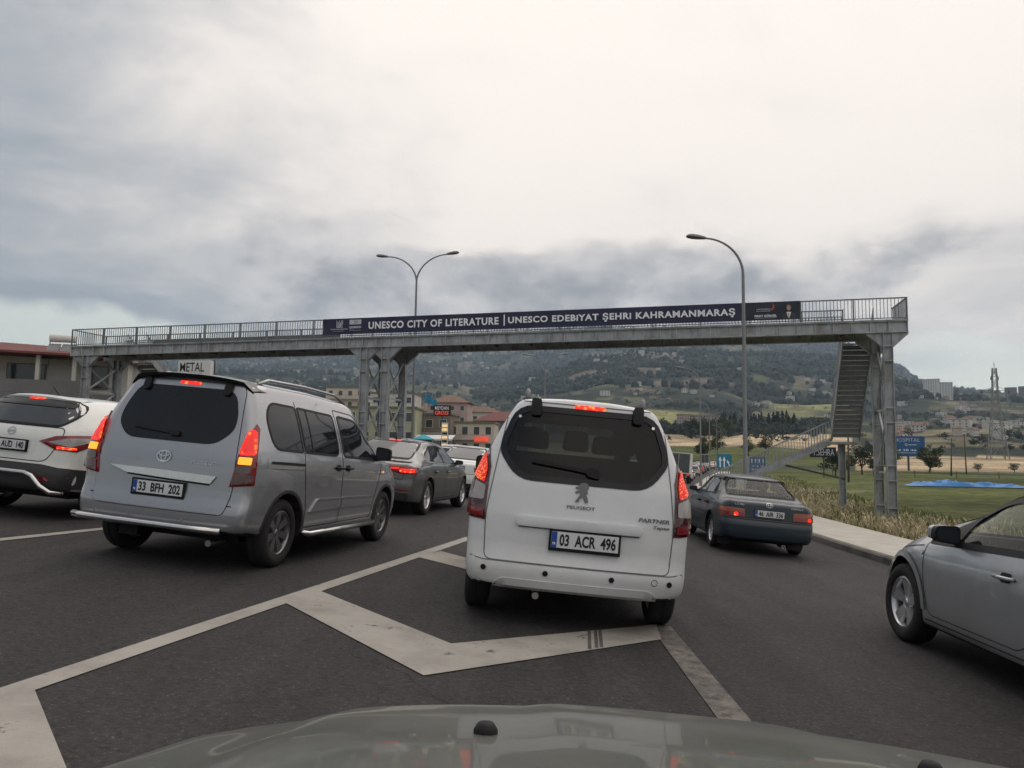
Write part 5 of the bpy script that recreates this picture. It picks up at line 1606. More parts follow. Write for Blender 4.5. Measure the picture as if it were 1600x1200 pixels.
# ---- grey saloon
def grey_sedan():
    sp = sedan_spec(4.73, 1.84, 1.44, .585, (1.02, 3.84), 'paint_grey', wr=.335, trunk=1.0, tr_len=.42, rw_len=.98, ws0=2.95, hood0=3.62, hood_h=.95, nose=.74,
                    rear=[(.15, .10), (.28, .03), (.42, 0), (.60, .0), (.66, .02), (.95, .03), (1.0, .02)])
    c = Car('grey_sedan', 'dark grey saloon with lit red tail lamps and split-spoke wheels beside the silver van', 'car', sp)
    c.finish(); c.arch_lips(None, .03, .006); c.underbody(.2, .4)
    c.wheels('double', 'alloy', tw=.235)
    c.window(rpoly([(-.62, 1.05), (.62, 1.05), (.52, 1.375), (-.52, 1.375)], .07), 'B', 'car_glass_soft', 'rear_window', frit=.03)
    blockat(c, 'brake_light', 0, 1.382, .26, .022, .012, 'glow_red_low', rad=.01)
    side = rpoly([(.98, 1.02), (3.28, .955), (3.20, 1.02), (2.72, 1.30), (2.2, 1.365), (1.62, 1.34), (1.15, 1.17)], [.04, .02, .04, .15, .2, .15, .06])
    for v in ('R', 'L'):
        c.seam('window_trim', side, v, .022, 'chrome_dull', .006, closed=True)
        c.window(rpoly([(1.0, 1.03), (2.12, 1.0), (2.12, 1.335), (1.66, 1.32), (1.2, 1.16)], [.03, .03, .03, .12, .05]), v, 'car_glass_soft', frit=.02)
        c.window(rpoly([(2.20, 1.0), (3.20, .97), (3.12, 1.03), (2.70, 1.275), (2.20, 1.335)], [.03, .02, .04, .12, .03]), v, 'car_glass', frit=.02)
        c.seam('door_gap', [(2.16, 1.38), (2.16, .30), (3.10, .30), (3.22, .60), (3.30, .95)], v, .010, 'gap', .003)
        c.seam('door_gap', [(1.10, 1.0), (1.30, .75), (1.42, .30), (2.16, .30)], v, .010, 'gap', .003)
        c.handle((1.42, .84), v, 'paint_grey'); c.handle((2.32, .83), v, 'paint_grey')
        c.seam('sill_crease', [(1.42, .38), (3.1, .37)], v, .02, 'paint_grey', .012)
    for o in both(c, 'tail_light', [(.055, -.42, .825), (.075, -.60, .78), (.22, -.87, .79), (.30, -.90, .90), (.12, -.70, .925), (.06, -.42, .90)], 25, 'lens_red', off=.01, skirt=.015, bulge=.006): pass
    tl = [o for o in c.root.children if o.name.startswith('tail_light')]
    for i, sg in enumerate((1, -1)):
        mk = lambda pts: [(u * sg, v) for u, v in (dg(x, y, z, 25) for x, y, z in pts)]
        vw = ('D', 25 * sg)
        c.patch('brake_glow', rpoly(mk([(.07, -.60, .805), (.19, -.84, .81), (.19, -.84, .875), (.07, -.60, .875)]), .015), vw, 'glow_red_hot', off=.020, parent=tl[i])
        c.patch('light_bar', mk([(.06, -.43, .855), (.07, -.59, .86), (.07, -.59, .895), (.06, -.43, .89)]), vw, 'glow_red', off=.020, parent=tl[i])
    c.plate((0, .76), 'B', '46 K 1453', h=.105)
    c.seam('boot_gap', [(-.72, .98), (-.66, .68), (.66, .68), (.72, .98)], 'B', .010, 'gap', .003)
    c.patch('boot_lip', rpoly([(-.70, .985), (.70, .985), (.70, 1.005), (-.70, 1.005)], .006), 'B', 'paint_grey', off=.02, skirt=.03)
    c.patch('bumper_insert', rpoly([(-.78, .30), (.78, .30), (.80, .43), (-.80, .43)], .05), 'B', 'plastic_dark', off=.006)
    c.seam('chrome_line', [(-.78, .45), (.78, .45)], 'B', .014, 'chrome_dull', .010)
    for y in (-.62, .62): c.patch('reflector', rpoly([(y-.16, .475), (y+.16, .475), (y+.16, .495), (y-.16, .495)], .006), 'B', 'lens_red', off=.008)
    c.mirrors(3.12, 1.02, .09, 'black_gloss', (.09, .17, .12))
    loc, n = c.hit(1.55, 0, c.frame('T'))
    m = MB(); m.add([(1.42, -.02, loc.z-.01), (1.42, .02, loc.z-.01), (1.62, .028, loc.z-.005), (1.62, -.028, loc.z-.005), (1.40, -.004, loc.z+.075), (1.40, .004, loc.z+.075), (1.48, .006, loc.z+.05), (1.48, -.006, loc.z+.05)],
        [(0,1,2,3),(4,7,6,5),(0,4,5,1),(1,5,6,2),(2,6,7,3),(3,7,4,0)])
    fixnormals(m.obj('roof_antenna', 'black_gloss', c.root))
    c.patch('windscreen', rpoly([(-.66, 1.0), (.66, 1.0), (.54, 1.35), (-.54, 1.35)], .06), 'F', 'car_glass', off=.004)
    c.place(-2.70, 13.95, 10.5)
    return c

# ---- navy saloon
def navy_sedan():
    sp = sedan_spec(4.30, 1.69, 1.375, .545, (.93, 3.40), 'paint_navy', wr=.30, trunk=.945, tr_len=.52, rw_len=.70, ws0=2.55, hood0=3.20, hood_h=.90, nose=.68, bot=.19,
                    rear=[(.15, .10), (.26, .02), (.36, 0), (.55, .0), (.60, .05), (.90, .075), (.95, .085)], shoulder=.945, rcurve=.12)
    sp['cabin'] = (.62, 3.02)
    c = Car('navy_sedan', 'old navy blue saloon with number plate 46 AIR 336 beside the kerb', 'car', sp)
    rw = rpoly([(-.63, .995), (.63, .995), (.50, 1.285), (-.50, 1.285)], .07)
    c.window(rw, 'B', 'tint_light', 'rear_window', frit=.022, see=True)
    c.window(rpoly([(-.62, .96), (.62, .96), (.50, 1.30), (-.50, 1.30)], .05), 'F', 'tint_light', 'windscreen', frit=.03, see=True)
    for v in ('R', 'L'):
        c.window(rpoly([(1.02, .985), (1.88, .965), (1.88, 1.275), (1.42, 1.27)], [.03, .03, .03, .10]), v, 'car_glass', frit=.02)
        c.window(rpoly([(1.95, .965), (2.92, .945), (2.82, 1.0), (2.42, 1.255), (1.95, 1.275)], [.03, .02, .04, .10, .03]), v, 'tint_light', frit=.02, see=True)
        c.seam('door_gap', [(1.915, 1.30), (1.915, .28), (2.80, .28), (2.92, .60), (2.98, .93)], v, .010, 'gap', .003)
        c.seam('door_gap', [(1.10, .96), (1.22, .70), (1.32, .28), (1.915, .28)], v, .010, 'gap', .003)
        c.handle((1.32, .80), v, 'black_trim'); c.handle((2.08, .79), v, 'black_trim')
        c.patch('side_moulding', rpoly([(1.36, .50), (2.85, .50), (2.85, .57), (1.36, .57)], .01), v, 'plastic_dark', off=.012, skirt=.014)
    c.finish(see=True); c.arch_lips(None, .025, .006); c.underbody(.19, .36)
    c.wheels('ten', 'alloy', tw=.185)
    c.interior((1.35, 2.15), .28, seat_z=.44)
    for o in both(c, 'tail_light', [(.085, -.41, .635), (.13, -.80, .635), (.25, -.82, .645), (.25, -.81, .78), (.15, -.76, .785), (.09, -.41, .775)], 12, 'lens_orange', off=.010, skirt=.015, bulge=.004): pass
    tl = [o for o in c.root.children if o.name.startswith('tail_light')]
    for i, sg in enumerate((1, -1)):
        mk = lambda pts: [(u * sg, v) for u, v in (dg(x, y, z, 12) for x, y, z in pts)]
        vw = ('D', 12 * sg)
        c.patch('lamp_lower', mk([(.09, -.43, .64), (.14, -.79, .645), (.14, -.79, .71), (.09, -.43, .71)]), vw, 'lens_red', off=.017, parent=tl[i])
        yb = .71 if sg > 0 else .55
        c.patch('brake_glow', disc(dg(.11, -yb, .68, 12)[0] * sg, .675, .042, 12, .036), vw, 'glow_red_hot', off=.021, parent=tl[i])
    c.plate((-.0, .72), 'B', '46 AIR 336', w=.50, h=.11, holder=.006)
    c.seam('boot_gap', [(-.66, .92), (-.66, .63), (.66, .63), (.66, .92)], 'B', .010, 'gap', .003)
    em = ringseam(c, 'emblem', 0, .865, .055, .036, .008, 'chrome_dull', off=.012)
    ringseam(c, 'emblem_oval', 0, .866, .020, .033, .007, 'chrome_dull', off=.013, parent=em)
    ringseam(c, 'emblem_oval', 0, .88, .04, .016, .007, 'chrome_dull', off=.014, parent=em)
    c.text('1.6 XEi', 'badge_lettering', (.50, .845), 'B', w=.15, h=.026, mat='chrome_dull', off=.008)
    c.text('COROLLA', 'badge_lettering', (-.48, .845), 'B', w=.22, h=.024, mat='chrome_dull', off=.008)
    c.seam('bumper_gap', [(-.80, .60), (.80, .60)], 'B', .012, 'gap', .003)
    for y in (-.62, .62): MB().box(.62, .635, y - .11, y + .11, .10, .26).obj('mud_flap', 'plastic_dark', c.root)
    MB().tube([(.30, -.25, .20), (.02, -.25, .19)], .028, 10).obj('exhaust', 'chrome_dull', c.root)
    c.mirrors(2.82, .985, .09, 'black_trim', (.09, .16, .11))
    c.place(4.42, 13.15, 3.5)
    return c

# ---- white crossover
def white_suv():
    sp = dict(L=4.38, paint='paint_white_warm', wr=.345, track=.775, axles=(.85, 3.50), roof=.60, step=.06, rr=.13, rf=.14, etop=.6,
              plan=[(0, .84), (.35, .885), (1, .905), (3.2, .905), (3.9, .87), (4.38, .76)],
              top=[(0, 1.47), (.45, 1.515), (1.4, 1.54), (2.1, 1.525), (2.45, 1.48), (3.25, 1.11), (3.4, 1.07), (4.2, .95), (4.38, .86)],
              bot=[(0, .34), (.4, .30), (.6, .24), (3.8, .24), (4.38, .28)],
              belt=[(0, 1.10), (.5, 1.10), (2.0, 1.05), (3.2, 1.0), (3.4, .98), (4.2, .85), (4.38, .76)],
              rear=[(.25, .08), (.40, .0), (.58, .0), (.66, .05), (1.0, .07), (1.10, .11), (1.52, .42)], rcurve=.13, rfall=1.1,
              front=[(.2, .05), (.35, 0), (.6, 0), (.8, .06)], fcurve=.28, shoulder=.95)
    c = Car('white_crossover', 'white crossover car with dark lower bumper and chrome guard hoop, alongside the silver van', 'car', sp)
    c.finish(); c.underbody(.24, .45)
    c.wheels('double', 'alloy', tw=.22)
    c.arch_lips('plastic_dark', .05, .012)
    c.window(rpoly([(-.60, 1.135), (.60, 1.135), (.70, 1.27), (.58, 1.45), (-.58, 1.45), (-.70, 1.27)], [.25, .25, .06, .10, .10, .06]), 'B', 'car_glass_soft', 'rear_window', frit=.03)
    c.patch('tinted_band', rpoly([(-.60, 1.37), (.60, 1.37), (.56, 1.46), (-.56, 1.46)], .03), 'B', 'black_gloss', off=.010)
    blockat(c, 'brake_light', 0, 1.46, .22, .026, .016, 'glow_red_hot', rad=.01)
    spoiler(c, .56, .62, .40, .02, 'paint_white_warm')
    for o in both(c, 'tail_light', [(.09, -.40, .945), (.12, -.62, .855), (.24, -.82, .845), (.34, -.87, .90), (.60, -.90, 1.02), (.50, -.895, 1.06), (.22, -.80, 1.045), (.12, -.60, 1.02)], 35, 'lens_red', off=.010, skirt=.015, bulge=.006): pass
    tl = [o for o in c.root.children if o.name.startswith('tail_light')]
    for i, sg in enumerate((1, -1)):
        mk = lambda pts: [(u * sg, v) for u, v in (dg(x, y, z, 35) for x, y, z in pts)]
        vw = ('D', 35 * sg)
        c.patch('clear_lens', rpoly(mk([(.11, -.52, .945), (.20, -.76, .90), (.44, -.885, .985), (.40, -.88, 1.02), (.18, -.72, 1.0)]), .02), vw, 'lens_clear', off=.019, parent=tl[i])
        c.patch('brake_glow', rpoly(mk([(.13, -.63, .865), (.24, -.81, .865), (.24, -.81, .895), (.13, -.63, .90)]), .01), vw, 'glow_red_hot', off=.021, parent=tl[i])
    c.patch('bumper_cladding', rpoly([(-.82, .36), (.82, .36), (.86, .62), (.5, .665), (-.5, .665), (-.86, .62)], .04), 'B', 'plastic_dark', off=.010, skirt=.012)
    for v in ('R', 'L'):
        c.seam('bumper_cladding_side', [(.10, .52), (.44, .50)], v, .24, 'plastic_dark', .010)
        c.patch('sill_cladding', rpoly([(1.25, .27), (3.1, .27), (3.1, .43), (1.25, .43)], .02), v, 'plastic_dark', off=.010)
        c.window(rpoly([(.62, 1.22), (1.0, 1.12), (3.05, 1.04), (2.95, 1.12), (2.35, 1.40), (1.6, 1.435), (.95, 1.38)], [.05, .05, .02, .03, .15, .15, .06]), v, 'car_glass', frit=.025)
        c.seam('window_bar', [(2.0, 1.08), (2.0, 1.43)], v, .05, 'black_gloss', .007)
        c.seam('door_gap', [(2.02, 1.06), (2.02, .45)], v, .01, 'gap', .003); c.handle((1.2, .96), v, 'paint_white_warm'); c.handle((2.15, .94), v, 'paint_white_warm')
        sg = -1 if v == 'R' else 1
    for y in (-.55, .55): c.patch('fog_lamp', rpoly([(y-.10, .475), (y+.10, .475), (y+.10, .515), (y-.10, .515)], .01), 'B', 'lens_red', off=.013)
    MB().tube([(.12, .80, .34), (-.02, .74, .35), (-.05, .62, .42), (-.06, .50, .53), (-.06, .40, .56), (-.06, -.40, .56), (-.06, -.50, .53), (-.05, -.62, .42), (-.02, -.74, .35), (.12, -.80, .34)], .030, 9).obj('guard_hoop', 'chrome', c.root, smooth=True)
    tg = rpoly([(-.52, .70), (.52, .70), (.66, .95), (.68, 1.12), (-.68, 1.12), (-.66, .95)], .08)
    c.seam('tailgate_gap', tg, 'B', .010, 'gap', .003, closed=True)
    c.patch('plate_recess', rpoly([(-.36, .80), (.36, .80), (.36, .975), (-.36, .975)], .02), 'B', 'paint_white_warm', off=.004)
    c.plate((0, .875), 'B', '46 AUD 140', h=.11)
    em = ringseam(c, 'emblem', 0, 1.035, .05, .042, .010, 'chrome_dull', off=.012)
    c.seam('emblem_bar', [(-.06, 1.035), (.06, 1.035)], 'B', .018, 'chrome_dull', .014, parent=em)
    MB().tube([(.75, 0, 1.52), (.62, 0, 1.63)], .006, 5).obj('roof_antenna', 'black_trim', c.root)
    c.mirrors(2.95, 1.10, .09, 'paint_white_warm', (.10, .18, .15))
    c.patch('windscreen', rpoly([(-.64, 1.10), (.64, 1.10), (.54, 1.48), (-.54, 1.48)], .06), 'F', 'car_glass', off=.004)
    MB().tube([(.3, .45, .27), (.05, .45, .26)], .035, 10).obj('exhaust', 'chrome_dull', c.root)
    c.place(-6.25, 9.25, 11.0)
    return c

# ---- silver hatchback coming up on the right
def silver_hatch():
    sp = dict(L=4.30, paint='paint_silver_b', wr=.345, track=.755, axles=(.80, 3.42), roof=.565, step=.055, rr=.14, rf=.16, etop=.6,
              plan=[(0, .80), (.35, .85), (1, .875), (3.2, .875), (3.8, .855), (4.30, .74)],
              top=[(0, 1.28), (.5, 1.42), (1.3, 1.49), (1.95, 1.475), (2.32, 1.415), (3.24, 1.01), (3.38, .975), (4.1, .82), (4.30, .72)],
              bot=[(0, .28), (.4, .24), (.6, .20), (3.9, .20), (4.30, .23)],
              belt=[(0, 1.0), (.8, .99), (2.6, .93), (3.2, .90), (3.4, .86), (4.1, .72), (4.30, .64)],
              rear=[(.2, .08), (.35, .0), (.55, .0), (.65, .05), (1.0, .10), (1.4, .5)], rcurve=.14, rfall=1.1,
              front=[(.15, .08), (.3, 0), (.5, 0), (.62, .05), (.8, .14)], fcurve=.42, ffall=1.0, shoulder=.95)
    sp['cabin'] = (.30, 3.05)
    c = Car('silver_hatchback', 'silver hatchback with black door mirror moving up along the right kerb', 'car', sp)
    win = rpoly([(1.60, .985), (3.02, .94), (2.94, 1.0), (2.38, 1.325), (2.06, 1.385), (1.60, 1.395)], [.02, .02, .04, .16, .1, .02])
    rearw = rpoly([(.78, 1.02), (1.52, .99), (1.52, 1.395), (1.15, 1.375)], [.04, .02, .02, .1])
    for v in ('R', 'L'):
        c.window(win, v, 'tint_light', frit=.0, see=True)
        c.window(rearw, v, 'tint_light', frit=.02, see=True)
        c.seam('window_seal', win, v, .05, 'black_trim', .005, closed=True)
        c.patch('mirror_sail', [(2.60, .955), (3.03, .94), (2.58, 1.19)], v, 'black_trim', off=.008, skirt=.01)
        dgp = rpoly([(1.56, .40), (1.70, .33), (2.92, .33), (3.0, .55), (3.05, .92), (2.42, 1.36), (2.04, 1.425), (1.56, 1.435)], [.08, .05, .08, .1, .03, .1, .1, .02])
        c.seam('door_gap', dgp, v, .009, 'gap_soft', .003, closed=True)
        c.handle((1.86, .80), v, 'paint_silver_b', w=.22)
        c.patch('side_repeater', disc(3.07, .835, .02, 10, .018), v, 'lens_clear', off=.008, skirt=.01)
        c.seam('sill_line', [(1.2, .285), (2.98, .285)], v, .014, 'gap_soft', .006)
        c.seam('bonnet_gap', [(3.10, .895), (3.6, .825), (4.0, .74)], v, .008, 'gap_soft', .003)
        c.seam('bumper_gap', [(3.86, .70), (3.83, .58)], v, .008, 'gap_soft', .003)
        c.patch('headlight', rpoly([(3.84, .70), (4.06, .56), (4.14, .62), (4.02, .745), (3.88, .775)], .03), v, 'lens_clear', off=.006, skirt=.008, bulge=.008)
        c.patch('bumper_lip', rpoly([(3.82, .22), (4.05, .22), (4.05, .32), (3.84, .30)], .02), v, 'plastic_dark', off=.006)
    c.window(rpoly([(-.60, 1.02), (.60, 1.02), (.50, 1.39), (-.50, 1.39)], .05), 'F', 'tint_light', 'windscreen', frit=.04, see=True)
    c.window(rpoly([(-.56, 1.0), (.56, 1.0), (.48, 1.28), (-.48, 1.28)], .05), 'B', 'car_glass', 'rear_window', frit=.03)
    for o in both(c, 'tail_light', [(.12, -.60, .80), (.30, -.84, .82), (.34, -.83, 1.02), (.20, -.66, 1.02)], 35, 'lens_red', off=.010, skirt=.015): pass
    c.finish(see=True)
    c.arch_lips('paint_silver_b', .055, .014, -5, 185)
    c.underbody(.20, .38)
    c.wheels('double', 'alloy', tw=.215)
    c.interior((1.15, 1.75), .30, seat_z=.42, dark='cabin')
    for v, sg in (('R', -1), ('L', 1)):
        MB().box(1.62, 2.9, min(sg*.775, sg*.80), max(sg*.775, sg*.80), .45, .90).obj('door_card', 'cabin_grey', c.root)
    c.mirrors(2.56, 1.02, .11, 'black_trim', (.12, .20, .165))
    for v in ('L', 'R'):
        sg = 1 if v == 'L' else -1
        loc, nr = c.hit(2.56, 1.02, c.frame(v))
        ya = loc.y + sg * .055
        pr = rpoly([(ya + sg*.03, .985), (ya + sg*.185, .98), (ya + sg*.18, 1.085), (ya + sg*.03, 1.105)], .03)
        fixnormals(MB().prism([(2.628, p[0], p[1]) for p in pr], (.075, 0, 0)).obj('mirror_cap', 'paint_silver_b', c.root, smooth=True, sharp=50))
    c.place(4.25, 3.58, 2.6)
    return c
HERO = [silver_van(), white_van(), grey_sedan(), navy_sedan(), white_suv(), silver_hatch()]

# ------------------------------------------------------------------ more traffic
def plain_car(name, label, sp, kind, paint_col=None, group=None, lit=True):
    """car further off: fewer parts, same builder"""
    c = Car(name, label, 'car', sp, group)
    c.finish(); c.underbody(.2, .4); c.wheels('five', 'alloy')
    T = softinterp(sp['top'], sp['L']*.45, .1)
    be = interp(sp['belt'], 1.5)
    if kind == 'sedan':
        tr = interp(sp['top'], .5)
        c.window(rpoly([(-.64, tr + .06), (.64, tr + .06), (.52, T - .07), (-.52, T - .07)], .06), 'B', 'car_glass_soft', 'rear_window', frit=.025)
        c.window(rpoly([(1.05, be + .05), (3.0, be + .02), (2.55, T - .13), (2.2, T - .08), (1.5, T - .09)], [.05, .02, .12, .1, .12]), 'R', 'car_glass', frit=.02)
        c.window(rpoly([(1.05, be + .05), (3.0, be + .02), (2.55, T - .13), (2.2, T - .08), (1.5, T - .09)], [.05, .02, .12, .1, .12]), 'L', 'car_glass', frit=.02)
        zl = tr - .17
    else:
        c.window(rpoly([(-.60, be + .06), (.60, be + .06), (.52, T - .11), (-.52, T - .11)], .07), 'B', 'car_glass_soft', 'rear_window', frit=.025)
        for v in ('R', 'L'):
            c.window(rpoly([(.62, be + .10), (2.85, be + .02), (2.3, T - .13), (1.9, T - .09), (.95, T - .11)], [.05, .02, .12, .1, .1]), v, 'car_glass', frit=.02)
        zl = be - .06
    hw = sp['plan'][0][1]
    for o in both(c, 'tail_light', [(.07, -hw + .28, zl - .10), (.20, -hw - .01, zl - .10), (.26, -hw - .01, zl + .05), (.10, -hw + .30, zl + .03)], 30, 'glow_red_low' if lit else 'lens_red', off=.012, skirt=.015): pass
    c.patch('windscreen', rpoly([(-.60, be + .10), (.60, be + .10), (.50, T - .09), (-.50, T - .09)], .05), 'F', 'car_glass', off=.004)
    c.patch('bumper', rpoly([(-hw + .06, .26), (hw - .06, .26), (hw - .06, .40), (-hw + .06, .40)], .04), 'B', 'plastic_dark', off=.008)
    c.mirrors(2.85, be + .06, .08, size=(.09, .16, .12))
    return c
def hatch_spec(paint, H=1.48, W=1.76, L=4.05):
    hw = W/2
    return dict(L=L, paint=paint, wr=.31, track=hw - .13, axles=(.72, 3.25), roof=.58, step=.09, rr=.13, rf=.15, etop=.6,
                plan=[(0, hw - .07), (.35, hw - .02), (1, hw), (3.0, hw), (3.6, hw - .03), (L, hw - .15)],
                top=[(0, H - .12), (.45, H - .03), (1.2, H), (1.9, H - .01), (2.25, H - .06), (3.0, 1.02), (3.15, .98), (3.9, .82), (L, .74)],
                bot=[(0, .30), (.4, .24), (3.6, .22), (L, .26)], belt=[(0, 1.0), (.5, .99), (2.5, .94), (3.1, .90), (3.8, .76), (L, .68)],
                rear=[(.2, .08), (.35, 0), (.55, 0), (.65, .04), (1.0, .07), (H - .05, .34)], rcurve=.12, rfall=1.0,
                front=[(.15, .08), (.3, 0), (.5, 0), (.7, .08)], fcurve=.34, shoulder=.95)
def far_sedan_spec(paint, step=.09):
    return sedan_spec(4.5, 1.78, 1.45, .57, (.98, 3.62), paint, wr=.315, trunk=.99, tr_len=.5, rw_len=.85, ws0=2.75, hood0=3.45, hood_h=.94, nose=.74, step=step)

c = plain_car('white_sedan', 'white saloon with dark rear bumper queuing ahead of the dark grey saloon', far_sedan_spec('paint_white_warm'), 'sedan', lit=False)
c.plate((0, .80), 'B', '46 AB 794', h=.105)
em = ringseam(c, 'emblem', 0, .91, .05, .05, .010, 'chrome_dull', off=.012)
c.seam('boot_gap', [(-.66, .96), (-.62, .66), (.62, .66), (.66, .96)], 'B', .010, 'gap', .003)
c.place(-1.62, 21.0, 12)
c = plain_car('white_hatchback', 'small white hatchback half hidden ahead of the white saloon', hatch_spec('paint_white'), 'hatch', lit=False)
c.place(-2.35, 28.5, 12)
c = plain_car('pale_hatchback', 'pale hatchback half hidden between the white van and the navy saloon', hatch_spec('paint_white'), 'hatch')
c.place(3.30, 19.6, 9)
c = plain_car('black_sedan', 'black saloon mostly hidden beyond the white crossover', dict(far_sedan_spec('black_gloss')), 'sedan', lit=False)
c.place(-9.75, 12.4, 11)

def far_traffic():
    ps = plain_car('distant_sedan', 'x', far_sedan_spec('paint_any', .14), 'sedan')
    ph = plain_car('distant_hatchback', 'x', hatch_spec('paint_any', 1.52), 'hatch')
    rnd = random.Random(8)
    tones = [('white', (.72, .72, .70)), ('silver', (.40, .41, .42)), ('black', (.02, .02, .022)), ('white', (.70, .70, .69)), ('dark red', (.22, .02, .02)), ('grey', (.13, .13, .135)), ('white', (.74, .73, .71)), ('navy', (.02, .035, .08))]
    k = 0
    spots = []
    for lane, ys in ((0, (66, 84, 96, 109, 121, 133, 146, 160, 176, 195)), (1, (58, 72, 90, 103, 116, 128, 141, 155, 170, 188)), (2, (64, 80, 99, 113, 127, 139, 152, 168, 184)), (3, (75, 94, 112, 131, 150))):
        for y in ys: spots.append((lane, y + rnd.uniform(-1.5, 1.5)))
    for lane, y in spots:
        x = xkerb(y) - 2.1 - 3.45 * lane + rnd.uniform(-.25, .25)
        t, col = tones[k % len(tones)] if lane else tones[(k * 3) % len(tones)]
        pr = (ps, ph)[(k * 7 // 3) % 2]; kind = 'saloon' if pr is ps else 'hatchback'
        o = copy_tree(pr.root)
        o['label'] = '%s %s in the distant queue of traffic before the road bends' % (t, kind)
        o['group'] = 'cars queuing in the distance'
        for ch in o.children:
            if ch.name.startswith('body'): ch.color = (*col, 1)
        yaw = math.degrees(math.atan(xkerb(y + 2) - xkerb(y - 2)) / 1.0) if False else math.degrees(math.atan((xkerb(y + 2) - xkerb(y - 2)) / 4))
        place_on_road(o, x, y, yaw + rnd.uniform(-2, 2)); k += 1
    for p in (ps, ph):
        def kill(o):
            for ch in list(o.children): kill(ch)
            bpy.data.objects.remove(o)
        kill(p.root)
far_traffic()

def box_truck(name, label, x, y, H=3.0, W=2.3, L=6.5, col='truck_white'):
    pbr('truck_white', (.62, .62, .60), .5, var=.05) if 'truck_white' not in M else None
    t = thing(name, label, 'truck')
    MB().box(.0, L*.72, -W/2, W/2, .95, H).obj('cargo_box', col, t)
    MB().box(-.012, -.002, -W/2 + .09, -.02, 1.05, H - .1).obj('rear_door', 'steel_dark', t)
    MB().box(-.012, -.002, .02, W/2 - .09, 1.05, H - .1).obj('rear_door', 'steel_dark', t)
    m = MB(); m.prism([(L*.74, -W/2 + .06, .6), (L, -W/2 + .06, .6), (L, -W/2 + .06, 1.3), (L - .25, -W/2 + .06, 2.2), (L*.74, -W/2 + .06, 2.25)], (0, W - .12, 0))
    fixnormals(m.obj('cab', col, t))
    MB().box(.1, L*.95, -.45, .45, .55, .95).obj('chassis', 'under', t)
    ty, ri = wheel_meshes(.42, .6, .26, 'five', 'alloy')
    for xx in (1.3, L - 1.2):
        for sg in (-1, 1):
            o = link(bpy.data.objects.new('wheel', ty), t); o.location = (xx, sg*(W/2 - .18), .42); o.rotation_euler = (0, 0, math.pi if sg > 0 else 0)
            link(bpy.data.objects.new('rim', ri), o)
    for sg in (-1, 1): MB().box(-.03, 0, sg*(W/2 - .2) - .1, sg*(W/2 - .2) + .1, .78, .90).obj('tail_light', 'glow_red', t)
    yaw = math.degrees(math.atan((xkerb(y + 2) - xkerb(y - 2)) / 4))
    place_on_road(t, x, y, yaw)
    return t
box_truck('box_truck', 'white box truck with dark rear doors in the distant traffic queue', xkerb(74) - 1.75, 74.5)
box_truck('box_truck', 'tall white lorry far along the queue by the blue lane sign', xkerb(208) - 4.6, 208, 3.4)

# ------------------------------------------------------------------ bonnet of the car we sit in
def own_car():
    c = thing('own_car', 'dusty dark olive bonnet of the car the view is taken from', 'car', (0.32, 0.0, 0.0))
    ox = 0.32
    prof = [(.62, 1.005), (.8, .995), (1.05, .955), (1.35, .895), (1.6, .83), (1.78, .765), (1.9, .69), (1.97, .60), (2.0, .50)]
    def surf(x, t):
        y = .62 + 1.38 * t
        q = abs(x) / 1.0
        z = softinterp(prof, y, .05)
        z -= (.075 if x < 0 else .035) * q ** 2.6 + (.05 if x < 0 else .03) * smoothstep(.80, 1.0, q)
        z += .016 * smoothstep(.66, .56, abs(x) - .10 * (1 - t)) + .008 * smoothstep(.30, .22, abs(x))
        yy = y - .26 * q ** 2.2 * t
        return (x, yy, z - BANK * (x + ox))
    n, m = 56, 44
    vs = [surf(-1.0 + 2.0 * i / n, j / m) for j in range(m + 1) for i in range(n + 1)]
    w = n + 1
    fs = [(j*w+i, j*w+i+1, (j+1)*w+i+1, (j+1)*w+i) for j in range(m) for i in range(n)]
    meshobj('bonnet', vs, fs, 'own_paint', c, smooth=True)
    # wings and nose down to the sills
    rim = [surf(-1.0, j / m) for j in range(m + 1)] + [surf(-1.0 + 2.0 * i / n, 1.0) for i in range(1, n + 1)] + [surf(1.0, j / m) for j in range(m - 1, -1, -1)]
    lv = []
    for p in rim:
        zb = -BANK * (p[0] + ox)
        for k, (out, t) in enumerate(((0, 0), (.03, .12), (.045, .35), (.04, .7), (.0, 1.0))):
            d = Vector((p[0], (p[1] - .9) * .7, 0)); d = d.normalized() if d.length else d
            lv.append((p[0] + d.x*out, p[1] + d.y*out, p[2] + (zb + .24 - p[2]) * t - (.004 if k == 0 else 0)))
    lf = [(i*5+k, (i+1)*5+k, (i+1)*5+k+1, i*5+k+1) for i in range(len(rim) - 1) for k in range(4)]
    fixnormals(meshobj('front_wings', lv, lf, 'own_paint', c, smooth=True))
    ty, ri = wheel_meshes(.31, .64, .2, 'five', 'alloy')
    # cowl, nozzles, wipers
    cv = []
    for i in range(n + 1):
        x = -1.0 + 2.0 * i / n; a = surf(x, 0.15); 
        cv += [(x, a[1], a[2] + .006), (x, a[1] - .05, a[2] + .022), (x, a[1] - .34, a[2] + .0)]
    cf = [(i*3+k, (i+1)*3+k, (i+1)*3+k+1, i*3+k+1) for i in range(n) for k in range(2)]
    fixnormals(meshobj('cowl', cv, cf, 'plastic_dark', c, smooth=True))
    for x in (-.35, .28):
        p = Vector(surf(x, .36))
        mm = MB(); mm.lathe([(.001, .016), (.012, .014), (.017, .006), (.018, -.01)], 'z', 14, p)
        mm.obj('washer_nozzle', 'black_trim', c, smooth=True)
    for x0, x1 in ((-.55, .12), (.20, .80)):
        pts = [Vector(surf(x0 + (x1 - x0) * k / 8, .06)) + Vector((0, 0, .02)) for k in range(9)]
        MB().tube(pts, .008, 6).obj('wiper', 'black_trim', c)
    return c
own_car()

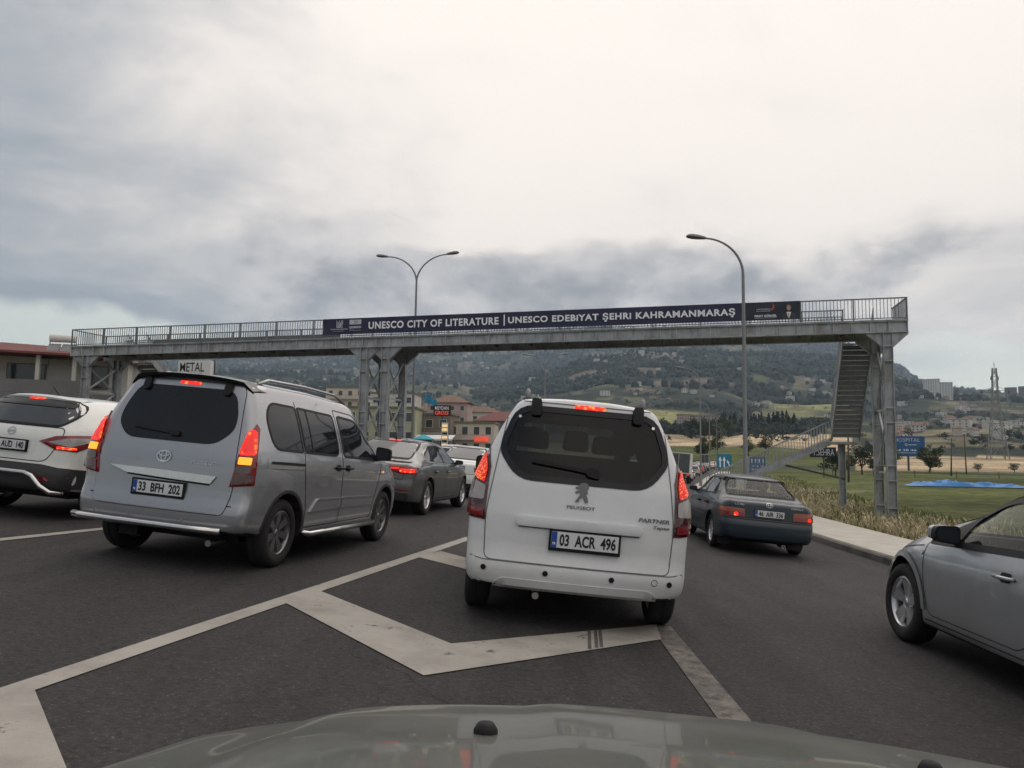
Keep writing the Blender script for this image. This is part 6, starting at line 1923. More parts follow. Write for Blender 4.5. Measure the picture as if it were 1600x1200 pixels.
# ------------------------------------------------------------------ buildings, signs, trees and the far hillside
pbr('wall_white', (.56, .55, .52), .9, var=.08, vscale=.6, dirt=(.40, .37, .33), dirt_amt=.5, dirt_scale=.4)
pbr('wall_bright', (.74, .73, .70), .85, var=.05, vscale=.05)
pbr('wall_cream', (.55, .49, .42), .9, var=.08, vscale=.6, dirt=(.40, .35, .29), dirt_amt=.5, dirt_scale=.4)
pbr('wall_pink', (.44, .34, .32), .9, var=.08, vscale=.5, dirt=(.33, .26, .24), dirt_amt=.4, dirt_scale=.4)
pbr('wall_green', (.36, .37, .25), .9, var=.10, vscale=.5)
pbr('wall_grey', (.17, .17, .175), .9, var=.12, vscale=.6)
pbr('wall_brown', (.20, .165, .14), .9, var=.12, vscale=.6)
pbr('wall_dark', (.075, .075, .08), .8, var=.12, vscale=.6)
pbr('roof_red', (.17, .055, .05), .8, var=.15, vscale=1)
pbr('roof_olive', (.16, .17, .095), .85, var=.12, vscale=.8)
pbr('roof_tile', (.19, .115, .09), .85, var=.2, vscale=.5)
pbr('pane', (.035, .04, .045), .12, spec=.6)
pbr('sign_white', (.68, .68, .66), .6, var=.05)
pbr('sign_black', (.010, .010, .011), .4)
pbr('sign_blue', (.02, .10, .26), .5, var=.06)
pbr('sign_teal', (.02, .19, .31), .5)
pbr('neon_red', (.4, .03, .02), .5, emit=(1, .10, .05), estr=.7)
pbr('neon_yellow', (.5, .35, .1), .5, emit=(1, .68, .28), estr=.75)
pbr('lamp_white', (.8, .8, .8), .5, emit=(1, .97, .9), estr=3.0)
pbr('tarp', (.03, .19, .48), .45, var=.25, vscale=.6, bump=.4, bscale=1.4)
pbr('cloth_teal', (.03, .33, .40), .7)
pbr('cloth_blue', (.02, .22, .42), .7)
pbr('wood_pole', (.10, .075, .06), .9, var=.2)
pbr('bark', (.07, .055, .04), .9, var=.25, vscale=4)
pbr('leaf', (.050, .070, .026), .85, var=.40, vscale=1.2)
pbr('leaf_dark', (.024, .038, .022), .9, var=.35, vscale=.8)
pbr('leaf_far', (.022, .032, .024), .95, var=.40, vscale=.05)

def yaw_pt(o, a, x, y, z): return Vector((o[0] + x*math.cos(a) - y*math.sin(a), o[1] + x*math.sin(a) + y*math.cos(a), o[2] + z))
def building(name, label, x, y, w, d, h, wall, rot=0.0, roof='flat', roof_mat='roof_tile', floors=2, cols=4, base=None, win=(1.0, 1.2), balcony=False, cat='building', group=None, ground=None):
    """front face along local x at local y = 0 looking to -y; windows stand in frames on the front and right side"""
    z = (land(x, y) if base is None else base)
    b = thing(name, label, cat, (x, y, z), rot, group)
    MB().box(-w/2, w/2, 0, d, -1.5, h).obj('wall', wall, b)
    if roof == 'flat': MB().box(-w/2 - .25, w/2 + .25, -.25, d + .25, h + .003, h + .35).obj('roof', roof_mat, b)
    elif roof == 'gable':
        m = MB(); m.prism([(-w/2 - .4, -.5, h + .003), (-w/2 - .4, d + .5, h + .003), (-w/2 - .4, d/2, h + d*.22)], (w + .8, 0, 0)); fixnormals(m.obj('roof', roof_mat, b))
    else:
        e = .7; r = min(w, d) * .22
        m = MB().add([(-w/2-e, -e, h+.003), (w/2+e, -e, h+.003), (w/2+e, d+e, h+.003), (-w/2-e, d+e, h+.003), (-w/2 + w*.3, d/2, h + r), (w/2 - w*.3, d/2, h + r)], [(3,2,1,0), (0,1,5,4), (1,2,5), (2,3,4,5), (3,0,4)])
        fixnormals(m.obj('roof', roof_mat, b))
    fh = h / floors
    fr = pn = None
    for fl in range(floors):
        for c in range(cols):
            cx = -w/2 + (c + .5) * w / cols; z0 = fl * fh + fh * .32
            ww, wh = min(win[0], w/cols*.62), min(win[1], fh*.52)
            if fr is None:
                o = MB().box(-ww/2 - .08, ww/2 + .08, -.06, -.002, -.08, wh + .08).obj('window', 'wall_white' if wall not in ('wall_white', 'wall_bright') else 'wall_grey', b); fr = o.data
                p = MB().box(-ww/2, ww/2, -.075, -.061, 0, wh).obj('pane', 'pane', o); pn = p.data
            else:
                o = link(bpy.data.objects.new('window', fr), b); p = link(bpy.data.objects.new('pane', pn), o)
            o.location = (cx, 0, z0)
        if balcony and fl > 0:
            k = MB().box(-w*.42, w*.30, -1.1, -.08, fl*fh - .06, fl*fh + .10).obj('balcony', 'wall_white', b)
            m = MB()
            for i in range(24): x0 = -w*.41 + i*(w*.71/24); m.box(x0, x0 + .03, -1.07, -1.04, fl*fh + .10, fl*fh + .95)
            m.box(-w*.42, w*.30, -1.09, -1.02, fl*fh + .95, fl*fh + 1.0); m.obj('balcony_rail', 'wall_dark', k)
    return b

# --- house on the left with its solar heater
def left_house():
    z = zroad(-31)
    b = thing('house', 'low pale house with dark red roof and porch posts behind a grey wall', 'house', (-29.4, 45.5, z), R(14))
    MB().box(-6, 5.2, 1.8, 9, 0, 4.6).obj('wall', 'wall_white', b)
    MB().box(-6.4, 5.2, -.2, 9, 0, 2.15).obj('terrace', 'wall_grey', b)
    m = MB().add([(-6.8, -.7, 4.75), (5.7, -.7, 4.50), (5.7, 9.5, 4.55), (-6.8, 9.5, 4.8), (-6.8, -.7, 4.62), (5.7, -.7, 4.37), (5.7, 9.5, 4.42), (-6.8, 9.5, 4.67), (-3, 4.5, 5.7), (3, 4.5, 5.45)],
                 [(0,1,9,8), (1,2,9), (2,3,8,9), (3,0,8), (7,6,5,4), (0,4,5,1), (1,5,6,2), (2,6,7,3), (3,7,4,0)])
    fixnormals(m.obj('roof', 'roof_red', b))
    for x in (-6.1, -4.1, -1.9, 0.6, 2.6): MB().box(x - .11, x + .11, -.1, .12, 2.15, 4.45).obj('porch_post', 'wall_white', b)
    MB().box(-6.4, 3.2, -.16, -.06, 2.16, 2.95).obj('parapet', 'wall_grey', b)
    for x, w in ((-5.2, 1.0), (-3.2, 1.1), (-.6, 2.2), (3.6, 1.0)):
        o = MB().box(x - w/2, x + w/2, 1.72, 1.79, 2.6, 4.1).obj('window', 'wall_brown', b)
        MB().box(x - w/2 + .08, x + w/2 - .08, 1.70, 1.718, 2.68, 4.02).obj('pane', 'pane', o)
    h = thing('solar_heater', 'solar water heater with tank and tilted panels on the dark red roof', 'water heater', (-28.3, 46.6, z + 4.35), R(14))
    for x in (-.75, .75):
        for y in (0, 1.0): MB().bar((x, y, -.45), (x, y, 1.55 if y else .2), .05).obj('frame_leg', 'lamp_steel', h)
    MB().lathe([(.001, -.75), (.22, -.75), (.25, -.7), (.25, .7), (.22, .75), (.001, .75)], 'x', 16, (0, 1.0, 1.42)).obj('tank', 'sign_white', h, smooth=True, sharp=40)
    for x in (-.72, .05):
        m = MB(); m.prism([(x, -.35, -.1), (x + .68, -.35, -.1), (x + .68, .85, 1.0), (x, .85, 1.0)], (0, -.04, .05)); fixnormals(m.obj('panel', 'lamp_steel', h))
    w = building('side_house', 'plain white two-storey wing with one dark window beyond the bridge stair', -26.2, 49.5, 3.4, 6, 5.1, 'wall_white', R(14), 'flat', 'wall_grey', 2, 1, base=zroad(-24), cat='house')
    return b
left_house()

def sign_board(name, label, x, y, zc, w, h, face, back='sign_black', rot=0.0, depth=.35, posts=(0,), post_r=.09, cat='sign', ground=None):
    g = land(x, y) if ground is None else ground
    s = thing(name, label, cat, (x, y, g), rot)
    MB().box(-w/2, w/2, 0, depth, zc - g - h/2, zc - g + h/2).obj('board', [face][0], s)
    MB().box(-w/2 - .05, w/2 + .05, depth + .004, depth + .10, zc - g - h/2 - .05, zc - g + h/2 + .05).obj('board_back', back, s)
    for px in posts:
        MB().tube([(px, depth + .2, -.3), (px, depth + .2, zc - g + h*.4)], post_r, 8).obj('post', 'steel_dark', s, smooth=True, sharp=50)
    return s
def letter(s, body, x, z, w, h, mat, dep=-.012, bold=.008):
    return text_on(body, 'lettering', s, mat, (x, dep, z), (1, 0, 0), (0, 0, 1), w=w, h=h, bold=bold)
gz = land(-21.6, 51)
s = sign_board('shop_sign', 'white box sign reading METAL in black above the silver van', -21.6, 51, 6.75, 2.35, 1.1, 'sign_white', rot=R(-8), depth=.45)
letter(s, 'METAL', -.15, 6.85 - gz, 1.75, .62, 'sign_black'); MB().box(-.9, .6, -.012, -.004, 6.38 - gz, 6.43 - gz).obj('rule', 'sign_black', s)
gz = land(-11.2, 121)
s = sign_board('shop_sign', 'black sign reading MEYDAN GROSS in white and red over the shops', -11.2, 121, 8.0, 2.7, 1.6, 'sign_black', rot=R(-6))
letter(s, 'MEYDAN', 0, 8.38 - gz, 2.2, .55, 'white_print'); letter(s, 'GROSS', 0, 7.62 - gz, 2.2, .6, 'neon_red')
gz = land(-10.3, 117)
s = sign_board('price_sign', 'slim pole sign with glowing yellow price rows in front of the cream building', -10.3, 117, 3.6, 1.0, 4.6, 'sign_white', rot=R(-6), depth=.2)
for k in range(7): MB().box(-.40, .40, -.02, -.004, 1.65 - gz + k*.6, 2.0 - gz + k*.6).obj('price_row', 'neon_yellow' if k in (1, 3, 5, 6) else 'sign_black', s)

# --- shops and blocks beyond the junction
building('shop_building', 'dark two-storey shop building with white balcony under the black sign', -16.3, 150, 8.5, 9, 7.4, 'wall_brown', R(-8), 'flat', 'wall_grey', 2, 3, balcony=True, win=(1.3, 1.5))
b2 = building('shop_building', 'cream two-storey building with olive roof edge and balcony', -8.2, 153, 9.5, 10, 6.6, 'wall_cream', R(-4), 'flat', 'roof_olive', 2, 4, balcony=True, win=(1.1, 1.5))
o = MB().box(.8, 3.6, -.35, -.15, 2.9, 3.9).obj('neon_board', 'neon_red', b2)
building('shop_building', 'pale green two-storey shop row seen between the bridge columns', -27.5, 142, 19, 9, 7.2, 'wall_green', R(-2), 'flat', 'roof_olive', 2, 7, win=(1.5, 1.6))
building('shed_building', 'grey hall with shallow red roof behind the cream building', -2.6, 196, 14, 12, 8.8, 'wall_grey', R(-6), 'hip', 'roof_red', 1, 4, win=(1.2, 1.2))
building('apartment_block', 'pinkish four-storey apartment block with rows of small windows on the rise', -50, 262, 15, 10, 11, 'wall_pink', R(6), 'flat', 'roof_tile', 4, 7, win=(1.1, 1.2))
building('apartment_block', 'brown-roofed pale house beside the pinkish apartment block', -35, 240, 11, 9, 8.5, 'wall_white', R(2), 'hip', 'roof_tile', 3, 4)
building('apartment_block', 'white low house with tiled roof above the dark shop building', -24, 215, 12, 9, 9.6, 'wall_white', R(-5), 'hip', 'roof_tile', 3, 4)
building('apartment_block', 'tall cream five-storey block behind the green shop row', -44, 205, 13, 10, 15, 'wall_cream', R(4), 'flat', 'wall_grey', 5, 5, balcony=True)
building('apartment_block', 'white four-storey block with flat grey roof between the bridge columns', -29.5, 186, 11, 10, 13, 'wall_white', R(-3), 'flat', 'wall_grey', 4, 4, balcony=True)
building('apartment_block', 'pink four-storey block with tiled roof rising behind the black sign', -17.5, 205, 11, 9, 12.5, 'wall_pink', R(-6), 'hip', 'roof_tile', 4, 4)
building('apartment_block', 'pale three-storey house with brown roof right of the flag', -9.5, 228, 12, 9, 11, 'wall_white', R(3), 'hip', 'roof_tile', 3, 4)
a = thing('shop_awning', 'broad white awning along the foot of the dark shop building', 'awning', (-16.0, 141, land(-16, 141)), R(-8))
m = MB(); m.prism([(-5, 0, 2.5), (-5, 3.2, 3.3), (-5, 3.2, 3.15), (-5, 0, 2.2)], (10, 0, 0)); fixnormals(m.obj('canopy', 'sign_white', a))
for x in (-4.8, 0, 4.8): MB().box(x - .06, x + .06, .1, .22, -.3, 2.3).obj('post', 'lamp_steel', a)
def parasol(name, label, x, y, mat):
    p = thing(name, label, 'parasol', (x, y, land(x, y)))
    n = 8; m = MB()
    m.add([(0, 0, 2.75)] + [(1.45*math.cos(2*math.pi*k/n), 1.45*math.sin(2*math.pi*k/n), 2.1) for k in range(n)] + [(1.45*math.cos(2*math.pi*k/n), 1.45*math.sin(2*math.pi*k/n), 1.95) for k in range(n)],
          [(0, 1+k, 1+(k+1) % n) for k in range(n)] + [(1+k, 9+k, 9+(k+1) % n, 1+(k+1) % n) for k in range(n)])
    m.obj('canopy', mat, p); MB().tube([(0, 0, -.2), (0, 0, 2.75)], .03, 6).obj('pole', 'lamp_steel', p)
parasol('parasol', 'turquoise parasol open in front of the shops', -11.6, 100, 'cloth_teal')
f = thing('flag', 'blue flag on a pole flying above the shops', 'flag', (-15.2, 132, land(-15.2, 132)))
MB().tube([(0, 0, -.3), (0, 0, 10.4)], .05, 6).obj('pole', 'lamp_steel', f)
vs = [(.05 + 2.0*i/10, .18*math.sin(i*.9), 10.3 - .12*i - 1.25*j/4 + .1*math.sin(i*.8 + j)) for i in range(11) for j in range(5)]
meshobj('cloth', vs, [(i*5+j, (i+1)*5+j, (i+1)*5+j+1, i*5+j+1) for i in range(10) for j in range(4)], 'cloth_blue', f, smooth=True)
fr = thing('shop_fence', 'dark red low fence in front of the cream building', 'fence', (-6.6, 134, land(-6.6, 134)), R(-4))
for k in range(16): MB().box(-3.2 + k*.4, -2.86 + k*.4, 0, .04, .25, 1.75).obj('board', 'roof_red', fr)
MB().box(-3.25, 3.25, .042, .08, .5, .6).obj('rail', 'wall_dark', fr)

# --- road signs and boards on the right
def road_sign(name, label, x, y, w, h, zc, mat, rot):
    g = land(x, y)
    s = thing(name, label, 'road sign', (x, y, g), rot)
    fixnormals(MB().prism([(p[0], 0, zc - g + p[1]) for p in rpoly([(-w/2, -h/2), (w/2, -h/2), (w/2, h/2), (-w/2, h/2)], .08)], (0, .03, 0)).obj('panel', mat, s))
    for px in (-w*.28, w*.28): MB().tube([(px, .08, -.3), (px, .08, zc - g + h*.4)], .035, 6).obj('post', 'lamp_steel', s)
    return s
def arrow(s, x, z, h, w, lean=0.0):
    pts = [(-w*.2, 0), (w*.2, 0), (w*.2 + lean*.7, h*.62), (w*.55 + lean*.7, h*.60), (lean, h), (-w*.55 + lean*.7, h*.60), (-w*.2 + lean*.7, h*.62)]
    meshobj('arrow', [(x + p[0], -.006, z + p[1]) for p in pts], [tuple(range(7))], 'white_print', s)
g = land(19.7, 70)
s = road_sign('lane_sign', 'bright blue lane sign with two straight arrows and one merging from the right', 19.7, 70, 1.32, 1.32, .88, 'sign_teal', R(-14))
arrow(s, -.38, .34 - g, 1.0, .26); arrow(s, -.02, .34 - g, 1.0, .26); arrow(s, .48, .40 - g, .62, .24, -.22)
s = road_sign('direction_sign', 'dull blue sign with rows of small white arrows by the foot of the stairs', 31.2, 96, 1.95, 1.95, .35, 'sign_blue', R(-14))
g = land(31.2, 96)
for i in range(4): arrow(s, -.70 + i*.46, .60 - g, .5, .24)
for i in range(3): MB().box(-.75 + i*.52, -.38 + i*.52, -.012, -.004, -.30 - g, -.16 - g).obj('rule', 'grey_print', s)
for i in range(3): MB().box(-.65 + i*.52, -.38 + i*.52, -.012, -.004, .10 - g, .22 - g).obj('rule', 'grey_print', s)
g = land(45.3, 110)
s = sign_board('black_board', 'black roadside board with tall white letters in front of the dark bush', 45.3, 110, 2.15, 3.5, 1.35, 'sign_black', rot=R(-16), posts=(0.1,), post_r=.10)
letter(s, 'T.SEHRA', .05, 2.15 - g, 2.9, .95, 'grey_print', bold=.0)
g = land(93.5, 180)
s = sign_board('billboard', 'large blue hospital billboard on a post in the green field', 93.5, 180, 4.35, 8.6, 4.7, 'sign_blue', rot=R(-22), depth=.4, posts=(.8,), post_r=.24, cat='billboard')
letter(s, 'HOSPITAL', .6, 5.85 - g, 5.4, .85, 'grey_print', bold=0); letter(s, 'G', .35, 4.75 - g, .5, .55, 'white_print')
MB().box(.8, 2.6, -.02, -.004, 4.62 - g, 4.82 - g).obj('rule', 'grey_print', s)
letter(s, '444 38 46', -.1, 3.45 - g, 5.2, .45, 'white_print'); MB().box(-2.6, 2.5, -.02, -.004, 2.75 - g, 2.88 - g).obj('rule', 'grey_print', s)

# --- tarpaulin in the field
def tarp():
    g = land(58, 81)
    o0 = Vector((41.5, 80.0, g)); L, W = 12.2, 2.2
    ax = Vector((.985, -.17, 0)); ay = Vector((.17, .985, 0))
    vs, fs = [], []; nx, ny = 48, 12
    for i in range(nx + 1):
        for j in range(ny + 1):
            u, v = i / nx, j / ny
            edge = math.sin(math.pi*v) ** .6 * min(1, u*6, (1-u)*6 + .1)
            zz = .08 + 1.25 * edge * (.55 + .35*fbm(u*7, v*2.2, 1.0, 2, 3.0) - .55*abs(fbm(u*11, v*3, 1.0, 2, 8.0))) * (1 - .5*u)
            p = o0 + ax * (L*(u + .015*math.sin(v*9))) + ay * (W*(v - .5)*(1 + .2*math.sin(u*9)))
            vs.append((p.x - o0.x, p.y - o0.y, zz + land(p.x, p.y) - g + .06))
    w = ny + 1
    for i in range(nx):
        for j in range(ny): fs.append((i*w+j, (i+1)*w+j, (i+1)*w+j+1, i*w+j+1))
    o = meshobj('tarpaulin', vs, fs, 'tarp', smooth=True, sharp=28); o.location = o0
    tag(o, 'crumpled bright blue tarpaulin lying on the green field', 'tarpaulin')
tarp()

# --- poles, wires and the pylon
def pole(x, y, h, lean, label):
    p = thing('utility_pole', label, 'utility pole', (x, y, land(x, y)))
    MB().tube([(0, 0, -.3), (lean, 0, h)], .14, 8, .09).obj('post', 'wood_pole', p, smooth=True)
    MB().bar((lean - .7, 0, h - .3), (lean + .7, 0, h - .3), .1).obj('cross_arm', 'wood_pole', p)
pole(76.5, 132, 6.6, .35, 'wooden utility pole leaning right beside the blue billboard')
pole(90, 150, 8.0, -.15, 'taller upright wooden utility pole near the leaning one')
pole(40, 90, 6.2, .1, 'short wooden utility pole close to the black roadside board')
def pylon():
    x, y = 212, 330; g = land(x, y); H = 42
    p = thing('pylon', 'tall lattice electricity pylon standing in the tan field', 'pylon', (x, y, g), R(-20))
    lv = [(0, 3.6), (9, 2.6), (17, 1.9), (24, 1.35), (30, 1.0), (36, .9), (40, .7)]
    cs = ((-1, -1), (1, -1), (1, 1), (-1, 1))
    for sx, sy in cs:
        m = MB()
        for (z0, w0), (z1, w1) in zip(lv, lv[1:]): m.bar((sx*w0, sy*w0, z0 - (.5 if z0 == 0 else 0)), (sx*w1, sy*w1, z1), .30)
        m.obj('leg', 'lamp_steel', p)
    for (z0, w0), (z1, w1) in zip(lv, lv[1:]):
        for k in range(4):
            a, b = cs[k], cs[(k+1) % 4]
            MB().bar((a[0]*w0, a[1]*w0, z0), (b[0]*w1, b[1]*w1, z1), .15).obj('lattice_bar', 'lamp_steel', p)
            MB().bar((b[0]*w0, b[1]*w0, z0), (a[0]*w1, a[1]*w1, z1), .15).obj('lattice_bar', 'lamp_steel', p)
    for z, r in ((30, 5.2), (36.2, 1.4)):
        m = MB()
        for s in (-1, 1):
            m.bar((0, -.6, z), (s*r, 0, z + .1), .16).bar((0, .6, z), (s*r, 0, z + .1), .16).bar((0, 0, z + 2.0), (s*r, 0, z + .1), .14)
        m.obj('cross_arm', 'lamp_steel', p)
        for s in (-1, 1): MB().lathe([(.05, -1.5), (.22, -1.3), (.22, -.3), (.05, 0)], 'z', 6, (s*r, 0, z)).obj('insulator', 'wood_pole', p)
    MB().bar((0, 0, 38), (0, 0, 42.5), .2).obj('peak', 'lamp_steel', p)
pylon()
def field_fence():
    f = thing('field_fence', 'long thin post and wire fence crossing the field behind the tarpaulin', 'fence', (50, 118, land(50, 118)))
    for k in range(14):
        x = k * 6.0; gz_ = land(50 + x, 118 - x*.12) - land(50, 118)
        MB().box(x - .04, x + .04, -x*.12 - .04, -x*.12 + .04, gz_ - .2, gz_ + 1.1).obj('post', 'wood_pole', f)
    for z in (.4, .75, 1.05): MB().bar((0, 0, z), (78, -78*.12, z), .025).obj('wire', 'steel_dark', f)
field_fence()

# --- trees
def leaf_cluster(rnd, cx, cy, cz, rx, rz, n, size, vs, fs):
    for _ in range(n):
        while True:
            p = Vector((rnd.uniform(-1, 1), rnd.uniform(-1, 1), rnd.uniform(-1, 1)))
            if .25 < p.length < 1: break
        c = Vector((cx + p.x*rx, cy + p.y*rx, cz + p.z*rz))
        a = Vector((rnd.gauss(0, 1), rnd.gauss(0, 1), rnd.gauss(0, .6))).normalized(); b = a.orthogonal().normalized()
        s = size * rnd.uniform(.6, 1.4); k = len(vs)
        vs += [c - a*s, c + b*s*.55, c + a*s, c - b*s*.55]; fs.append((k, k+1, k+2, k+3))
def tree_meshes(seed, h, r, mat, conifer=False, leaves=900):
    rnd = random.Random(seed)
    m = MB()
    if conifer:
        m.tube([(0, 0, -.4), (0, 0, h*.5), (.0, .0, h*.97)], h*.02, 6, h*.004)
        vs, fs = [], []
        n = 13
        for i in range(n):
            t = i / n; z = h*(.12 + .86*t); rr = r*(1 - t)**.85 + .08*r
            for k in range(7):
                a = rnd.uniform(0, 6.28); q = rr*rnd.uniform(.35, .8)
                leaf_cluster(rnd, math.cos(a)*q, math.sin(a)*q, z - q*.35, rr*.40, h*.05, max(3, leaves // (n*7)), h*.035, vs, fs)
    else:
        m.tube([(0, 0, -.4), (rnd.uniform(-.1, .1)*r, 0, h*.25), (rnd.uniform(-.15, .15)*r, .1*r, h*.62)], h*.035, 7, h*.012)
        for k in range(5):
            a = k*1.26 + rnd.uniform(-.3, .3)
            m.tube([(0, 0, h*.26), (math.cos(a)*r*.4, math.sin(a)*r*.4, h*.48), (math.cos(a)*r*.7, math.sin(a)*r*.7, h*.66)], h*.014, 5, h*.005)
        vs, fs = [], []
        nc = 15
        for k in range(nc):
            a = rnd.uniform(0, 6.28); q = r*rnd.uniform(.15, .78) if k else 0
            z = h*rnd.uniform(.34, .88); q *= math.sqrt(max(.1, 1 - ((z/h - .55)/.48)**2))
            leaf_cluster(rnd, math.cos(a)*q, math.sin(a)*q, z, r*rnd.uniform(.28, .46), h*rnd.uniform(.09, .16), leaves // nc, h*.028, vs, fs)
    t = m.obj('trunk_tmp', 'bark', smooth=True); c = meshobj('crown_tmp', vs, fs, mat)
    tm, cm = t.data, c.data; bpy.data.objects.remove(t); bpy.data.objects.remove(c)
    tm.name = 'trunk'; cm.name = 'crown'
    return tm, cm
def put_tree(name, label, ms, x, y, sc=1.0, group=None, cat='tree', sink=.1):
    t = thing(name, label, cat, (x, y, land(x, y) - sink), (x*7.3 + y*3.1) % 6.28, group)
    t.scale = (sc, sc, sc)
    link(bpy.data.objects.new('trunk', ms[0]), t); link(bpy.data.objects.new('crown', ms[1]), t)
    return t
TA = tree_meshes(1, 6.0, 3.4, 'leaf', leaves=2600); TB = tree_meshes(2, 5.0, 3.0, 'leaf_dark', leaves=2200); TC = tree_meshes(5, 7.0, 3.0, 'leaf', leaves=1600)
put_tree('bushy_tree', 'round bushy green tree right of the blue billboard', TA, 92.0, 167, 1.0)
put_tree('bushy_tree', 'dark bush beneath the black roadside board', TB, 49.5, 116, .80)
put_tree('bushy_tree', 'dark leafy tree behind the landing post of the stairs', TB, 62, 134, 1.1)
put_tree('bushy_tree', 'broad green tree between the landing post and the right bridge column', TA, 69.5, 140, .95)
for k, (x, y, s_) in enumerate(((103, 186, .55), (112, 182, .45), (118, 178, .5), (84, 176, .6), (128, 176, .42), (76, 158, .6), (140, 184, .45))):
    put_tree('field_bush', 'low dark bush along the far edge of the green field', TB, x, y, s_, 'bushes along the far edge of the field', 'bush')
for k, (x, y, s_) in enumerate(((60, 235, 1.0), (68, 250, 1.1), (77, 246, .9), (88, 262, 1.0), (55, 218, .8))):
    put_tree('roadside_tree', 'green tree in the clump where the road bends', TC, x, y, s_, 'clump of trees where the road bends')
CON = [tree_meshes(20 + k, 14.0, 2.6, 'leaf_dark', True, 700) for k in range(3)]
rnd = random.Random(5)
for k in range(34):
    u = 1128 + 115 * (k + rnd.uniform(-.4, .4)) / 33
    y = 600 + rnd.uniform(-25, 25); 
    put_tree('conifer', 'dark pointed conifer in the row below the yellow fields', CON[k % 3], (u - 800) / 1180 * y, y, rnd.uniform(.75, 1.2), 'row of dark conifers below the fields', sink=.6)
for k in range(30):
    u = 1062 + 80 * rnd.random(); y = 470 + rnd.uniform(-20, 60)
    put_tree('broadleaf_tree', 'dark broadleaf tree in the belt before the pinkish terraces', (TB, TC)[k % 2], (u - 800) / 1180 * y, y, rnd.uniform(1.2, 2.0), 'belt of trees before the pinkish terraces', sink=.6)
for k in range(6):
    u = 1064 + k*12.5; y = 640
    building('terrace_block', 'pinkish five-storey block in the terrace beyond the tree belt', (u - 800) / 1180 * y, y, 6.2, 9, 12, 'wall_pink', R(-12), 'flat', 'roof_tile', 5, 3, win=(.9, 1.1), group='pinkish terrace blocks beyond the trees')
building('apartment_tower', 'white high-rise with balconies on the right hill, lower of two', (1481-800)/1180*1480, 1480, 24, 20, 33, 'wall_bright', R(-25), 'flat', 'wall_grey', 8, 5, win=(3.0, 2.2), base=land((1481-800)/1180*1480, 1480))
building('apartment_tower', 'pale high-rise with ribbed front on the right hill, upper of two', (1458-800)/1180*1560, 1560, 30, 20, 34, 'wall_bright', R(-35), 'flat', 'wall_grey', 9, 7, win=(2.4, 2.0), base=land((1458-800)/1180*1560, 1560))
building('apartment_tower', 'grey high-rise slab on the far right skyline', (1583-800)/1180*1650, 1650, 22, 18, 36, 'wall_grey', R(-30), 'flat', 'wall_grey', 10, 5, win=(2.2, 1.8), base=land((1583-800)/1180*1650, 1650))
building('apartment_tower', 'taller grey high-rise beside the slab on the far right skyline', (1604-800)/1180*1650, 1650, 20, 18, 40, 'wall_grey', R(-30), 'flat', 'wall_grey', 11, 4, win=(2.2, 1.8), base=land((1604-800)/1180*1650, 1650))

# --- houses scattered over the hillside
def hill_houses():
    rnd = random.Random(21)
    protos = []
    for k, (w, d, h, wall, roof, hip) in enumerate(((11, 9, 6, 'wall_white', 'roof_tile', True), (14, 10, 6.5, 'wall_white', 'wall_grey', False), (10, 9, 8, 'wall_cream', 'roof_tile', True), (18, 11, 9, 'wall_white', 'wall_grey', False), (12, 9, 5, 'wall_pink', 'roof_tile', True))):
        m = MB().box(-w/2, w/2, -d/2, d/2, -3, h); nb = len(m.f)
        if hip: m.add([(-w/2-.6, -d/2-.6, h+.01), (w/2+.6, -d/2-.6, h+.01), (w/2+.6, d/2+.6, h+.01), (-w/2-.6, d/2+.6, h+.01), (-w*.2, 0, h+2.2), (w*.2, 0, h+2.2)], [(3,2,1,0), (0,1,5,4), (1,2,5), (2,3,4,5), (3,0,4)])
        else: m.box(-w/2-.2, w/2+.2, -d/2-.2, d/2+.2, h+.01, h+.5)
        nr = len(m.f)
        for i in range(3):
            for fl in range(max(1, int(h//3))):
                x0 = -w/2 + (i+.5)*w/3; m.box(x0-.7, x0+.7, -d/2-.06, -d/2-.005, .9+fl*3, 2.2+fl*3)
        o = meshobj('tmp', m.v, m.f, [wall, roof, 'pane'])
        o.data.polygons.foreach_set('material_index', [0]*nb + [1]*(nr-nb) + [2]*(len(m.f)-nr))
        protos.append(o.data); bpy.data.objects.remove(o)
    zones = [(330, 760, 1300, 2600, 62), (350, 820, 2700, 4600, 88), (930, 1075, 2150, 2330, 22), (760, 1310, 1200, 2200, 40), (1390, 1600, 480, 1000, 46), (1170, 1330, 900, 1700, 18), (1400, 1540, 1000, 1500, 14)]
    words = {'wall_white': 'white', 'wall_cream': 'cream', 'wall_pink': 'pinkish'}
    for u0, u1, y0, y1, n in zones:
        for k in range(n):
            u = rnd.uniform(u0, u1); y = rnd.uniform(y0, y1)
            if u0 == 350:                            # gathered in villages on the far slope
                u = rnd.gauss(rnd.choice((400, 520, 660, 700, 590)), 38); y = rnd.gauss(rnd.choice((3000, 3500, 3900)), 160)
            x = (u - 800) / 1180 * y
            i = rnd.randrange(5)
            o = link(bpy.data.objects.new('hillside_house', protos[i]))
            sc = rnd.uniform(.7, 1.15) * (1.0 if y > 2500 else .8)
            o.location = (x, y, land(x, y)); o.rotation_euler = (0, 0, rnd.uniform(-.8, .8)); o.scale = (sc, sc, sc)
            tag(o, '%s house with %s roof among those scattered over the hillside' % (words[protos[i].materials[0].name], 'tiled' if protos[i].materials[1].name == 'roof_tile' else 'flat grey'), 'house', 'houses scattered over the hillside')
hill_houses()

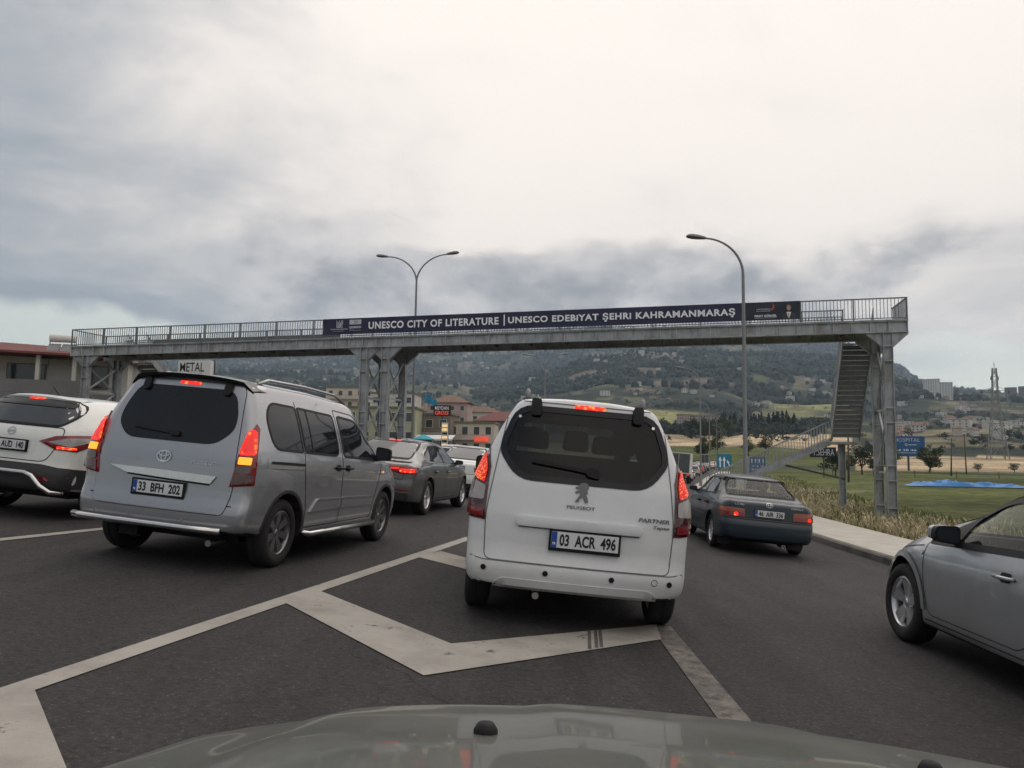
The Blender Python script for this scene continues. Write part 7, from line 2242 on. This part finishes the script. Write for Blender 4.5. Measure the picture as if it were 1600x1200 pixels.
# --- woods on the slopes, read as one mass
def woods():
    rnd = random.Random(33)
    base = bmesh.new(); bmesh.ops.create_icosphere(base, subdivisions=1, radius=1.0)
    bv = [v.co.copy() for v in base.verts]; bf = [tuple(v.index for v in f.verts) for f in base.faces]; base.free()
    vs, fs = [], []
    n = 0; tries = 0
    while n < 20000 and tries < 160000:
        tries += 1
        u = rnd.uniform(150, 1640); t = rnd.random(); y = 380 + 4900 * t ** 1.5
        x = (u - 800) / 1180 * y
        c = ground_col(x, y)
        g = c[0] + c[1]
        if fbm(x, y, 34, 3, 6.6) < -.12: continue
        lim = .082 if 740 < u < 1330 and y > 1450 else .070
        if g > lim and rnd.random() > .07: continue
        if g > .16 and rnd.random() > .2: continue
        z = land(x, y); s = (2.2 + 4.6 * rnd.random() ** 2.2) * (1 + y / 5200)
        if y < 1400:                     # near enough to show loose foliage
            s *= .75
            for cl in range(5):
                leaf_cluster(rnd, x + rnd.uniform(-.55, .55)*s, y + rnd.uniform(-.55, .55)*s, z + s*rnd.uniform(.45, 1.25), s*.5, s*.42, 11 if y < 900 else 7, s*.24, vs, fs)
            n += 1; continue
        hz = s * rnd.uniform(.8, 1.5)
        b = len(vs); ph = rnd.uniform(0, 6.28)
        for q in bv:
            k = 1 + .35 * math.sin(q.x*5 + ph) * math.cos(q.y*4 + ph*2)
            vs.append((x + q.x*s*k, y + q.y*s*k, z + hz*.55 + q.z*hz*k))
        fs += [tuple(i + b for i in f) for f in bf]; n += 1
    o = meshobj('hillside_woods', vs, fs, 'leaf_far')
    tag(o, 'dark woods and scrub covering the mountain slopes', 'woods', kind='stuff')
woods()

# ------------------------------------------------------------------ haze over the valley
def haze():
    m = bpy.data.materials.new('haze'); m.use_nodes = True
    nt = m.node_tree; nt.nodes.clear()
    v = nt.nodes.new('ShaderNodeVolumePrincipled'); v.inputs['Color'].default_value = (.62, .80, 1.0, 1)
    v.inputs['Density'].default_value = HAZE; v.inputs['Anisotropy'].default_value = 0.2
    o = nt.nodes.new('ShaderNodeOutputMaterial'); nt.links.new(v.outputs[0], o.inputs['Volume'])
    MATS['haze'] = m
    b = MB().box(-7100, 7100, -7100, 7100, -160, 960).obj('haze', 'haze')
    tag(b, 'thin bluish haze hanging over the valley', 'haze', kind='stuff')
HAZE = 0.000115
haze()
